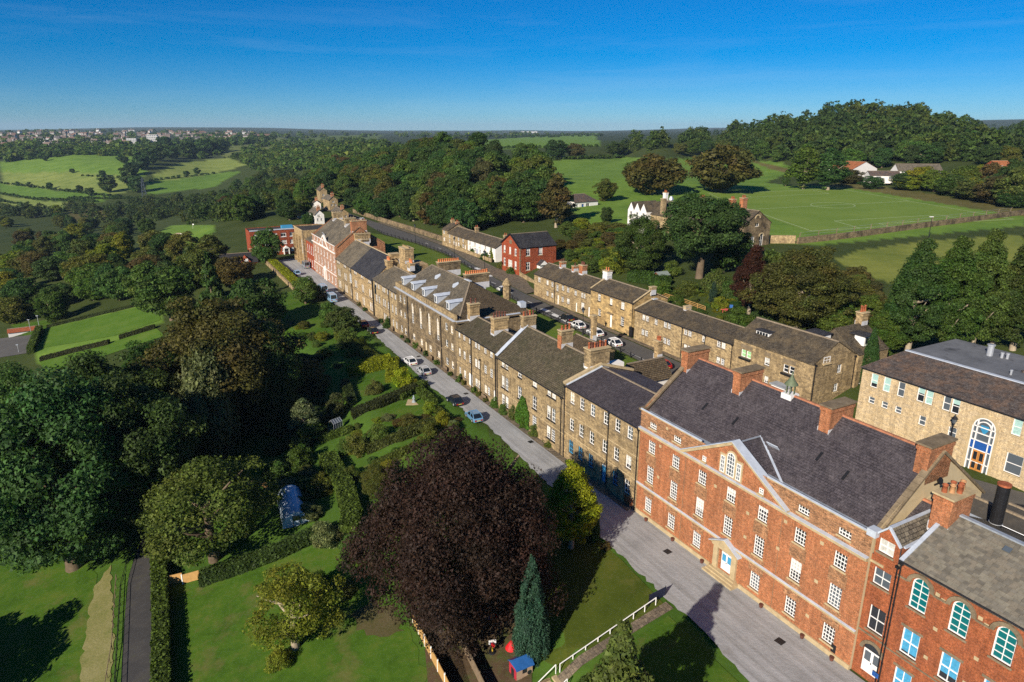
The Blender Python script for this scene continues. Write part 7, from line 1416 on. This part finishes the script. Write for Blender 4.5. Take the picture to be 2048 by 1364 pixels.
sdl = empty('garden_ornament', G(828, 805), 0, 'small grey statue group on a paved square in the formal garden', 'statue'); m = MB(); m.box(-1.1, 1.1, -1.1, 1.1, 0, .08); ob('paving', m.mesh('paving', TRIM), sdl); m = MB(); m.smooth = True; m.lathe([(.35, .08), (.25, .3), (.12, .5), (.3, .75), (.1, .9), (.14, 1.1), (0, 1.25)], 10); ob('figure', m.mesh('figure', plain('statue_grey', (.25, .30, .32), .7)), sdl)
tp = empty('timber_pile', G(536, 972), 2.2, 'stack of new orange timber planks lying left of the polytunnel', 'timber')
for i in range(4): m = MB(); m.box(-1.2 + .1 * i, 1.2 + .1 * i, i * .16, i * .16 + .13, .02, .12); ob('plank', m.mesh('plank', WOOD), tp)
sh_ = empty('garden_shed', G(1322, 565), .45, 'dark red timber shed on the bank behind the cottages', 'shed'); m = MB(); m.box(-1.3, 1.3, -1.0, 1.0, -.3, 1.7); m.prism([(-1.3, -1.0, 1.7), (-1.3, 1.0, 1.7), (-1.3, 0, 2.3)], (2.6, 0, 0)); ob('wall', m.mesh('wall', plain('shed_red', (.16, .035, .02), .7)), sh_); m = MB(); m.beam((-1.45, -.6, 2.02), (1.45, -.6, 2.02), .06, 1.35, 0, (0, .85, .52)); m.beam((-1.45, .6, 2.02), (1.45, .6, 2.02), .06, 1.35, 0, (0, -.85, .52)); ob('roof', m.mesh('roof', plain('shed_felt', (.2, .24, .22), .8)), sh_); m = MB(); m.box(-.7, .1, -1.04, -1.0, .8, 1.35); ob('window', m.mesh('window', BLIND), sh_)
for i, (u, v, c_, lb) in enumerate(((1436, 622, (.25, .5, .5), 'pale turquoise garden chair on the bank'), (1450, 615, (.75, .75, .74), 'white garden chair on the bank'), (1462, 619, (.03, .12, .4), 'dark blue garden chair on the bank'), (1449, 625, (.65, .12, .1), 'red and white garden table between the chairs'))):
    ch = empty('garden_table' if i == 3 else 'garden_chair', G(u, v), i * 1.4, lb, 'table' if i == 3 else 'chair'); mt = plain('chair_%d' % i, c_, .5); m = MB(); m.box(-.3, .3, -.3, .3, .38, .44) if i < 3 else m.box(-.6, .6, -.6, .6, .6, .66); ob('seat' if i < 3 else 'table_top', m.mesh('seat', mt), ch)
    if i < 3: m = MB(); m.box(-.3, .3, .26, .32, .44, .95); ob('backrest', m.mesh('backrest', mt), ch)
    for x in (-.26, .26):
        for y in (-.26, .26): m = MB(); m.box(x - .03, x + .03, y - .03, y + .03, 0, .38 if i < 3 else .6); ob('leg', m.mesh('leg', mt), ch)
# ---------------------------------------------------------------- cars
TYRE = plain('tyre', (.012, .012, .013), .8); CGL = glassm('car_glass', (.012, .016, .02), .05, .7); LAMPW = glassm('headlamp', (.6, .62, .65), .1); LAMPR = glassm('tail_lamp', (.35, .015, .01), .15)
def paint(name, c): 
    t = NT(name); q = t.bsdf(c, .3, .5); q.inputs['Coat Weight'].default_value = .8; return t.m
CP_ = {k: paint('car_paint_' + k, c) for k, c in dict(white=(.72, .73, .74), silver=(.42, .44, .47), navy=(.012, .016, .03), black=(.012, .012, .014), red=(.30, .012, .012), blue=(.12, .26, .42), lblue=(.25, .42, .60), grey=(.22, .25, .28)).items()}
_cm = {}
def car_meshes(kind, col):
    if (kind, col) in _cm: return _cm[(kind, col)]
    van = kind == 'van'; Lc, Wc, hb, hr = (4.3, 1.62, 1.0, 1.95) if van else (3.55, 1.48, .74, 1.22); w = Wc / 2; b = MB(); g = MB(); b.smooth = False
    prof = [(0, .22), (.03, .5), (.12, .62 if not van else .8), (.5 if van else .95, hb), (Lc - .12, hb), (Lc, hb - .15), (Lc, .25)]
    k = len(prof)
    for sgn in (1,):
        ring = lambda y, ins: [(x + (ins if x < Lc / 2 else -ins), y, z - (ins * .5 if z > .4 else 0)) for x, z in prof]
        r = [ring(-w, .07), ring(-w + .07, 0), ring(w - .07, 0), ring(w, .07)]
        for q0, q1 in zip(r, r[1:]):
            for i in range(k): j = (i + 1) % k; b.poly([q0[i], q0[j], q1[j], q1[i]][::-1])
        b.poly(r[0]); b.poly(r[3][::-1])
    c0, c1, c2, c3 = ((.45, .95, Lc - .1, Lc - .05) if van else (.88, 1.42, 2.72, 3.38)); wt = w * (.86 if van else .76); wb = w * .94
    B_ = [(c0, -wb, hb - .02), (c3, -wb, hb - .02), (c3, wb, hb - .02), (c0, wb, hb - .02)]; T_ = [(c1, -wt, hr), (c2, -wt, hr), (c2, wt, hr), (c1, wt, hr)]
    b.poly(T_); 
    for i in range(4): j = (i + 1) % 4; g.poly([B_[i], B_[j], T_[j], T_[i]])
    for p, q in ((B_[0], T_[0]), (B_[1], T_[1]), (B_[2], T_[2]), (B_[3], T_[3])): b.beam(p, q, .1, .08)
    mid = lambda p, q, f: tuple(p[i] + (q[i] - p[i]) * f for i in range(3))
    for side in ((0, 1), (3, 2)):
        for f in ((.33, .62, .86) if van else (.47,)): b.beam(mid(B_[side[0]], B_[side[1]], f), mid(T_[side[0]], T_[side[1]], f), .09, .06)
    for i in range(4): j = (i + 1) % 4; b.beam(T_[i], T_[j], .09, .09)
    if van:
        for side in ((0, 1), (3, 2)): b.beam(mid(B_[side[0]], T_[side[0]], .45), mid(B_[side[1]], T_[side[1]], .45), .05, .3) if False else None
    wh = MB(); wh.tube((0, -.1, 0), (0, .1, 0), .29, n=14); rim = MB(); rim.tube((0, -.115, 0), (0, .115, 0), .17, n=10)
    hl = MB(); hl.box(-.02, .05, -.18, .18, -.07, .07); tl = MB(); tl.box(-.03, .02, -.14, .14, -.12, .12); pl = MB(); pl.box(-.02, .01, -.26, .26, -.06, .06)
    _cm[(kind, col)] = (b.mesh('body', CP_[col]), g.mesh('windows', CGL), wh.mesh('wheel', TYRE), rim.mesh('rim', STEEL), hl.mesh('headlight', LAMPW), tl.mesh('tail_light', LAMPR), pl.mesh('number_plate', plain('plate_' + col + kind, (.6, .5, .08), .6)), Lc, w, hb); return _cm[(kind, col)]
def car(p, rz, kind, col, label, name='parked_car', group='cars parked along the lane and street'):
    bo, gl, wh, rm, hl, tl, pl, Lc, w, hb = car_meshes(kind, col); o = empty(name, p, rz, label, 'van' if kind == 'van' else 'car', group)
    ctr = (-Lc / 2, 0, 0); ob('body', bo, o, ctr); ob('windows', gl, o, ctr)
    for x in (.68, Lc - .7):
        for y in (-w + .06, w - .06): q = ob('wheel', wh, o, (x - Lc / 2, y, .29)); ob('rim', rm, q)
    for y in (-w + .28, w - .28): ob('headlight', hl, o, (-Lc / 2 + .05, y, .56)); ob('tail_light', tl, o, (Lc / 2 - .01, y, hb - .28))
    ob('number_plate', pl, o, (Lc / 2, 0, .42)); return o
RL = math.atan2(SA, -CA)     # heading up the lane (rear towards the camera end)
def cpx(u, v, z, rz, *a, **k): car(un(u, v, z), rz, *a, **k)
for u, v, c_, lb, d_ in ((820, 727, 'white', 'white hatchback parked first behind the golden hedge', 0), (848, 746, 'silver', 'silver estate parked nose to tail behind the white hatchback', 0), (910, 806, 'navy', 'navy blue saloon parked by the formal garden', 0), (948, 838, 'blue', 'blue-grey hatchback nearest the copper beech on the lane', 0), (727, 652, 'red', 'red car on the lane beside the small olive tree', 0), (746, 665, 'black', 'black car parked just below the red one', 0), (594, 549, 'lblue', 'light blue car by the hedge at the far end of the lane', 0)):
    cpx(u, v, 0.0, RL + math.pi + RT.uniform(-.05, .05), 'hatch', c_, lb)
for u, v, c_, lb in ((646, 584, 'lblue', 'further blue minibus beside the round clipped tree'), (664, 602, 'lblue', 'nearer blue minibus beside the brown bush'), (612, 535, 'grey', 'grey van parked against the far stone block')): cpx(u, v, 0.0, RL + math.pi, 'van', c_, lb, name='parked_van')
for u, v, c_, lb in ((1133, 640, 'black', 'black car first in the row on the upper street'), (1155, 655, 'white', 'white people carrier behind the street lantern'), (1190, 670, 'white', 'white saloon half hidden by the stone stack'), (1226, 690, 'white', 'white hatchback with blue reflections on the upper street'), (1322, 734, 'red', 'red car showing only its roof beyond the white outbuilding'), (1006, 583, 'white', 'white car far up the street behind the church')): cpx(u, v, 4.96, RL + math.pi, 'hatch', c_, lb)
cpx(724, 442, 4.96, RL + math.pi, 'hatch', 'white', 'white car far along the upper road near the bend')
# ---------------------------------------------------------------- lamps, bollards, posts
def lantern(p, h, label):
    o = empty('street_lantern', p, 0, label, 'street lamp'); m = MB(); m.lathe([(.16, 0), (.14, .7), (.07, .8), (.05, h)], 8); ob('post', m.mesh('post', BLACK), o); m = MB(); m.beam((-.35, 0, h - .35), (.35, 0, h - .35), .04, .04); m.lathe([(.3, h + .55), (.36, h + .58), (.12, h + .85), (.03, h + 1.05), (0, h + 1.08)], 8); m.lathe([(.12, h), (.16, h + .06)], 6); ob('lamp_head', m.mesh('lamp_head', BLACK), o); m = MB(); m.lathe([(.14, h + .05), (.27, h + .55)], 6); ob('lamp_glass', m.mesh('lamp_glass', GLASS2), o)
lantern(un(1165, 676, 5.0), 4.6, 'black lantern on the upper street beside the white people carrier'); lantern(L(36.4, 30.0, 4.95), 5.0, 'black lantern in the yard left of the entrance arch')
for i, (s_, t_) in enumerate(((152, 31.2), (176, 33.6), (207, 33.6))): lantern(L(s_, t_, 4.95), 5.2, ['lantern on the bank edge nearest the church', 'middle lantern along the green bank', 'furthest lantern along the green bank'][i])
bm_ = MB(); bm_.lathe([(.11, 0), (.10, .75), (.13, .78), (.09, .9), (0, .95)], 7); bme = bm_.mesh('bollard', BLACK); rme = MB(); rme.tube((0, 0, .62), (0, 1, .62), .03, n=5); rme = rme.mesh('chain_rail', BLACK); prev = None
sv = list(np.arange(79.5, 240, 2.9)); tl_ = lambda s_: float(np.interp(s_, [70, 96, 120, 140, 161, 184, 207, 231, 262], [22.3, 23.7, 24.3, 26.7, 31.6, 34.3, 33.7, 30.7, 33.2]))
for i, s_ in enumerate(sv):
    p = L(s_, tl_(s_), 4.93); o = ob('bollard', bme, None, p); tag(o, 'black iron bollard in the row along the green bank', 'bollard', 'bollards along the green bank')
    if i + 1 < len(sv): q = L(sv[i + 1], tl_(sv[i + 1]), 4.93); d_ = q - p; r = ob('chain_rail', rme, o, rz=math.atan2(d_.y, d_.x) - math.pi / 2); r.scale = (1, d_.length, 1)
p = G(1857, 476); fl_ = empty('floodlight_post', p, 0, 'tall black lamp post with white head at the pitch wall', 'street lamp'); hgt = zat(p, 434) - p.z; m = MB(); m.tube((0, 0, 0), (0, 0, hgt), .09, .06, 8); ob('post', m.mesh('post', BLACK), fl_); m = MB(); m.box(-.7, .3, -.15, .15, hgt, hgt + .14); ob('lamp_head', m.mesh('lamp_head', WHITE), fl_)
# concrete fence posts and stone wall below the pitch
cw = [(115.3, 100), (114.4, 119), (115, 136), (115.7, 153.9), (116, 180), (116.9, 209)]
wl = empty('dry_stone_wall', Z(*cw[0]), 0, 'long dark dry stone wall below the football pitch', 'wall'); wo_ = Z(*cw[0])
for a, c in zip(cw, cw[1:]): pa, pc = Z(*a) - wo_, Z(*c) - wo_; m = MB(); m.beam(pa + Vector((0, 0, .5)), pc + Vector((0, 0, .5)), .6, 2.0); ob('wall_length', m.mesh('wall_length', STONE_D), wl)
fo = empty('pitch_fence', Z(118, 110), 0, 'wire fence on cranked concrete posts along the pitch', 'fence'); f0 = Z(118, 110)
for i in range(15):
    p = Z(118 + i * .1, 104 + i * 7.2) - f0; m = MB(); m.box(p.x - .08, p.x + .08, p.y - .08, p.y + .08, p.z, p.z + 1.9); m.beam((p.x, p.y, p.z + 1.9), (p.x + .25, p.y - .25, p.z + 2.2), .1, .1); ob('fence_post', m.mesh('fence_post', TRIM_D), fo)
for k in (.7, 1.4, 2.1): m = MB(); m.tube(Z(118, 104, k) - f0, Z(119.4, 204.8, k) - f0, .02, n=4); ob('wire', m.mesh('wire', STEEL), fo)
m = MB(); m.beam(Vector((0, 0, .8)), Z(116, 100) - Z(121, 93) + Vector((0, 0, .8)), .5, 2.4); tag(m.build('school_boundary_wall', STONE_R, None, Z(121, 93)), 'sunlit buff stone wall right of the hill school', 'wall')
# walls by the lane end and along the upper street
m = MB(); m.beam(L(224, -10.2, -.6), L(182, -10.2, -.9), .5, 2.6); tag(m.build('garden_wall', STONE), 'stone garden wall under the golden hedge at the lane end', 'wall')
m = MB(); pts = [L(a, c, 5.6) for a, c in ((128, 34.6), (146, 38.0))]; m.beam(pts[0], pts[1], .3, 1.0); tag(m.build('street_wall', STONE_R), 'low stone wall in front of the red brick house', 'wall')
ww = empty('road_wall', L(204, 43.2, 5.5), 0, 'long stone retaining wall under the wood along the upper road', 'wall'); w0 = L(204, 43.2, 5.5)
for a, c in (((204, 43.2), (232, 42.6)), ((232, 42.6), (262, 41.2)), ((262, 41.2), (300, 40))): m = MB(); m.beam(L(*a, 5.6) - w0, L(*c, 5.6) - w0, .6, 1.8); ob('wall_length', m.mesh('wall_length', STONE_D), ww)
m = MB(); m.beam(L(166, 40.2, 5.5), L(200, 40.0, 5.5), .3, 1.0); tag(m.build('cottage_wall', STONE_R), 'low stone garden wall in front of the white cottages', 'wall')
# tennis pavilion and lamp posts on the left
tc_ = house('tennis_pavilion', 'long low pavilion with rusty red roof beside the tennis court', G(18, 676), .55, 7.5, 2.5, 1.6, 2.3, WHITEW, POT, cat='pavilion'); tc_.finish()
for i, (u, v, vt) in enumerate(((80, 660, 632), (62, 664, 640), (38, 705, 690))): p = G(u, v); h_ = zat(p, vt) - p.z; o = empty('court_lamp', p, 0, ['tallest pale lamp post behind the tennis court', 'shorter pale lamp post at the tennis court corner', 'low pale lamp post in the tennis court'][i], 'lamp post'); m = MB(); m.tube((0, 0, 0), (0, 0, h_), .07, n=6); ob('post', m.mesh('post', STEEL), o); m = MB(); m.box(-.3, .3, -.15, .15, h_, h_ + .15); ob('lamp_head', m.mesh('lamp_head', STEEL), o)
for i, (u, v) in enumerate(((362, 478), (386, 457))): p = G(u, v); o = empty('golf_flag', p, 0, ['white flag stick in the golf bunker', 'small flag on the golf green'][i], 'flag'); m = MB(); m.tube((0, 0, 0), (0, 0, 2.4), .05, n=5); ob('stick', m.mesh('stick', WHITE), o); m = MB(); m.box(0, .7, -.01, .01, 1.8, 2.4); ob('cloth', m.mesh('cloth', WHITE), o)
# pylon
p = G(290, 398); hp_ = zat(p, 355) - p.z; py = empty('electricity_pylon', p, .3, 'steel lattice pylon at the foot of the far fields', 'pylon'); m = MB(); w0_ = hp_ * .10
for x, y in ((-1, -1), (1, -1), (1, 1), (-1, 1)): m.beam((x * w0_, y * w0_, 0), (x * w0_ * .18, y * w0_ * .18, hp_), .28, .28)
for k in range(7):
    f0_, f1_ = k / 7, (k + 1) / 7; a_, c__ = w0_ * (1 - .82 * f0_), w0_ * (1 - .82 * f1_)
    for s1, s2 in (((-1, -1), (1, -1)), ((1, -1), (1, 1)), ((1, 1), (-1, 1)), ((-1, 1), (-1, -1))): m.beam((s1[0] * a_, s1[1] * a_, hp_ * f0_), (s2[0] * c__, s2[1] * c__, hp_ * f1_), .16, .16)
ob('tower', m.mesh('tower', plain('pylon_steel', (.10, .12, .15), .6)), py)
for f_ in (.62, .76, .9): m = MB(); m.beam((-w0_ * 1.1, 0, hp_ * f_), (w0_ * 1.1, 0, hp_ * f_), .22, .22); ob('cross_arm', m.mesh('cross_arm', bpy.data.materials['pylon_steel']), py)

# benches, wall-foot plants and drain covers along the terrace
bs = MB(); bs.box(-.75, .75, -.22, .22, .36, .42); bk = MB(); bk.box(-.75, .75, .2, .26, .42, .85); lg = MB(); lg.box(-.05, .05, -.2, .2, 0, .36); bs, bk, lg = bs.mesh('seat', WOOD_D), bk.mesh('backrest', WOOD_D), lg.mesh('leg', WOOD_D)
for i, s_ in enumerate((119.2, 115.8, 110.2, 103.4, 88.4, 37.0 + 94.5)):
    o = empty('wooden_bench', L(s_, -.7, 0.0), ROT, ['bench under the first church window from the left', 'bench left of the church door', 'bench right of the church door', 'bench at the right end of the church', 'bench by the three-storey stone house', 'bench outside the house left of the church'][i], 'bench', 'benches along the terrace front'); ob('seat', bs, o); ob('backrest', bk, o)
    for x in (-.65, .65): ob('leg', lg, o, (x, 0, 0))
WFP = (125.5, 122.0, 117.6, 112.6, 107.2, 101.0, 97.4, 95.6, 91.8, 90.0, 87.6, 135.0, 138.5, 150.0, 155.0, 64.5, 62.2)
for i, s_ in enumerate(WFP):
    p = L(s_, -.55, 0.0); put_tree(p, RT.uniform(.5, 1.1), RT.uniform(.35, .7), 'dome', RT.choice([GREEN, OLIVE, DKGRN]), 'small plant growing at the foot of the terrace wall', 'plants at the foot of the terrace wall', 'm', 'wall_plant', 'plant')
for i, (s_, t_) in enumerate(((30, -2.2), (44, -2.0), (58, -1.6), (72, -1.5), (92, -1.8), (113, -1.7))):
    m = MB(); m.box(-.35, .35, -.35, .35, 0, .008); tag(m.build('drain_cover', BLACK, None, L(s_, t_, .004), ROT + .1), ['drain cover nearest the link bay', 'drain cover in front of the school doorcase', 'drain cover in front of the blue door', 'drain cover below the creeper', 'drain cover before the three-storey house', 'drain cover before the church'][i], 'drain cover')
# ---------------------------------------------------------------- far town
RF = [plain('far_roof_%d' % i, c, .8, .1) for i, c in enumerate(((.17, .10, .075), (.10, .09, .085), (.17, .125, .10)))]; WF = [plain('far_wall_%d' % i, c, .9, .1) for i, c in enumerate(((.36, .34, .31), (.25, .22, .19), (.58, .57, .55)))]
FH = []
for i in range(3):
    for j in range(3):
        m = MB(); m.box(-.5, .5, -.35, .35, 0, .55); m.prism([(-.54, -.4, .55), (-.54, .4, .55), (-.54, 0, .95)], (1.08, 0, 0), 1); m.box(-.4, -.3, -.1, .1, .7, 1.1, 0); FH.append(m.mesh('far_house', [WF[i], RF[j]]))
TP = [(0, 268), (120, 264), (300, 264), (420, 265), (520, 269), (520, 276), (430, 286), (320, 290), (230, 296), (120, 298), (0, 296)]
k = 0; RTW = random.Random(3)
while k < 200:
    u, v = RTW.uniform(0, 540), RTW.uniform(263, 298)
    if not inpoly(u, v, TP): continue
    p = G(u, v)
    if depth(p) > 6000: continue
    o = ob('far_house', RTW.choice(FH), None, p + Vector((0, 0, 2.5)), RTW.uniform(-.6, .6)); s_ = RTW.uniform(5.5, 9) * (1 + depth(p) / 5000); o.scale = (s_ * 1.25, s_, s_ * .95); tag(o, 'small pale house with pitched roof in the far town', 'house', 'houses of the far town'); k += 1
for u, v, wpx, hpx, lb in ((264, 291, 18, 14, 'lower of two concrete blocks of flats in the far town'), (306, 290, 20, 20, 'taller of two concrete blocks of flats in the far town'), (228, 270, 24, 4, 'long white factory shed on the far ridge'), (458, 270, 22, 4, 'white warehouse at the right of the far town'), (530, 272, 30, 4, 'orange brick terrace on the far ridge'), (1060, 266, 30, 3, 'long pale shed on the far horizon')):
    p = G(u, v); d_ = depth(p); w_ = wpx * d_ / F; h_ = hpx * d_ / F; fb = empty('far_block', p, .25, lb, 'building'); m = MB(); m.box(-w_ / 2, w_ / 2, 0, w_ * .5, 0, h_); ob('wall', m.mesh('wall', WF[2] if 'orange' not in lb else RF[0]), fb)
    if hpx > 10:
        for r_ in range(5):
            for q in range(6): m = MB(); m.box(-w_ / 2 + w_ * (q + .2) / 6, -w_ / 2 + w_ * (q + .75) / 6, -.2, -.02, h_ * (r_ + .25) / 5, h_ * (r_ + .7) / 5); ob('window', m.mesh('window', GLASS2), fb)
# ---------------------------------------------------------------- air
hz = MB(); hz.box(-9500, 9500, -400, 13000, -175, 128)
t = NT('thin_haze'); t.t.nodes.remove(t.o) if 0 else None
pv = t.n('ShaderNodeVolumePrincipled'); pv.inputs['Color'].default_value = (.56, .77, 1.0, 1); pv.inputs['Density'].default_value = 6e-5; pv.inputs['Anisotropy'].default_value = 0.0
t.l(pv.outputs[0], t.o.inputs['Volume']); tag(hz.build('haze', t.m), kind='stuff', label='thin blue haze over the distant hills', cat='haze')
